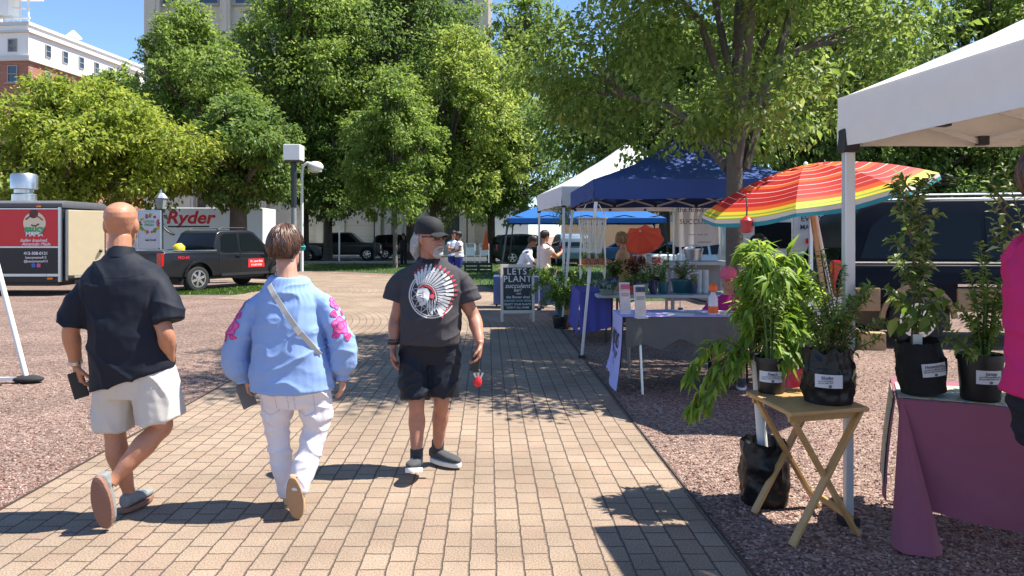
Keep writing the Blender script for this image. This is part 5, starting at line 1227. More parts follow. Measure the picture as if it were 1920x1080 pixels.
def bedding(label, px, py, z, w_, h_, pm, ls, L=.05, Wd=.028, n_=12, ph=.13, r_=None, hang=.2, flowers=None, group="potted flowers on the stall", per=70, name="potted_plant"):
    p = on(px, py, z); r_ = r_ or w_*.32; t = thing(name, label, "potted plant", p, 0, group); roundpot(t, r_, ph, pm)
    branchy(t, spray(n_, w_*.5, h_*.35, h_, px, base=(0, 0, ph*.85)), per, L, Wd, ls, M_GSTEM, hang=hang, seed=px, droop=.3, r0=.004)
    if flowers:
        rg = random.Random(px); q = MB()
        for i in range(22): q.ball((rg.uniform(-.5, .5)*w_, rg.uniform(-.5, .5)*w_, ph+rg.uniform(.3, 1.05)*h_), (.014, .014, .008), 6)
        q.build("blossom", flowers, t)
    return t
WFL = mat("white_petal", (.78, .78, .74), .6); PFL = mat("pink_petal", (.65, .12, .22), .6)
bedding("silvery leafed plant at the left end of the flower table", 1138, 552, FZ, .34, .16, GPOT, 'sil', .09, .05, 16, .08, hang=.3)
bedding("green plant in a red wrapped pot on the flower table", 1178, 553, FZ, .24, .22, RPOT, 'peach', .06, .03, 12, .13)
bedding("green leafy plant in a pale green pot beside the red wrapped one", 1205, 552, FZ, .26, .24, GPOT, 'fern', .07, .03, 12, .16)
bedding("russet leafed plant standing at the back of the flower table", 1190, 536, FZ, .34, .34, NPOT, 'rus', .10, .05, 14, .15)
bedding("dark broad leafed plant behind the brochure stands", 1150, 536, FZ, .30, .30, NPOT, 'dark', .10, .05, 14, .16)
bedding("tall green flowering plant left of the teal planter", 1243, 550, FZ, .26, .42, TPOT, 'peach', .05, .025, 16, .17, flowers=WFL)
bedding("bushy white flowered plant in the wide teal planter", 1279, 548, FZ, .42, .30, TPOT, 'dark', .045, .02, 20, .20, r_=.165, flowers=WFL)
bedding("small white flowered plant right of the teal planter", 1300, 550, FZ, .14, .20, NPOT, 'berry', .04, .02, 8, .14, flowers=WFL)
bedding("pink flowered plant between the red wrapped and dark pots", 1223, 540, FZ, .26, .3, NPOT, 'mid', .06, .03, 12, .13, flowers=PFL)
for k, (px, lab) in enumerate(((1310, "left stack of clear plastic cups on the flower table"), (1322, "right stack of clear plastic cups on the flower table"))):
    q = MB()
    for i in range(9): q.lathe([(.042, i*.035), (.055, i*.035+.06), (.06, i*.035+.062)], n=14, cap=False)
    o = q.build("cup_stack", mat("clear_plastic", (.55, .57, .58), .15, var=.1), smooth=True); o.location = on(px, 549, FZ); tag(o, lab, "cups", "cup stacks")
t = thing("vase", "dark blue glass vase in front of the flower table's edge", "vase", on(1241, 558, FZ-.0)); t.location.y = 10.86; q = MB(); q.lathe([(.04, 0), (.06, .06), (.035, .16), (.05, .2)], n=16); q.build("body", NPOT, t, smooth=True); q = MB(); q.lathe([(.052, .2), (.045, .2)], n=16, cap=False); q.build("rim", NPOT, t)
# macrame hanging shelf with little pots
C_CORD = cloth("cotton_cord", (.70, .64, .52), .9); mh = thing("macrame_hanger", "cream macrame hanging shelf on the navy canopy's front bar", "macrame hanger", PX(1111, 443, 9.72)+Vector((0, 0, 0)))
zt_ = (HZ-410)*9.72/FPX; zs = -(497-HZ)*9.72/FPX; ztop = (HZ-383)*9.72/FPX
q = MB(); q.tube([(-.2, 0, zt_), (.2, 0, zt_)], .009, 8); q.build("dowel", M_WOOD, mh)
q = MB()
for s in (-1, 1):
    q.tube([(s*.08, 0, ztop), (s*.185, 0, zt_)], .006, 6)
    for dy in (-.07, .07): q.tube([(s*.17, 0, zt_), (s*.15, dy*.4, zt_-.2), (s*.165, dy, zs)], .007, 6)
    q.tube([(s*.165, 0, zs), (s*.15, 0, zs-.09), (s*.16, 0, zs-.18)], [.012, .022, .006], 6)
q.build("cord", C_CORD, mh)
q = MB()
for i in range(15):
    x = -.17+.34*i/14
    q.tube([(x, .02, zt_), (x+.012*math.sin(i*2), .03, zt_-.15), (x*.7+.01*math.sin(i*5), .035, zt_-.32), (x*.55, .03, zs+.06-.1*abs(math.sin(i*1.7)))], .0105, 6)
for j in range(7):
    z = zt_-.05-.055*j; w_ = .16*(1-j*.06); q.tube([(-w_+2*w_*i/12, .025+.006*(-1)**i, z-.015*(-1)**i) for i in range(13)], .006, 5)
q.build("woven_panel", C_CORD, mh)
q = MB(); q.box((0, 0, zs), (.37, .17, .016)); q.build("shelf", M_WOOD, mh, bevel=.003)
for k, (x, lab) in enumerate(((-.11, "left terracotta pot on the macrame shelf"), (0, "middle terracotta pot with a pale succulent on the macrame shelf"), (.11, "right terracotta pot on the macrame shelf"))):
    t = thing("succulent_pot", lab, "potted succulent", mh.location+Vector((x, 0, zs+.009)), 0, "pots on the macrame shelf"); roundpot(t, .048, .075, TERR)
    branchy(t, spray(9, .04, .03, .08, 20+k, base=(0, 0, .07)), 160, .03, .016, ('berry', 'sil', 'berry')[k], M_GSTEM, seed=k, hang=0, r0=.003)
# fern in a black pot, hanging plant, pottery jug
p = on(1052, 616, 0)
t = thing("potted_fern", "large arching fern in a black pot beside the chalkboard", "potted fern", p); roundpot(t, .15, .22)
rg = random.Random(31); brs = []
for i in range(40):
    a = i*2.399; r_ = rg.uniform(.22, .46); h_ = rg.uniform(.25, .85); e = Vector((math.cos(a)*r_, math.sin(a)*r_*.8, .2+h_)); b_ = Vector((.03*math.cos(a), .03*math.sin(a), .2)); brs.append([b_, b_.lerp(e, .5)+Vector((-math.cos(a)*.06, -math.sin(a)*.05, .12)), e, e+Vector((math.cos(a)*.12, math.sin(a)*.1, -.09))])
branchy(t, brs, 80, .10, .028, 'fern', M_GSTEM, droop=.3, hang=.15, spread=.9, seed=8, r0=.004)
q = MB(); q.lathe([(.07, 0), (.1, .1), (.085, .3), (.05, .4), (.06, .45)], n=18); o = q.build("vase", mat("ochre_glaze", (.50, .27, .07), .3, var=.2), smooth=True); o.location = (p.x+.12, p.y-.12, .24); o.location = (p.x+.2, p.y+.32, 0); o.scale = (1.2, 1.2, 1.55); tag(o, "tall ochre ceramic vase standing behind the fern's pot", "vase")
t = thing("hanging_plant", "spider plant hanging under the front of the white canopy", "hanging plant", PX(1058, 415, 13.6)); roundpot(t, .09, .1, GPOT)
q = MB()
for s in (-1, 1): q.tube([(s*.09, 0, .1), (0, 0, .42)], .004, 5)
q.build("hanger", M_WPAINT, t); branchy(t, spray(22, .3, -.12, .2, 40, base=(0, 0, .08), bend=.5), 40, .12, .022, 'fern', M_GSTEM, droop=.4, seed=12, r0=.004)
# chalkboard
p = on(971, 604, 0); ck = thing("chalkboard", "white framed chalkboard sign with planting message standing on the pavers", "chalkboard", p, R(4))
M_FRM = mat("frame_whitewood", (.66, .60, .52), .7, var=.12, scale=12); M_SLATE = mat("slate", (.035, .045, .055), .7, var=.2, scale=3); M_CHALK = mat("chalk", (.75, .77, .76), .9, var=.05); M_CHALKT = mat("chalk_teal", (.35, .62, .66), .9, var=.05)
tilt = Matrix.Rotation(R(-8), 4, 'X'); HC = 1.08
def tbox(c, d, name, m_, par, bev=.004):
    q_ = MB(); q_.box(c, d); q_.xf(tilt); return q_.build(name, m_, par, bevel=bev)
for s in (-1, 1): tbox((s*.293, 0, HC/2), (.05, .03, HC), "leg", M_FRM, ck)
tbox((0, 0, HC-.03), (.535, .03, .06), "top_rail", M_FRM, ck); tbox((0, 0, .19), (.535, .03, .06), "bottom_rail", M_FRM, ck)
sl_ = tbox((0, .003, .62), (.535, .016, .81), "slate", M_SLATE, ck, 0)
q = MB()
for s in (-1, 1): q.bar((s*.28, .16, HC-.05), (s*.28, .42, 0), .04, .025)
q.build("rear_leg", M_FRM, ck)
ct = lambda x, z: tilt @ frame((x, -.008, z), (1, 0, 0), (0, -1, 0))
join_text([text("a", "LETS", .165, ct(-.01, .94), M_CHALK, sl_, bold=.008, spacing=1.15), text("b", "PLANT", .165, ct(.0, .80), M_CHALK, sl_, bold=.008, spacing=1.1), text("c", "succulent", .125, ct(0, .675), M_CHALK, sl_, bold=.01, shear=.3), text("d", "bar!", .09, ct(0, .595), M_CHALK, sl_, bold=.01, shear=.2), text("e", "with", .055, ct(.02, .53), M_CHALK, sl_, bold=.01), text("f", "the flower shed", .07, ct(.01, .465), M_CHALK, sl_, bold=.012), text("h", "SELECT YOUR PLANTS", .05, ct(0, .33), M_CHALK, sl_, bold=.015), text("i", "TAKE IT ALL HOME", .05, ct(0, .27), M_CHALK, sl_, bold=.015)], "lettering")
text("lettering", "CHOOSE YOUR VESSEL", .05, ct(0, .395), M_CHALKT, sl_, bold=.015)
# market goods under the far canopies
mk = thing("market_table", "low table with striped cloth and baskets behind the chalkboard", "table", (.35, 16.8, 0)); q = MB(); q.box((.0, 0, .68), (1.5, .7, .05)); q.build("tabletop", M_TBL, mk)
q = MB(); q.grid(lambda u, v: Vector((-.76+1.52*u, -.36-.02*math.sin(u*40)*v, .71-.6*v)), 40, 4); q.grid(lambda u, v: Vector((-.76+1.52*u, -.36+.72*v, .71)), 4, 4)
q.build("cloth", cloth("blue_check_cloth", (.10, .14, .30)), mk, solid=.003)
for sx in (-.7, .7): q = MB(); q.box((sx, .2, .33), (.04, .04, .66)); q.build("leg", M_POST, mk)
wick = mat("wicker", (.36, .22, .10), .8, var=.3, scale=40, bump=.5, bscale=90)
for k, (x, lab) in enumerate(((-.5, "left wicker basket on the table behind the chalkboard"), (0.0, "middle wicker basket on the table behind the chalkboard"), (.5, "right wicker basket on the table behind the chalkboard"))):
    t = thing("basket", lab, "basket", (.35+x, 16.75, .715), 0, "baskets on the market table"); q = MB(); q.lathe([(.13, 0), (.17, .16), (.18, .17), (.15, .15), (.12, .02)], n=16); q.build("body", wick, t)
    q = MB()
    for i in range(12): q.ball((.1*math.cos(i*2.4)*(i/12), .1*math.sin(i*2.4)*(i/12), .17), .035, 7)
    q.build("produce", (MATS["food_red"], MATS["food_yellow"], MATS["food_green"])[k], t)
# yellow green recycling tub and cooler by the stall
bucket("blue plastic tub on the ground behind the fern", (1.0, 13.9, 0), .22, .4, mat("tub_blue", (.04, .12, .32), .4), name="tub")
# white plastic chair under the umbrella
wc = thing("plastic_chair", "white plastic chair seen behind the peach tree", "chair", (3.28, 8.25, 0), R(-70)); M_PLW = mat("plastic_white", (.74, .74, .74), .35, var=.03)
q = MB(); q.box((0, 0, .43), (.46, .44, .03)); q.build("seat", M_PLW, wc, bevel=.01)
q = MB(); q.grid(lambda u, v: Vector(((u-.5)*.46, .22+.07*v-.03*math.sin(math.pi*u), .45+.48*v)), 10, 6); q.build("backrest", M_PLW, wc, solid=.02, smooth=True)
for sx in (-.2, .2):
    for sy in (-.19, .2): q = MB(); q.tube([(sx, sy, .42), (sx*1.12, sy*1.12, 0)], [.022, .016], 8); q.build("leg", M_PLW, wc)
    q = MB(); q.tube([(sx*1.1, -.18, .43), (sx*1.15, -.16, .64), (sx*1.1, .24, .66)], .018, 8); q.build("armrest", M_PLW, wc)
# red lantern hanging from the umbrella edge
t = thing("lantern", "small red lantern hanging from the umbrella's front edge", "lantern", PX(1400, 424, 6.5)); q = MB(); q.lathe([(.02, -.06), (.05, -.05), (.055, .05), (.03, .075), (.01, .09)], n=14); q.build("body", mat("lantern_red", (.45, .03, .03), .35), t, smooth=True)
q = MB(); q.tube([(0, 0, .09), (0.01, 0.02, .17), (.015, .06, .25)], .007, 5); q.build("cord", M_BLKP, t)
# ============================================================ people
def skinmat(name, col, red=(.5, .16, .10)):
    m = mat(name, col, .45, var=.24, scale=22, bump=.12, bscale=120, spec=.4)
    b = m.node_tree.nodes["Principled BSDF"]; b.inputs["Subsurface Weight"].default_value = .12; b.inputs["Subsurface Radius"].default_value = (.012, .004, .002); b.inputs["Subsurface Scale"].default_value = 1
    return m
def crv(pts, rads, k=5):
    """smooth a chain of joints into a finer tapered path"""
    P = [Vector(p) for p in pts]; n = len(P); op, orr = [], []
    for i in range(n-1):
        p0, p1, p2, p3 = P[max(i-1, 0)], P[i], P[i+1], P[min(i+2, n-1)]
        for s in range(k):
            u = s/k; op.append(.5*((2*p1)+(p2-p0)*u+(2*p0-5*p1+4*p2-p3)*u*u+(3*p1-p0-3*p2+p3)*u**3)); orr.append(rads[i]+(rads[i+1]-rads[i])*(u*u*(3-2*u)))
    op.append(P[-1]); orr.append(rads[-1]); return op, orr
def limb(mb, pts, rads, n=16, flat=1.0): a, b_ = crv(pts, rads); mb.tube(a, b_, n, flat=flat)
def basis(f, up):
    f = Vector(f).normalized(); up = Vector(up); s = f.cross(up).normalized(); up = s.cross(f); return s, up, f
def hand(mb, wrist, d, pn, thumb, curl=.5, sz=1.0, spread=.02):
    """palm, four unequal bent fingers and a thumb; d fingers, pn palm-facing normal, thumb = side the thumb is on"""
    d = Vector(d).normalized(); pn = Vector(pn); pn = (pn-d*pn.dot(d)).normalized(); th = Vector(thumb); th = (th-d*th.dot(d)-pn*th.dot(pn)).normalized(); W = Vector(wrist)
    rot = Matrix((th, pn, d)).transposed()
    mb.loft([(W-d*.02*sz, .026*sz, .020*sz, rot), (W+d*.015*sz, .030*sz, .018*sz, rot), (W+d*.045*sz, .040*sz, .0175*sz, rot), (W+d*.08*sz, .042*sz, .015*sz, rot), (W+d*.096*sz, .038*sz, .012*sz, rot)], 16, p=2.4)
    for i, (o, L) in enumerate(((.030, .072), (.010, .082), (-.011, .077), (-.030, .060))):
        b0 = W+d*(.086-.006*abs(i-1))*sz+th*o*sz; dd = (d+th*(o*1.6+spread*(1.5-i))).normalized(); pts = [b0-d*.02]; p = b0; a = curl*(.55+.12*i); pts.append(p)
        for s in (.45, .32, .23):
            ax = dd.cross(pn).normalized(); dd = Matrix.Rotation(a, 3, ax) @ dd; p = p+dd*L*s*sz; pts.append(p); a = curl*.9
        mb.tube(pts, [.0095*sz, .0095*sz, .009*sz, .0083*sz, .006*sz], 8)
    b0 = W+d*.022*sz+th*.03*sz; t1 = b0+(th*.75+d*.62+pn*.25).normalized()*.036*sz; t2 = t1+(th*.25+d*.85+pn*(.3+.4*curl)).normalized()*.033*sz; t3 = t2+(d*.9-th*.1+pn*(.25+.5*curl)).normalized()*.025*sz
    mb.tube([b0-th*.015*sz, b0, t1, t2, t3], [.013*sz, .0145*sz, .0115*sz, .010*sz, .0065*sz], 8)
def headmesh(mb, c, yaw=0, pitch=0, s=1.0, roll=0, face=True):
    q = MB()
    prof = [(-.118, .060, .018, .018), (-.105, .052, .040, .036), (-.085, .040, .053, .055), (-.055, .022, .062, .074), (-.02, .010, .068, .088), (.015, .004, .0745, .096), (.045, -.003, .0785, .0985), (.072, -.006, .0745, .0925), (.092, -.008, .0640, .079), (.107, -.009, .047, .058), (.117, -.010, .027, .034), (.121, -.010, .006, .008)]
    q.loft([((0, y, z), rx, ry) for z, y, rx, ry in prof], 26, p=2.15)
    if face:
        q.tube([(0, .092, .03), (0, .108, -.005), (0, .121, -.026), (0, .100, -.04)], [.008, .010, .014, .006], 10)  # nose
        for sx in (-1, 1):
            q.ball((sx*.012, .104, -.030), (.009, .010, .008), 8)
            q.ball((sx*.031, .078, .030), (.026, .018, .009), 10)      # brow
            q.ball((sx*.034, .074, -.022), (.022, .018, .018), 10)     # cheek
        q.ball((0, .094, -.062), (.024, .010, .007), 10); q.ball((0, .090, -.074), (.021, .011, .007), 10); q.ball((0, .084, -.098), (.022, .014, .014), 10)  # lips, chin
    for sx in (-1, 1):
        q.ball((sx*.077, -.008, -.002), (.010, .020, .033), 12, Matrix.Rotation(sx*-.35, 3, 'Z')); q.ball((sx*.074, -.002, -.03), (.008, .011, .012), 8)
    M = Matrix.Translation(Vector(c)) @ Matrix.Rotation(yaw, 4, 'Z') @ Matrix.Rotation(roll, 4, 'Y') @ Matrix.Rotation(pitch, 4, 'X') @ Matrix.Diagonal((s, s, s, 1))
    mb.merge(q.xf(M)); return M
def leg(mb, hip, knee, ank, s=1.0, fat=1.0):
    hip, knee, ank = Vector(hip), Vector(knee), Vector(ank); back = Vector((0, -.012, 0))
    limb(mb, [hip, hip.lerp(knee, .5), knee.lerp(hip, .12), knee, knee.lerp(ank, .12)+back, knee.lerp(ank, .32)+back*2, knee.lerp(ank, .6)+back, knee.lerp(ank, .88), ank], [.088*fat, .078*fat, .058*fat, .054*fat, .052*fat, .0585*fat, .046*fat, .034*s, .036*s])
def arm(mb, sh, el, wr, s=1.0, fat=1.0):
    sh, el, wr = Vector(sh), Vector(el), Vector(wr)
    limb(mb, [sh, sh.lerp(el, .45), el.lerp(sh, .1), el.lerp(wr, .1), el.lerp(wr, .3), el.lerp(wr, .7), wr], [.056*fat, .050*fat, .041*fat, .042*fat, .044*fat, .034*fat, .027*s])
def shoe(parent, ank, fwd, up, um, sm, L=.27, W=.048, name="shoe", thick=.028, hgt=.075, collar=True, voxel=.006, band=None):
    s, u, f = basis(fwd, up); A = Vector(ank); rot = Matrix((s, u, f)).transposed(); base = A-u*hgt
    q = MB(); h0 = A-f*.062-u*hgt
    def ring(t, w_, h_, lift=0): return (h0+f*L*t+u*(thick+h_/2+lift), w_, h_/2, rot)
    q.loft([ring(.0, W*.45, .06), ring(.03, W*.70, .074), ring(.14, W*.78, .078), ring(.3, W*.80, .068), ring(.48, W*.92, .056), ring(.68, W*1.0, .046), ring(.85, W*.88, .038), ring(.95, W*.62, .030), ring(1.0, W*.25, .018)], 18, p=2.5)
    if collar: q.loft([(A-u*.03, .043, .036, Matrix((s, f, -u)).transposed()), (A+u*.02, .040, .040, Matrix((s, f, -u)).transposed())], 16)
    sh = fuse(q, name, um, parent, voxel=voxel, smooth=3)
    q = MB(); n = 22; out = []
    for i in range(n):
        a = 2*math.pi*i/n; x = math.cos(a); y = math.sin(a); t = (1-x)/2; w_ = W*(1.04 if t > .4 else .86+.18*t/.4)*abs(y)**.75*math.copysign(1, y); out.append((t, w_*(1+.06*math.sin(t*3.1))))
    q.prism(out, lambda t, w_: h0+f*L*(t*1.02-.01)+s*w_, lambda t, w_: h0+f*L*(t*1.02-.01)+s*w_+u*thick)
    q.build("sole", sm, sh, bevel=.004, smooth=True, angle=40); return sh
def wrinkle(a, sx=(4, 4, 14), f2=30, fa=.3):
    def f(p, n_):
        v = noise.noise(Vector((p.x*sx[0], p.y*sx[1], p.z*sx[2]))); r_ = 1-abs(noise.noise(Vector((p.x*sx[0]*1.7+9, p.y*sx[1]*1.7, p.z*sx[2]*1.5))))*2
        c = (1-abs(noise.noise(Vector((p.x*sx[0]*1.3+p.z*2+3, p.y*sx[1]*1.3, p.z*sx[2]*.9+p.x*3)))))**7
        return a*(1.1*v+r_*.4+fa*noise.noise(p*f2)+1.5*c)
    return f
def garment(name, rings, tubes, m, parent, voxel=.008, smooth=5, disp=None, p=2.3):
    q = MB(); q.loft(rings, 30, p=p)
    for pts, rads in tubes: limb(q, pts, rads)
    return fuse(q, name, m, parent, voxel, smooth, disp)
ROTY = lambda a: Matrix.Rotation(a, 3, 'Y')
SK_A = skinmat("skin_tanned", (.47, .215, .125)); SK_W = skinmat("skin_fair", (.50, .27, .19)); SK_B = skinmat("skin_ruddy", (.44, .20, .13)); SK_D = skinmat("skin_brown", (.20, .10, .06))
SOLE_R = mat("sole_brown", (.24, .12, .085), .8, var=.15, bump=.3, bscale=70); SOLE_T = mat("sole_tan", (.36, .22, .12), .8, var=.2, bump=.3, bscale=60); SOLE_W = mat("sole_white", (.72, .70, .66), .6, var=.08)
SH_GREY = mat("shoe_grey", (.22, .23, .23), .8, var=.15, bump=.3, bscale=150); SH_DK = mat("shoe_charcoal", (.06, .062, .068), .85, var=.15, bump=.3, bscale=150); SH_TAN = mat("sandal_tan", (.50, .34, .2), .6, var=.1)
def press(mb, name, m_, par, bvh, M_, d, off=.003):
    """lay flat shapes (x, 0, z) placed by M_ onto a cloth surface"""
    mb.xf(M_); o = mb.build(name, m_, par); d = Vector(d).normalized(); bm = bmesh.new(); bm.from_mesh(o.data); bmesh.ops.subdivide_edges(bm, edges=[e for e in bm.edges if e.calc_length() > .014], cuts=1, use_grid_fill=True); kill = []
    for v in bm.verts:
        h_ = bvh.ray_cast(v.co-d*.6, d)
        if h_[0] is not None and (h_[0]-v.co).length < .25: v.co = h_[0]-d*off
        else: kill.append(v)
    bmesh.ops.delete(bm, geom=kill, context='VERTS'); bm.to_mesh(o.data); bm.free(); return o
def seam(mb, pts, w_=.004):
    for i in range(len(pts)-1):
        a_, b_ = Vector((pts[i][0], 0, pts[i][1])), Vector((pts[i+1][0], 0, pts[i+1][1])); nn_ = (b_-a_).cross(Vector((0, 1, 0))).normalized()*w_/2; k_ = max(1, int((b_-a_).length/.012))
        for j in range(k_): p_, r_ = a_.lerp(b_, j/k_), a_.lerp(b_, (j+1)/k_); mb.add([p_+nn_, r_+nn_, r_-nn_, p_-nn_], [(0, 1, 2, 3)])
# ---- bald man walking away
A = thing("person", "bald man in a dark navy polo and pale shorts walking away, phone in left hand", "person", (-2.15, 4.2, 0))
q = MB(); headmesh(q, (-.064, .03, 1.662), yaw=R(10), s=1.09, pitch=R(4))
limb(q, [(-.04, -.01, 1.42), (-.055, .0, 1.52), (-.06, .015, 1.6)], [.078, .061, .060])
q.loft([((0, 0, .80), .15, .10), ((.01, 0, .95), .16, .11), ((-.01, 0, 1.15), .17, .11), ((-.025, 0, 1.30), .15, .095), ((-.03, 0, 1.41), .10, .075), ((-.04, 0, 1.47), .07, .06)], 22)
arm(q, (-.155, 0, 1.315), (-.318, -.03, 1.08), (-.33, .05, .865), fat=1.08); hand(q, (-.33, .052, .86), (.12, .12, -1), (.5, .75, .1), (.85, -.4, 0), .75)
arm(q, (.11, 0, 1.315), (.243, -.09, 1.07), (.215, .02, .885), fat=1.08); hand(q, (.215, .03, .88), (-.1, .25, -1), (-1, 0, 0), (0, 1, 0), .3)
leg(q, (-.07, 0, .86), (-.115, .06, .49), (-.06, .12, .09), fat=1.08); leg(q, (.11, 0, .87), (.165, .03, .52), (-.035, -.135, .255), fat=1.1)
fuse(q, "body", SK_A, A, voxel=.005, smooth=3, factor=.4)
NAVY = cloth("polo_navy", (.0105, .0135, .023), .7, var=.08)
def rgs(L): return [((cx, cy, z), rx, ry, ROTY(t)) for z, cx, cy, rx, ry, t in L]
shA = garment("shirt", rgs([(.80, .018, 0, .236, .155, R(-17)), (.90, .018, 0, .226, .155, R(-11)), (1.02, .008, 0, .218, .152, R(-4)), (1.15, -.012, 0, .224, .15, 0), (1.28, -.022, 0, .238, .142, 0), (1.36, -.025, 0, .235, .128, 0), (1.42, -.028, 0, .19, .105, 0), (1.465, -.035, 0, .115, .085, 0), (1.50, -.045, 0, .076, .07, 0)]),
  [([(-.10, 0, 1.40), (-.20, -.005, 1.325), (-.265, -.015, 1.22), (-.305, -.025, 1.10)], [.058, .070, .080, .086]), ([(.05, 0, 1.40), (.15, -.01, 1.33), (.212, -.035, 1.23), (.245, -.06, 1.125)], [.058, .070, .080, .085])], NAVY, A, .0075, 5, wrinkle(.0085, (3.4, 3.4, 6), 26, .2))
q = MB(); q.lathe([(.082, -.022), (.078, .0), (.066, .042), (.060, .040), (.066, -.01)], (-.046, .0, 1.495), 24, rot=Matrix.Rotation(R(-10), 3, 'X'), cap=False); q.build("collar", NAVY, A, smooth=True, angle=80)
q = MB(); seam(q, [(-.19, 1.395), (-.10, 1.375), (.04, 1.375), (.13, 1.395)], .003); seam(q, [(-.205, 1.36), (-.20, 1.25), (-.19, 1.17)], .003); seam(q, [(.15, 1.36), (.148, 1.25), (.14, 1.17)], .003)
press(q, "shirt_seam", mat("seam_navy", (.004, .005, .009), .8, var=0), shA, bvh_of(shA), Matrix(), (0, 1, 0), .0015)
STONE = cloth("shorts_stone", (.55, .52, .48), .8, var=.05)
garment("shorts", [((.01, 0, .70), .17, .11), ((.015, 0, .80), .205, .135), ((.015, 0, .93), .20, .13)], [([(-.08, 0, .82), (-.10, .02, .66), (-.112, .035, .52)], [.115, .108, .100]), ([(.11, 0, .84), (.145, .01, .70), (.165, .02, .575)], [.125, .128, .128])], STONE, A, .0075, 4, wrinkle(.008, (5, 5, 5), 24, .3))
shoe(A, (-.06, .12, .095), (.1, 1, 0), (0, 0, 1), SH_GREY, SOLE_R); shoe(A, (-.055, -.15, .262), (.13, .10, -.98), (0, 1, .1), SH_GREY, SOLE_R, L=.285)
q = MB(); q.lathe([(.034, -.012), (.037, -.01), (.037, .01), (.034, .012)], (-.331, .045, .885), 18, rot=Matrix.Rotation(R(15), 3, 'X')); q.box((-.362, .045, .885), (.012, .03, .03)); q.build("wristwatch", M_GALV, A, bevel=.002)
q = MB()
for s in (-1, 1): q.tube([(-.064+s*.080, .03, 1.675), (-.064+s*.080, .08, 1.672), (-.064+s*.070, .125, 1.668)], .004, 6)
q.build("glasses", M_BLKP, A)
def held(name, label, cat, root, loc, rot, mb_, m_, bev=.006):
    o = mb_.build(name, m_, bevel=bev); o.matrix_world = root.matrix_basis @ Matrix.Translation(loc) @ rot; return tag(o, label, cat)
q = MB(); q.box((0, 0, 0), (.078, .012, .155)); held("phone", "dark phone case in the bald man's left hand", "phone", A, (-.315, .045, .755), Matrix.Rotation(R(35), 4, 'Z') @ Matrix.Rotation(R(-14), 4, 'Y'), q, M_BLKP)
# ---- woman in blue blouse walking away
Wm = thing("person", "woman in a blue embroidered blouse and white trousers walking away", "person", (-1.25, 4.35, 0))
q = MB(); M = headmesh(q, (-.074, .02, 1.525), yaw=R(-16), s=.95)
limb(q, [(-.05, -.015, 1.32), (-.06, -.005, 1.40), (-.07, .01, 1.47)], [.072, .058, .056])
q.loft([((-.03, 0, .75), .15, .11), ((-.04, 0, 1.0), .16, .11), ((-.045, 0, 1.2), .14, .085), ((-.05, 0, 1.31), .075, .06), ((-.055, 0, 1.37), .065, .055)], 22)
arm(q, (-.165, 0, 1.215), (-.335, -.02, 1.0), (-.335, .05, .765), fat=.95); hand(q, (-.335, .055, .76), (.12, .15, -1), (.6, .7, 0), (.75, -.3, 0), .8, .93)
arm(q, (.085, 0, 1.225), (.24, -.02, 1.02), (.252, .04, .785), fat=.95); hand(q, (.252, .04, .78), (-.02, .1, -1), (-1, .1, 0), (0, 1, 0), .45, .93)
leg(q, (-.11, 0, .80), (-.13, .05, .45), (-.065, .08, .08), fat=.52); leg(q, (.10, 0, .80), (.10, .01, .46), (.025, -.12, .205), fat=.5)
fuse(q, "body", SK_W, Wm, voxel=.005, smooth=3, factor=.4)
BLUE = cloth("blouse_blue", (.25, .375, .66), .8, var=.06)
def gather(p, n_):
    a = math.atan2(p.x+.05, p.y); k = max(0, min(1, (p.z-1.12)/.2))
    return .0085*(noise.noise(Vector((p.x*5, p.y*5, p.z*9)))*.8+(1-2*abs(noise.noise(Vector((p.x*6+p.z*3, p.y*6, p.z*13+3)))))*.45)+k*.0018*math.sin(a*26+7*noise.noise(p*7))*(.3+abs(noise.noise(p*9)))+.009*(1-abs(noise.noise(Vector((p.x*5+p.z*4, p.y*5, p.z*9-p.x*4)))))**7
sleeveL = ([(-.14, 0, 1.265), (-.235, 0, 1.185), (-.315, -.005, 1.06), (-.365, .01, .92), (-.355, .03, .83), (-.337, .045, .775)], [.052, .062, .068, .078, .078, .047])
sleeveR = ([(.06, 0, 1.275), (.15, 0, 1.195), (.220, -.005, 1.08), (.262, .01, .94), (.258, .025, .85), (.252, .035, .795)], [.052, .062, .067, .078, .078, .047])
bl = garment("blouse", [((-.028, 0, .715), .238, .178), ((-.032, 0, .80), .236, .178), ((-.042, 0, .95), .212, .165), ((-.050, 0, 1.10), .195, .15), ((-.05, 0, 1.20), .185, .135), ((-.05, 0, 1.275), .165, .115), ((-.052, 0, 1.335), .125, .092), ((-.055, 0, 1.36), .098, .08)], [sleeveL, sleeveR], BLUE, Wm, .007, 4, gather)
for (c, d, r_) in (((-.336, .046, .772), (.05, .1, -1), .043), ((.252, .036, .79), (0, .05, -1), .043)):
    q = MB(); q.tube([Vector(c)-Vector(d)*.014, Vector(c)+Vector(d)*.03], [r_*1.02, r_*.95], 18); q.build("cuff", BLUE, Wm, smooth=True)
PNK = mat("embroidery_pink", (.72, .13, .36), .8, var=.1); MGT = mat("embroidery_magenta", (.55, .02, .20), .8, var=.1)
bv = bvh_of(bl)
def flower(mb, cx, cz, r_, k=5, rot=0, inner=.45):
    pts = []
    for i in range(k*6):
        a = 2*math.pi*i/(k*6); pts.append((cx+math.cos(a+rot)*r_*(.74+.26*abs(math.cos(k*a/2))), cz+math.sin(a+rot)*r_*(.74+.26*abs(math.cos(k*a/2)))))
    n = len(pts); mb.add([(x, 0, z) for x, z in pts]+[((x-cx)*.5+cx, 0, (z-cz)*.5+cz) for x, z in pts]+[(cx, 0, cz)], [(i, (i+1) % n, n+(i+1) % n, n+i) for i in range(n)]+[(n+i, n+(i+1) % n, 2*n) for i in range(n)])
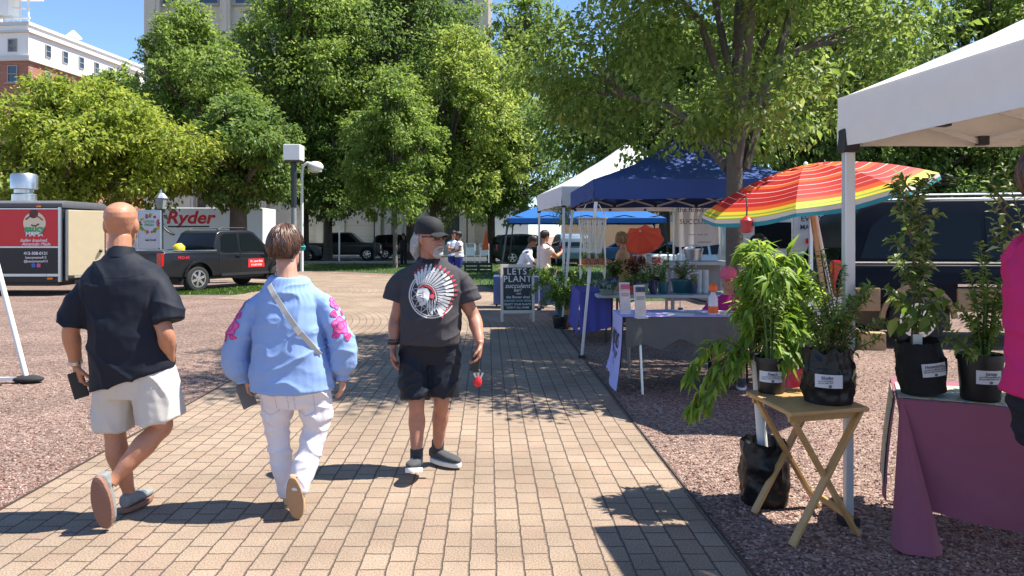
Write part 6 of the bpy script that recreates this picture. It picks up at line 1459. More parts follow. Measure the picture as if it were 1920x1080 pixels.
def outline(mb, cx, cz, r_, k=5, rot=0, w_=.005):
    n = k*8; P_ = []
    for i in range(n):
        a = 2*math.pi*i/n; rr = r_*(.74+.26*abs(math.cos(k*a/2))); P_.append((cx+math.cos(a+rot)*rr, cz+math.sin(a+rot)*rr, cx+math.cos(a+rot)*(rr-w_), cz+math.sin(a+rot)*(rr-w_)))
    mb.add([(p[0], 0, p[1]) for p in P_]+[(p[2], 0, p[3]) for p in P_], [(i, (i+1) % n, n+(i+1) % n, n+i) for i in range(n)])
for (c, d, s) in (((-.30, 0, 1.13), (.80, .60, -.1), -1), ((.205, 0, 1.14), (-.72, .70, -.1), 1)):
    d = Vector(d).normalized(); x_ = d.cross(Vector((0, 0, 1))).normalized(); M_ = frame(c, x_, (0, 0, 1)); M_ = Matrix((x_, d, x_.cross(d))).transposed().to_4x4(); M_.translation = Vector(c)-d*.0
    a_ = MB(); b2 = MB()
    tl_ = s*.25
    for (fx, fz, r_, k, ro) in ((.0, -.06, .055, 5, .3), (.0, .07, .042, 5, 1), (.012*s, .145, .026, 3, 0), (-.03*s, .01, .022, 3, 1.2), (.03*s, -.125, .026, 3, .5), (-.028*s, -.115, .018, 3, 2), (.035*s, .01, .018, 3, 2.2)):
        flower(a_, fx+tl_*0, fz, r_, k, ro); outline(b2, fx, fz, r_, k, ro); outline(b2, fx, fz, r_*.5, k, ro+.6, .004)
    press(a_, "embroidery", PNK, bl, bv, M_, d, .003); press(b2, "embroidery_outline", MGT, bl, bv, M_, d, .0045)
WHT_ = cloth("trousers_white", (.70, .67, .72), .75, var=.03)
trs = garment("trousers", [((-.01, 0, .62), .18, .12), ((-.01, -.015, .72), .205, .150), ((-.02, 0, .80), .19, .13)], [([(-.105, 0, .72), (-.125, .02, .60), (-.13, .04, .45), (-.105, .055, .25), (-.068, .08, .075)], [.112, .092, .062, .058, .054]), ([(.08, -.01, .72), (.105, 0, .60), (.10, .0, .45), (.065, -.07, .29), (.03, -.135, .16)], [.114, .096, .066, .068, .062])], WHT_, Wm, .0075, 4, wrinkle(.0075, (4, 4, 11), 24, .25))
bvq = bvh_of(trs); SEAM = mat("seam_lilac_grey", (.50, .47, .52), .8, var=0)  # pocket outlines and centre seam, a greyer tone than the trouser cloth
q = MB()
for x in (-.135, .075): seam(q, [(x-.05, .70), (x-.052, .60), (x, .575), (x+.052, .60), (x+.05, .70)])
seam(q, [(-.012, .73), (-.012, .60)]); press(q, "pocket_stitching", SEAM, trs, bvq, Matrix(), (0, 1, 0), .0015)
shoe(Wm, (-.065, .085, .075), (.05, 1, 0), (0, 0, 1), SH_TAN, SOLE_T, L=.235, W=.040, thick=.02, collar=False)
sh_ = shoe(Wm, (.03, -.115, .205), (.10, .14, -.98), (0, 1, .12), SH_TAN, SOLE_T, L=.245, W=.043, thick=.02, collar=False)
q = MB(); q.loft([((.03, -.15, .255), .032, .028), ((.028, -.13, .22), .037, .036), ((.03, -.11, .17), .035, .03)], 16); q.build("heel", SK_W, Wm, smooth=True)
# hair: cap plus many locks
HAIR = node_mat("hair_brown")
m, n, l, b = HAIR; at = n.new("ShaderNodeAttribute"); at.attribute_name = "rnd"; rp = ramp(n, [(0, (.030, .013, .008)), (.6, (.085, .038, .020)), (1, (.24, .11, .055))]); l.new(at.outputs["Fac"], rp.inputs[0]); l.new(rp.outputs[0], b.inputs["Base Color"]); b.inputs["Roughness"].default_value = .38; b.inputs["Specular IOR Level"].default_value = .6
def hairlocks(name, M, parent, m_, n_=900, rad=(.088, .112, .128), front=55, back=118, side=80, w_=.0045, seed=1, cen=(0, -.008, .006), jitter=.07, top=.05):
    rg = random.Random(seed); vs, fs, at_ = [], [], []
    for i in range(n_):
        a = rg.uniform(-math.pi, math.pi)                     # 0 = back
        ab = abs(a); end = back if ab < R(70) else (side if ab < R(150) else front)
        if R(70) <= ab < R(100): end = back+(side-back)*(ab-R(70))/R(30)
        end = R(end*rg.uniform(.82, 1.06)); st = R(rg.uniform(0, 25)) if i % 2 else end*rg.uniform(.15, .6); col = rg.random()*.7+.3*(.5+.5*math.sin(a*9))
        a0 = a+rg.uniform(-.5, .5); lift = 1+rg.uniform(0, jitter); cen_ = Vector(cen); P_ = []
        for j in range(7):
            u = j/6; th = st+(end-st)*u; aa = a0+(a-a0)*u+.1*math.sin(u*4+i); k = lift*(1+top*max(0, math.cos(th))**2+.02*math.sin(u*6+i))
            P_.append(cen_+Vector((math.sin(aa)*math.sin(th)*rad[0], -math.cos(aa)*math.sin(th)*rad[1], math.cos(th)*rad[2]))*k*(1-.22*max(0, -math.cos(th))))
        t_ = MB().tube(P_, [w_*.5, w_, w_*1.2, w_*1.2, w_, w_*.8, w_*.2], 5); o_ = len(vs); vs += t_.v; fs += [tuple(x+o_ for x in f) for f in t_.f]; at_ += [col]*len(t_.v)
    bb_ = MB().ball(cen, tuple(x*.985 for x in rad), 18); keep = bb_.v; o_ = len(vs); vs += keep; at_ += [.15]*len(keep)
    for f in bb_.f:
        c_ = sum((Vector(bb_.v[k]) for k in f), Vector())/len(f)-Vector(cen)
        if c_.z > .02 or (c_.y < -.03 and c_.z > -.06): fs.append(tuple(x+o_ for x in f))
    me = bpy.data.meshes.new(name); me.from_pydata([tuple(M @ Vector(p)) for p in vs], [], fs); aa_ = me.attributes.new("rnd", 'FLOAT', 'POINT'); aa_.data.foreach_set("value", at_); me.materials.append(m_); me.polygons.foreach_set("use_smooth", [True]*len(me.polygons))
    o = bpy.data.objects.new(name, me); link(o, parent); return o
hairlocks("hair", M, Wm, m, 1300, rad=(.094, .116, .130), back=110, side=80, front=48, jitter=.13, w_=.004)
q = MB()
for s in (-1, 1): q.tube([(s*.082, -.0, .016), (s*.082, .06, .014), (s*.074, .1, .012)], .004, 6)
for s in (-1, 1): q.ball((s*.045, .108, .008), (.028, .006, .022), 12)
q.xf(M); q.build("glasses", mat("teal_frame", (.05, .40, .42), .3), Wm)
sb = thing("crossbody_strap", "pale crossbody bag strap running diagonally down the back of the blue blouse", "bag strap", (-1.25, 4.35, 0)); bvb = bvh_of(bl)
pts = []
for i in range(25):
    u = i/24; p = Vector((-.145+.31*u, 0, 1.335-.42*u)); h_ = bvb.ray_cast(p-Vector((0, .6, 0)), Vector((0, 1, 0))); pts.append((h_[0] if h_[0] else p)-Vector((0, .006, 0)))
sm_ = [sum((pts[max(0, min(24, i+k))] for k in (-2, -1, 0, 1, 2)), Vector())/5 for i in range(25)]; sm_ = [Vector((p.x, min(p.y, pts[i].y), p.z)) for i, p in enumerate(sm_)]
q = MB(); sd_ = Vector((.42, 0, .31)).normalized()*.015
vs = [];
for p in sm_: vs += [p-sd_, p+sd_, p+sd_-Vector((0, .004, 0)), p-sd_-Vector((0, .004, 0))]
q.add(vs, [(4*i+a, 4*i+b_, 4*i+4+b_, 4*i+4+a) for i in range(24) for a, b_ in ((0, 1), (1, 2), (2, 3), (3, 0))]); q.build("strap", cloth("strap_beige", (.52, .50, .45), .6), sb)
c = sm_[15]; q = MB(); rot = Matrix((sd_.normalized(), Vector((0, 1, 0)), sd_.normalized().cross(Vector((0, 1, 0))))).transposed(); q.box(c-Vector((0, .006, 0)), (.036, .006, .05), rot); q.build("buckle", M_GALV, sb, bevel=.002)
q = MB(); q.box((0, 0, 0), (.085, .016, .15)); held("phone", "grey phone wallet in the left hand of the woman in blue", "phone", Wm, (-.315, .045, .665), Matrix.Rotation(R(40), 4, 'Z') @ Matrix.Rotation(R(-20), 4, 'Y'), q, mat("wallet_grey", (.13, .13, .14), .6, var=.2))
# ---- man in cap walking towards us
B = thing("person", "bearded man in black cap and charcoal printed t-shirt walking towards the viewer", "person", (-.565, 5.1, 0), R(180))
q = MB(); yaw = R(52); MBm = headmesh(q, (-.008, .045, 1.585), yaw=yaw, s=1.0, pitch=R(-2))
limb(q, [(-.01, -.02, 1.40), (-.008, .0, 1.47), (-.008, .02, 1.54)], [.082, .068, .066])
q.loft([((0, 0, .82), .15, .12), ((0, .01, 1.0), .16, .13), ((-.01, .01, 1.2), .17, .12), ((-.012, 0, 1.30), .14, .09), ((-.012, 0, 1.39), .085, .07), ((-.01, 0, 1.45), .07, .06)], 22)
arm(q, (.145, 0, 1.30), (.232, -.02, 1.03), (.236, .05, .855), fat=1.1); hand(q, (.237, .055, .85), (-.04, .12, -1), (-1, .1, 0), (0, 1, 0), .45)
arm(q, (-.17, 0, 1.295), (-.305, -.02, 1.05), (-.352, .12, .885), fat=1.1); hand(q, (-.353, .125, .88), (.12, .2, -1), (.9, .1, 0), (.1, 1, 0), .75)
leg(q, (.085, 0, .86), (.075, .10, .465), (.068, .15, .115), fat=.98); leg(q, (-.09, 0, .86), (-.085, .03, .475), (-.045, -.11, .10), fat=.98)
fuse(q, "body", SK_B, B, voxel=.005, smooth=2, factor=.4)
CHAR = cloth("tshirt_charcoal", (.056, .053, .058), .85, var=.14)
ts = garment("shirt", [((-.008, .01, .875), .205, .165), ((-.008, .012, .95), .202, .168), ((-.01, .012, 1.06), .202, .162), ((-.012, .008, 1.2), .215, .148), ((-.013, 0, 1.31), .215, .13), ((-.013, 0, 1.375), .18, .105), ((-.012, 0, 1.42), .115, .085), ((-.01, .0, 1.445), .088, .078)],
  [([(.07, 0, 1.36), (.165, 0, 1.318), (.212, -.005, 1.25), (.235, -.005, 1.165)], [.055, .064, .074, .084]), ([(-.09, 0, 1.36), (-.188, 0, 1.315), (-.242, -.005, 1.245), (-.275, -.005, 1.155)], [.055, .064, .074, .084])], CHAR, B, .007, 4, wrinkle(.007, (4, 4, 8), 24, .2))
q = MB(); q.lathe([(.094, -.014), (.094, .0), (.082, .014), (.078, .008), (.084, -.012)], (-.01, .002, 1.446), 26, rot=Matrix.Rotation(R(-14), 3, 'X'), cap=False); q.build("collar", cloth("collar_dark", (.02, .022, .03)), B, smooth=True, angle=80)
bvt = bvh_of(ts); PRW = mat("print_white", (.62, .61, .60), .8, var=.04); PRR = mat("print_red", (.60, .06, .09), .8, var=.05)
E0 = (-.035, 1.215); Wp, Rp, Kp = MB(), MB(), MB()
def poly(mb, pts):
    """flat polygon in emblem space (image right, up), fanned from its centre so that it follows the cloth"""
    P_ = [(E0[0]-x, 0, E0[1]+z) for x, z in pts]; n_ = len(P_); cx_ = sum(p[0] for p in P_)/n_; cz_ = sum(p[2] for p in P_)/n_
    mb.add(P_+[(cx_, 0, cz_)], [(i, (i+1) % n_, n_) for i in range(n_)])
def stripq(mb, pts, w_):
    for i in range(len(pts)-1):
        a, b_ = Vector((*pts[i], 0)), Vector((*pts[i+1], 0)); d_ = (b_-a); 
        if d_.length < 1e-5: continue
        nn_ = Vector((-d_.y, d_.x, 0)).normalized()*w_/2; mb.add([(E0[0]-p.x, 0, E0[1]+p.y) for p in (a+nn_, b_+nn_, b_-nn_, a-nn_)], [(0, 1, 2, 3)])
def arc(r_, a0, a1, n_, cx_=0, cz_=0): return [(cx_+r_*math.cos(R(a0+(a1-a0)*i/n_)), cz_+r_*math.sin(R(a0+(a1-a0)*i/n_))) for i in range(n_+1)]
stripq(Wp, arc(.152, 60, 330, 60), .009); stripq(Wp, arc(.139, 70, 325, 56), .005)
for k in range(9):   # web
    a = 95+k*24; stripq(Wp, [arc(.139, a, a, 1)[0], arc(.075, a+26, a+26, 1)[0]], .003); stripq(Wp, [arc(.139, a+24, a+24, 1)[0], arc(.075, a-2, a-2, 1)[0]], .003)
stripq(Wp, arc(.10, 95, 300, 30), .003)
bandp = [(-.088, .045), (-.06, .062), (-.03, .058), (-.002, .04), (.018, .01), (.026, -.03), (.022, -.07)]
nf = 20
for i in range(nf):   # feathers of the headdress
    u = i/(nf-1); x = u*(len(bandp)-1); k = min(int(x), len(bandp)-2); b0 = Vector((*bandp[k], 0)).lerp(Vector((*bandp[k+1], 0)), x-k); ang = R(108-u*165); L_ = (.085+.05*math.sin(math.pi*min(1, u*1.1)))*(1.05 if u < .7 else .92)
    d_ = Vector((math.cos(ang), math.sin(ang), 0)); s_ = Vector((-d_.y, d_.x, 0)); w_ = .0085
    b1 = b0+d_*.016
    poly(Wp, [tuple((b1+s_*w_*.5)[:2]), tuple((b1+d_*L_*.5+s_*w_)[:2]), tuple((b1+d_*L_*.86+s_*w_)[:2]), tuple((b1+d_*L_*.86-s_*w_)[:2]), tuple((b1+d_*L_*.5-s_*w_)[:2]), tuple((b1-s_*w_*.5)[:2])])
    tip = Rp if i > 4 else Wp
    poly(tip if i > 2 else Rp, [tuple((b1+d_*L_*.89+s_*w_)[:2]), tuple((b1+d_*L_*1.0+s_*w_*.6)[:2]), tuple((b1+d_*L_*1.07)[:2]), tuple((b1+d_*L_*1.0-s_*w_*.6)[:2]), tuple((b1+d_*L_*.89-s_*w_)[:2])])
stripq(Rp, [(p[0], p[1]-.004) for p in bandp[:5]], .013); stripq(Wp, [(p[0]+.004, p[1]+.008) for p in bandp], .006)
poly(Wp, [(-.095, .03), (-.085, .036), (-.055, .044), (-.03, .036), (-.015, .01), (-.018, -.03), (-.035, -.058), (-.062, -.075), (-.083, -.072), (-.082, -.055), (-.092, -.05), (-.088, -.038), (-.094, -.03), (-.106, -.022), (-.098, .005)])
poly(Rp, arc(.015, 0, 340, 12, .002, -.012)); poly(Wp, arc(.008, 0, 340, 8, .002, -.012))
for (x, L_) in ((-.012, .085), (.004, .10), (.02, .08), (-.026, .06)): poly(Wp, [(x, -.03), (x+.006, -.03-L_*.5), (x+.004, -.03-L_), (x-.004, -.03-L_), (x-.006, -.03-L_*.5)])
for (x0_, z0_, x1_, z1_) in ((-.092, .006, -.066, .01), (-.088, -.006, -.066, -.004), (-.09, -.052, -.07, -.048), (-.075, -.02, -.05, -.03), (-.06, .02, -.055, -.045)): stripq(Kp, [(x0_, z0_), (x1_, z1_)], .004)
press(Wp, "print", PRW, ts, bvt, Matrix(), (0, -1, 0), .005); press(Rp, "print_red", PRR, ts, bvt, Matrix(), (0, -1, 0), .0062); press(Kp, "print_lines", CHAR, ts, bvt, Matrix(), (0, -1, 0), .0066)
NVS = cloth("shorts_navy", (.012, .016, .026), .6, var=.1)
garment("shorts", [((-.005, 0, .74), .17, .12), ((-.005, 0, .82), .195, .145), ((-.006, 0, .92), .19, .15)], [([(.085, 0, .82), (.088, .05, .66), (.085, .09, .51)], [.112, .108, .100]), ([(-.095, 0, .82), (-.098, .02, .66), (-.095, .03, .515)], [.112, .110, .104])], NVS, B, .0075, 4, wrinkle(.009, (5, 5, 12), 24, .3))
SOCK = cloth("sock_charcoal", (.05, .05, .055))
s1 = shoe(B, (.068, .15, .115), (.05, .95, .28), (0, -.28, .95), SH_DK, SOLE_W, thick=.03); s2 = shoe(B, (-.045, -.11, .098), (-.80, .60, 0), (0, 0, 1), SH_DK, SOLE_W, thick=.03)
for (a, b_) in (((.068, .145, .10), (.069, .14, .19)), ((-.045, -.11, .09), (-.05, -.10, .18))): q = MB(); q.tube([a, b_], [.043, .043], 18); q.build("sock", SOCK, B, smooth=True)
# cap, sunglasses, beard, long hair
CAPM = mat("cap_black", (.011, .012, .014), .8, var=.15, bump=.25, bscale=160); q = MB()
q.loft([((0, -.008, .030), .084, .106), ((0, -.006, .062), .087, .109), ((0, -.008, .098), .085, .104), ((0, -.015, .130), .068, .085), ((0, -.02, .146), .04, .05), ((0, -.02, .151), .01, .012)], 28)
q.xf(MBm); cp = q.build("cap", CAPM, B, smooth=True, angle=60)
q = MB(); q.grid(lambda u, v: Vector(((u-.5)*.155*(1-.25*v*v), .08+.02*0+(.085*v*math.sqrt(max(0, 1-(2*u-1)**2*.55))), .046-.02*(2*u-1)**2-.018*v)), 14, 6); q.xf(MBm); q.build("brim", CAPM, cp, solid=.006, smooth=True)
q = MB()
for s in (-1, 1): q.ball((s*.034, .098, .010), (.030, .010, .021), 14); q.tube([(s*.062, .088, .014), (s*.078, .05, .014), (s*.080, -.01, .01)], .0045, 6)
q.tube([(-.012, .105, .016), (.012, .105, .016)], .004, 6); q.xf(MBm); q.build("sunglasses", mat("dark_lens", (.03, .012, .010), .1, var=0, coat=.6), B, smooth=True)
WHB = mat("beard_white", (.55, .52, .49), .8, var=.35, scale=60, bump=1, bscale=140)
q = MB(); q.ball((0, .078, -.100), (.040, .034, .034), 14); q.ball((0, .086, -.085), (.034, .018, .02), 12)
for s in (-1, 1): q.tube([(0, .106, -.050), (s*.02, .102, -.055), (s*.033, .090, -.068), (s*.038, .076, -.086)], [.009, .010, .009, .007], 8)
q.xf(MBm); fuse(q, "beard", WHB, B, .004, 2, lambda p, n_: .0035*noise.noise(p*160))
q = MB(); q.tube([(0, -.085, .02), (0, -.118, -.03), (.005, -.12, -.09), (0, -.105, -.15)], [.05, .05, .045, .018], 12); q.tube([(.07, -.04, .02), (.085, -.05, -.05), (.08, -.07, -.12)], [.022, .025, .01], 10); q.tube([(-.07, -.04, .02), (-.08, -.05, -.04), (-.07, -.07, -.10)], [.02, .022, .01], 10)
q.xf(MBm); fuse(q, "hair", WHB, B, .005, 2, lambda p, n_: .004*noise.noise(Vector((p.x*120, p.y*120, p.z*18))))
q = MB()
for i in range(16):
    a = 2*math.pi*i/16; q.ball((.236+.036*math.cos(a), .046+.034*math.sin(a), .878), .0095, 7)
for i in range(14):
    a = 2*math.pi*i/14; q.ball((.236+.035*math.cos(a), .044+.033*math.sin(a), .900), .007, 6)
q.build("bracelet", mat("bead_black", (.03, .028, .028), .3, var=.4, scale=60), B)
q = MB(); q.box((0, 0, 0), (.055, .03, .14)); held("phone", "black phone in the capped man's hand above the red key tag", "phone", B, (-.325, .155, .77), Matrix.Rotation(R(-8), 4, 'Y'), q, M_BLKP, .01)
ky = thing("key_ring", "bunch of keys with a bright red tag hanging from the capped man's hand", "keys", B.matrix_basis @ Vector((-.338, .158, .705)))
q = MB(); q.lathe([(.014, -.002), (.018, 0), (.014, .002)], (0, 0, 0), 14, axis='y', cap=False)
for k in range(3): q.box((-.015+.02*k, .004*k, -.03), (.012, .003, .045), Matrix.Rotation(R(-25+25*k), 3, 'Y'))
q.build("keys", M_GALV, ky); q = MB(); q.loft([((0, 0, -.10), .012, .012), ((0, 0, -.085), .026, .015), ((0, 0, -.055), .028, .015), ((0, 0, -.035), .008, .008)], 14); q.build("red_tag", mat("tag_red", (.75, .02, .03), .3, var=0), ky, smooth=True)

# ---- people at the stalls and beyond
def folk(label, loc, rz, _, top_m, low_m, hair_m, skin, hgt=1.68, arms=None, legs='trousers', hat=None, long_hair=False, pose='stand', voxel=.011, lean=0.0, hair_n=260, dress=False, sleeve=.5):
    t = thing("person", label, "person", loc, rz); k = hgt/1.68
    a = dict(L=((-.24, 0, 1.08), (-.25, .05, .84)), R=((.24, 0, 1.08), (.25, .05, .84)))
    if arms: a.update(arms)
    dz = -.42 if pose == 'sit' else 0; sh = lambda p: Vector((p[0], p[1]+lean*(p[2]-.85), p[2]+dz-(.25*lean*abs(lean)*(p[2]-.85))))*k
    q = MB(); M_ = headmesh(q, sh((0, .03, 1.56)), s=.98*k, pitch=R(-8)-lean*.6)
    limb(q, [sh((0, -.01, 1.34)), sh((0, 0, 1.42)), sh((0, .015, 1.5))], [.07, .056, .055])
    q.loft([(sh((0, 0, .8)), .15, .10), (sh((0, 0, 1.05)), .14, .10), (sh((0, 0, 1.28)), .155, .09), (sh((0, 0, 1.36)), .07, .055)], 18)
    for s in 'LR':
        sx = -1 if s == 'L' else 1; el, wr = a[s]; arm(q, sh((sx*.175, 0, 1.31)), sh(el), sh(wr)); d = sh(wr)-sh(el); hand(q, sh(wr), d, (-sx*.8, .3, -.2), (0, .7, .6), .6, .95)
    if pose == 'sit':
        for sx in (-1, 1): leg(q, Vector((sx*.1, .02, .46)), Vector((sx*.12, .42, .46)), Vector((sx*.12, .44, .08)))
    else:
        for sx in (-1, 1): leg(q, Vector((sx*.09, 0, .84))*k, Vector((sx*.1, .03, .46))*k, Vector((sx*.11, 0, .08))*k)
    fuse(q, "body", skin, t, voxel=voxel*.8, smooth=2, factor=.4)
    zb = .55 if dress else .84
    R_ = [(sh((0, 0, zb)), .20 if not dress else .24, .15 if not dress else .19), (sh((0, 0, 1.0)), .175, .135), (sh((0, 0, 1.16)), .185, .13), (sh((0, 0, 1.28)), .19, .115), (sh((0, 0, 1.345)), .12, .08), (sh((0, 0, 1.375)), .07, .06)]
    sl = []
    if sleeve:
        for s in 'LR':
            sx = -1 if s == 'L' else 1; el = Vector(a[s][0]); s0 = Vector((sx*.13, 0, 1.30)); e_ = Vector((sx*.175, 0, 1.31)).lerp(el, min(1, sleeve)); pts = [sh(s0), sh(Vector((sx*.175, 0, 1.28)).lerp(e_, .5)), sh(e_)]; rr = [.072, .070, .068]
            if sleeve > 1: pts.append(sh(el.lerp(Vector(a[s][1]), sleeve-1))); rr.append(.05)
            sl.append((pts, rr))
    garment("dress" if dress else "shirt", R_, sl, top_m, t, voxel, 3, wrinkle(.008, (5, 5, 9), 20, .2))
    if pose == 'sit': tb_ = [([(sx*.1, .0, .47), (sx*.12, .25, .47), (sx*.12, .43, .46)], [.1, .095, .08]) for sx in (-1, 1)]; rg_ = [((0, 0, .38), .17, .14), ((0, 0, .5), .18, .15)]
    else: tb_ = [([Vector((sx*.09, 0, .82))*k, Vector((sx*.1, .03, .46))*k, Vector((sx*.11, 0, .1 if legs == 'trousers' else .46))*k], [.11, .082, .065 if legs == 'trousers' else .095]) for sx in (-1, 1)]; rg_ = [(Vector((0, 0, .74))*k, .16, .11), (Vector((0, 0, .88))*k, .175, .125)]
    if not dress or pose == 'sit': garment(legs, rg_, tb_, low_m, t, voxel, 3, wrinkle(.006, (5, 5, 9), 20, .2))
    for sx in (-1, 1): shoe(t, (Vector((sx*.11, 0, .085))*k if pose != 'sit' else Vector((sx*.12, .44, .085))), (0, 1, 0), (0, 0, 1), SH_DK, SOLE_W, voxel=.01)
    hairlocks("hair", M_, t, hair_m, hair_n, back=150 if long_hair else 108, side=125 if long_hair else 85, rad=(.080, .102, .112) if hat else (.09, .112, .13), w_=.008, seed=len(label))
    if hat:
        q = MB(); q.loft([((0, -.005, .030), .094, .116), ((0, -.005, .085), .094, .114), ((0, -.01, .13), .066, .082), ((0, -.01, .15), .02, .025)], 22); q.xf(M_); h_ = q.build("cap", hat, t, smooth=True, angle=60)
        q = MB(); q.grid(lambda u, v: Vector(((u-.5)*.15, .085+.075*v*math.sqrt(max(0, 1-(2*u-1)**2*.6)), .048-.02*(2*u-1)**2-.02*v)), 10, 4); q.xf(M_); q.build("brim", hat, h_, solid=.006)
    return t, M_
def hm(name, c0, c1, c2):
    m, n, l, b = node_mat(name); at = n.new("ShaderNodeAttribute"); at.attribute_name = "rnd"; rp = ramp(n, [(0, c0), (.6, c1), (1, c2)]); l.new(at.outputs["Fac"], rp.inputs[0]); l.new(rp.outputs[0], b.inputs["Base Color"]); b.inputs["Roughness"].default_value = .45; return m
H_DK = hm("hair_dark", (.008, .006, .005), (.02, .014, .01), (.06, .04, .03)); H_BL = hm("hair_blonde", (.14, .07, .03), (.30, .17, .08), (.50, .34, .2)); H_BR = HAIR[0]
C_PEACH = cloth("top_peach", (.80, .62, .54)); C_TAN = cloth("dress_tan", (.46, .30, .15)); C_WS = cloth("shirt_white", (.66, .67, .70)); C_JEAN = cloth("jeans", (.09, .15, .27)); C_PANT = cloth("pants_dark", (.02, .02, .025)); C_MGN = cloth("shirt_magenta", (.36, .02, .15)); C_PCAP = cloth("cap_pink", (.62, .13, .20)); C_PINK = cloth("shirt_hotpink", (.62, .025, .15), .75); C_LBL = cloth("shirt_lightblue", (.45, .55, .68)); C_BSH = cloth("shorts_blue", (.03, .04, .20))
folk("woman in a peach top and jeans with dark hair behind the fern", (.72, 16.9, 0), R(-60), None, C_PEACH, C_JEAN, H_DK, SK_A, 1.72, dict(R=((.2, .2, 1.12), (.1, .42, 1.22)), L=((-.22, .1, 1.08), (-.15, .3, 1.1))))
folk("person in a white shirt bending over the baskets behind the chalkboard", (.22, 17.6, 0), R(-100), None, C_WS, C_JEAN, H_DK, SK_D, 1.62, dict(R=((.2, .2, 1.08), (.1, .4, .95)), L=((-.22, .1, 1.05), (-.15, .36, .95))), lean=.35, sleeve=1.2)
folk("woman in a sleeveless tan dress with wavy blonde hair beside the macrame shelf", (2.02, 13.6, 0), R(75), None, C_TAN, C_PANT, H_BL, SK_A, 1.66, dict(R=((.2, .15, 1.08), (.05, .36, 1.2)), L=((-.24, .1, 1.1), (-.16, .34, 1.15))), dress=True, long_hair=True, sleeve=0)
t_, M_ = folk("seated woman in a pink cap, glasses and magenta shirt behind the brochure table", (2.42, 8.35, 0), R(165), None, C_MGN, C_PANT, H_DK, SK_A, 1.66, dict(R=((.24, .05, 1.08), (.15, .3, 1.0)), L=((-.24, .05, 1.08), (-.15, .3, 1.0))), pose='sit', hat=C_PCAP, voxel=.009, sleeve=.9)
q = MB()
for s in (-1, 1): q.lathe([(.021, -.002), (.025, 0), (.021, .002)], (s*.031, .105, .008), 12, axis='y', cap=False); q.tube([(s*.055, .1, .012), (s*.078, .02, .012)], .003, 5)
q.xf(M_); q.build("glasses", M_BLKP, t_)
fc_ = thing("folding_chair", "dark folding chair carrying the seated woman in the pink cap", "chair", (2.42, 8.38, 0), R(165)); q = MB(); q.box((0, 0, .40), (.42, .42, .03)); q.build("seat", C_PANT, fc_, bevel=.01)
q = MB(); q.box((0, -.24, .72), (.42, .02, .22)); q.build("backrest", C_PANT, fc_, bevel=.01)
for sx in (-.2, .2): q = MB(); q.bar((sx, .22, 0), (sx, -.25, .85), .022); q.build("leg", M_POST, fc_); q = MB(); q.bar((sx*.9, -.25, 0), (sx*.9, .2, .42), .022); q.build("leg", M_POST, fc_)
folk("person in a white shirt bending with back turned behind the peach tree", (3.02, 8.0, 0), R(20), None, C_WS, C_PANT, H_DK, SK_B, 1.7, dict(R=((.22, .2, 1.1), (.15, .35, .9)), L=((-.22, .2, 1.1), (-.15, .35, .9))), lean=.75, sleeve=.8)
folk("person in a light blue shirt and blue shorts standing beyond the lawn", PX(850, 520, 27).xy.to_3d(), R(-150), None, C_LBL, C_BSH, H_DK, SK_A, 1.78, dict(R=((.22, .1, 1.1), (.05, .35, 1.08)), L=((-.22, .1, 1.1), (-.05, .35, 1.05))), legs='shorts')
folk("person in a white shirt and blue shorts beyond the lawn", PX(861, 520, 26.3).xy.to_3d(), R(110), None, C_WS, C_BSH, H_DK, SK_D, 1.75, dict(R=((.22, .1, 1.08), (.05, .33, 1.0)), L=((-.24, .05, 1.08), (-.1, .3, 1.0))), legs='shorts')
folk("person in dark clothes standing in the shade by the parked maroon suv", PX(757, 505, 40).xy.to_3d(), R(160), None, C_PANT, C_PANT, H_DK, SK_D, 1.74)
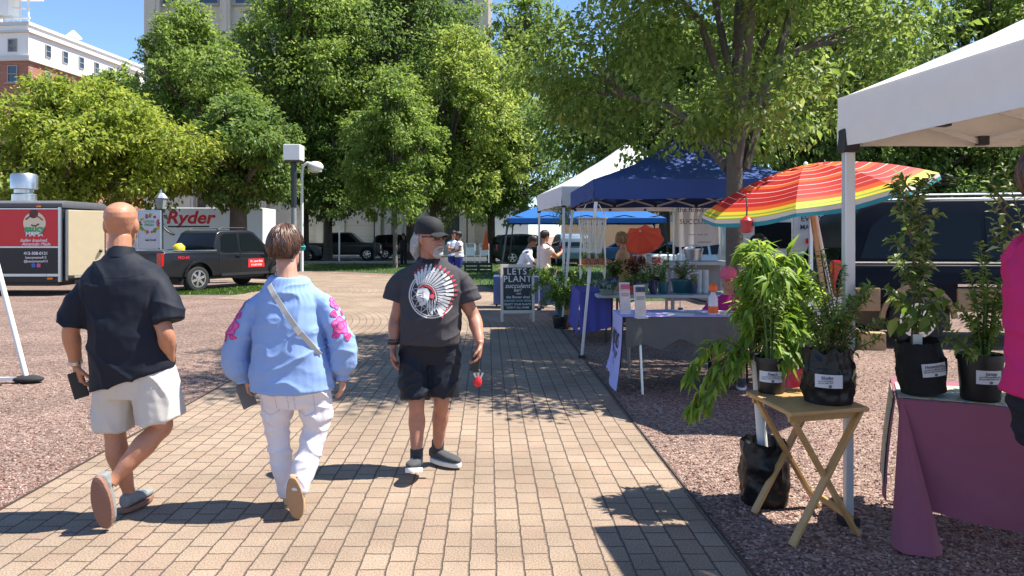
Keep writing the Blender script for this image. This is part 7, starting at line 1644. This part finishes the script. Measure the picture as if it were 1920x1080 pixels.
# ---- woman in hot pink at the right edge
pw = thing("person", "woman in a hot pink shirt and black trousers beside the magenta table", "person", (2.19, 2.92, 0), R(-78)); pw.scale = (1.09, 1.09, 1.09)
q = MB(); Mp = headmesh(q, (.0, -.065, 1.67), s=1.02, pitch=R(-6))
limb(q, [(0, -.01, 1.44), (0, -.03, 1.53), (0, -.06, 1.6)], [.078, .062, .06]); q.loft([((0, 0, .85), .16, .11), ((0, 0, 1.1), .15, .11), ((0, 0, 1.38), .16, .1), ((0, 0, 1.47), .07, .06)], 20)
arm(q, (-.19, 0, 1.42), (-.235, .10, 1.15), (-.10, .33, 1.08), fat=1.1); hand(q, (-.10, .335, 1.08), (.05, 1, -.2), (.3, 0, -1), (1, 0, 0), .6)
arm(q, (.19, 0, 1.42), (.26, .05, 1.13), (.2, .3, 1.0), fat=1.1); hand(q, (.2, .305, 1.0), (-.1, 1, -.2), (0, 0, -1), (-1, 0, 0), .6)
for sx in (-1, 1): leg(q, (sx*.1, 0, .9), (sx*.11, .16, .5), (sx*.12, .2, .085), fat=.85)
fuse(q, "body", SK_A, pw, voxel=.006, smooth=3, factor=.4)
garment("shirt", [((0, 0, .89), .23, .18), ((0, 0, .95), .222, .178), ((0, 0, 1.04), .205, .165), ((0, 0, 1.2), .21, .165), ((0, 0, 1.34), .22, .14), ((0, 0, 1.43), .18, .11), ((0, 0, 1.475), .12, .085), ((0, 0, 1.50), .075, .07)], [([(-.14, 0, 1.42), (-.20, .02, 1.36), (-.228, .06, 1.24), (-.235, .09, 1.15)], [.078, .084, .08, .076]), ([(.14, 0, 1.42), (.205, .01, 1.36), (.25, .05, 1.24), (.265, .06, 1.14)], [.078, .084, .08, .076])], C_PINK, pw, .0085, 5, wrinkle(.008, (4, 4, 7), 22, .2))
garment("trousers", [((0, 0, .7), .18, .13), ((0, 0, .85), .21, .16), ((0, 0, .95), .19, .14)], [([(sx*.1, .02, .84), (sx*.11, .16, .5), (sx*.12, .2, .1)], [.13, .09, .07]) for sx in (-1, 1)], C_PANT, pw, .01, 4, wrinkle(.006))
for sx in (-1, 1): shoe(pw, (sx*.12, .2, .09), (0, 1, 0), (0, 0, 1), SH_DK, SOLE_W, voxel=.01)
hairlocks("hair", Mp, pw, HAIR[0], 700, rad=(.095, .118, .135), back=125, side=95, w_=.006)
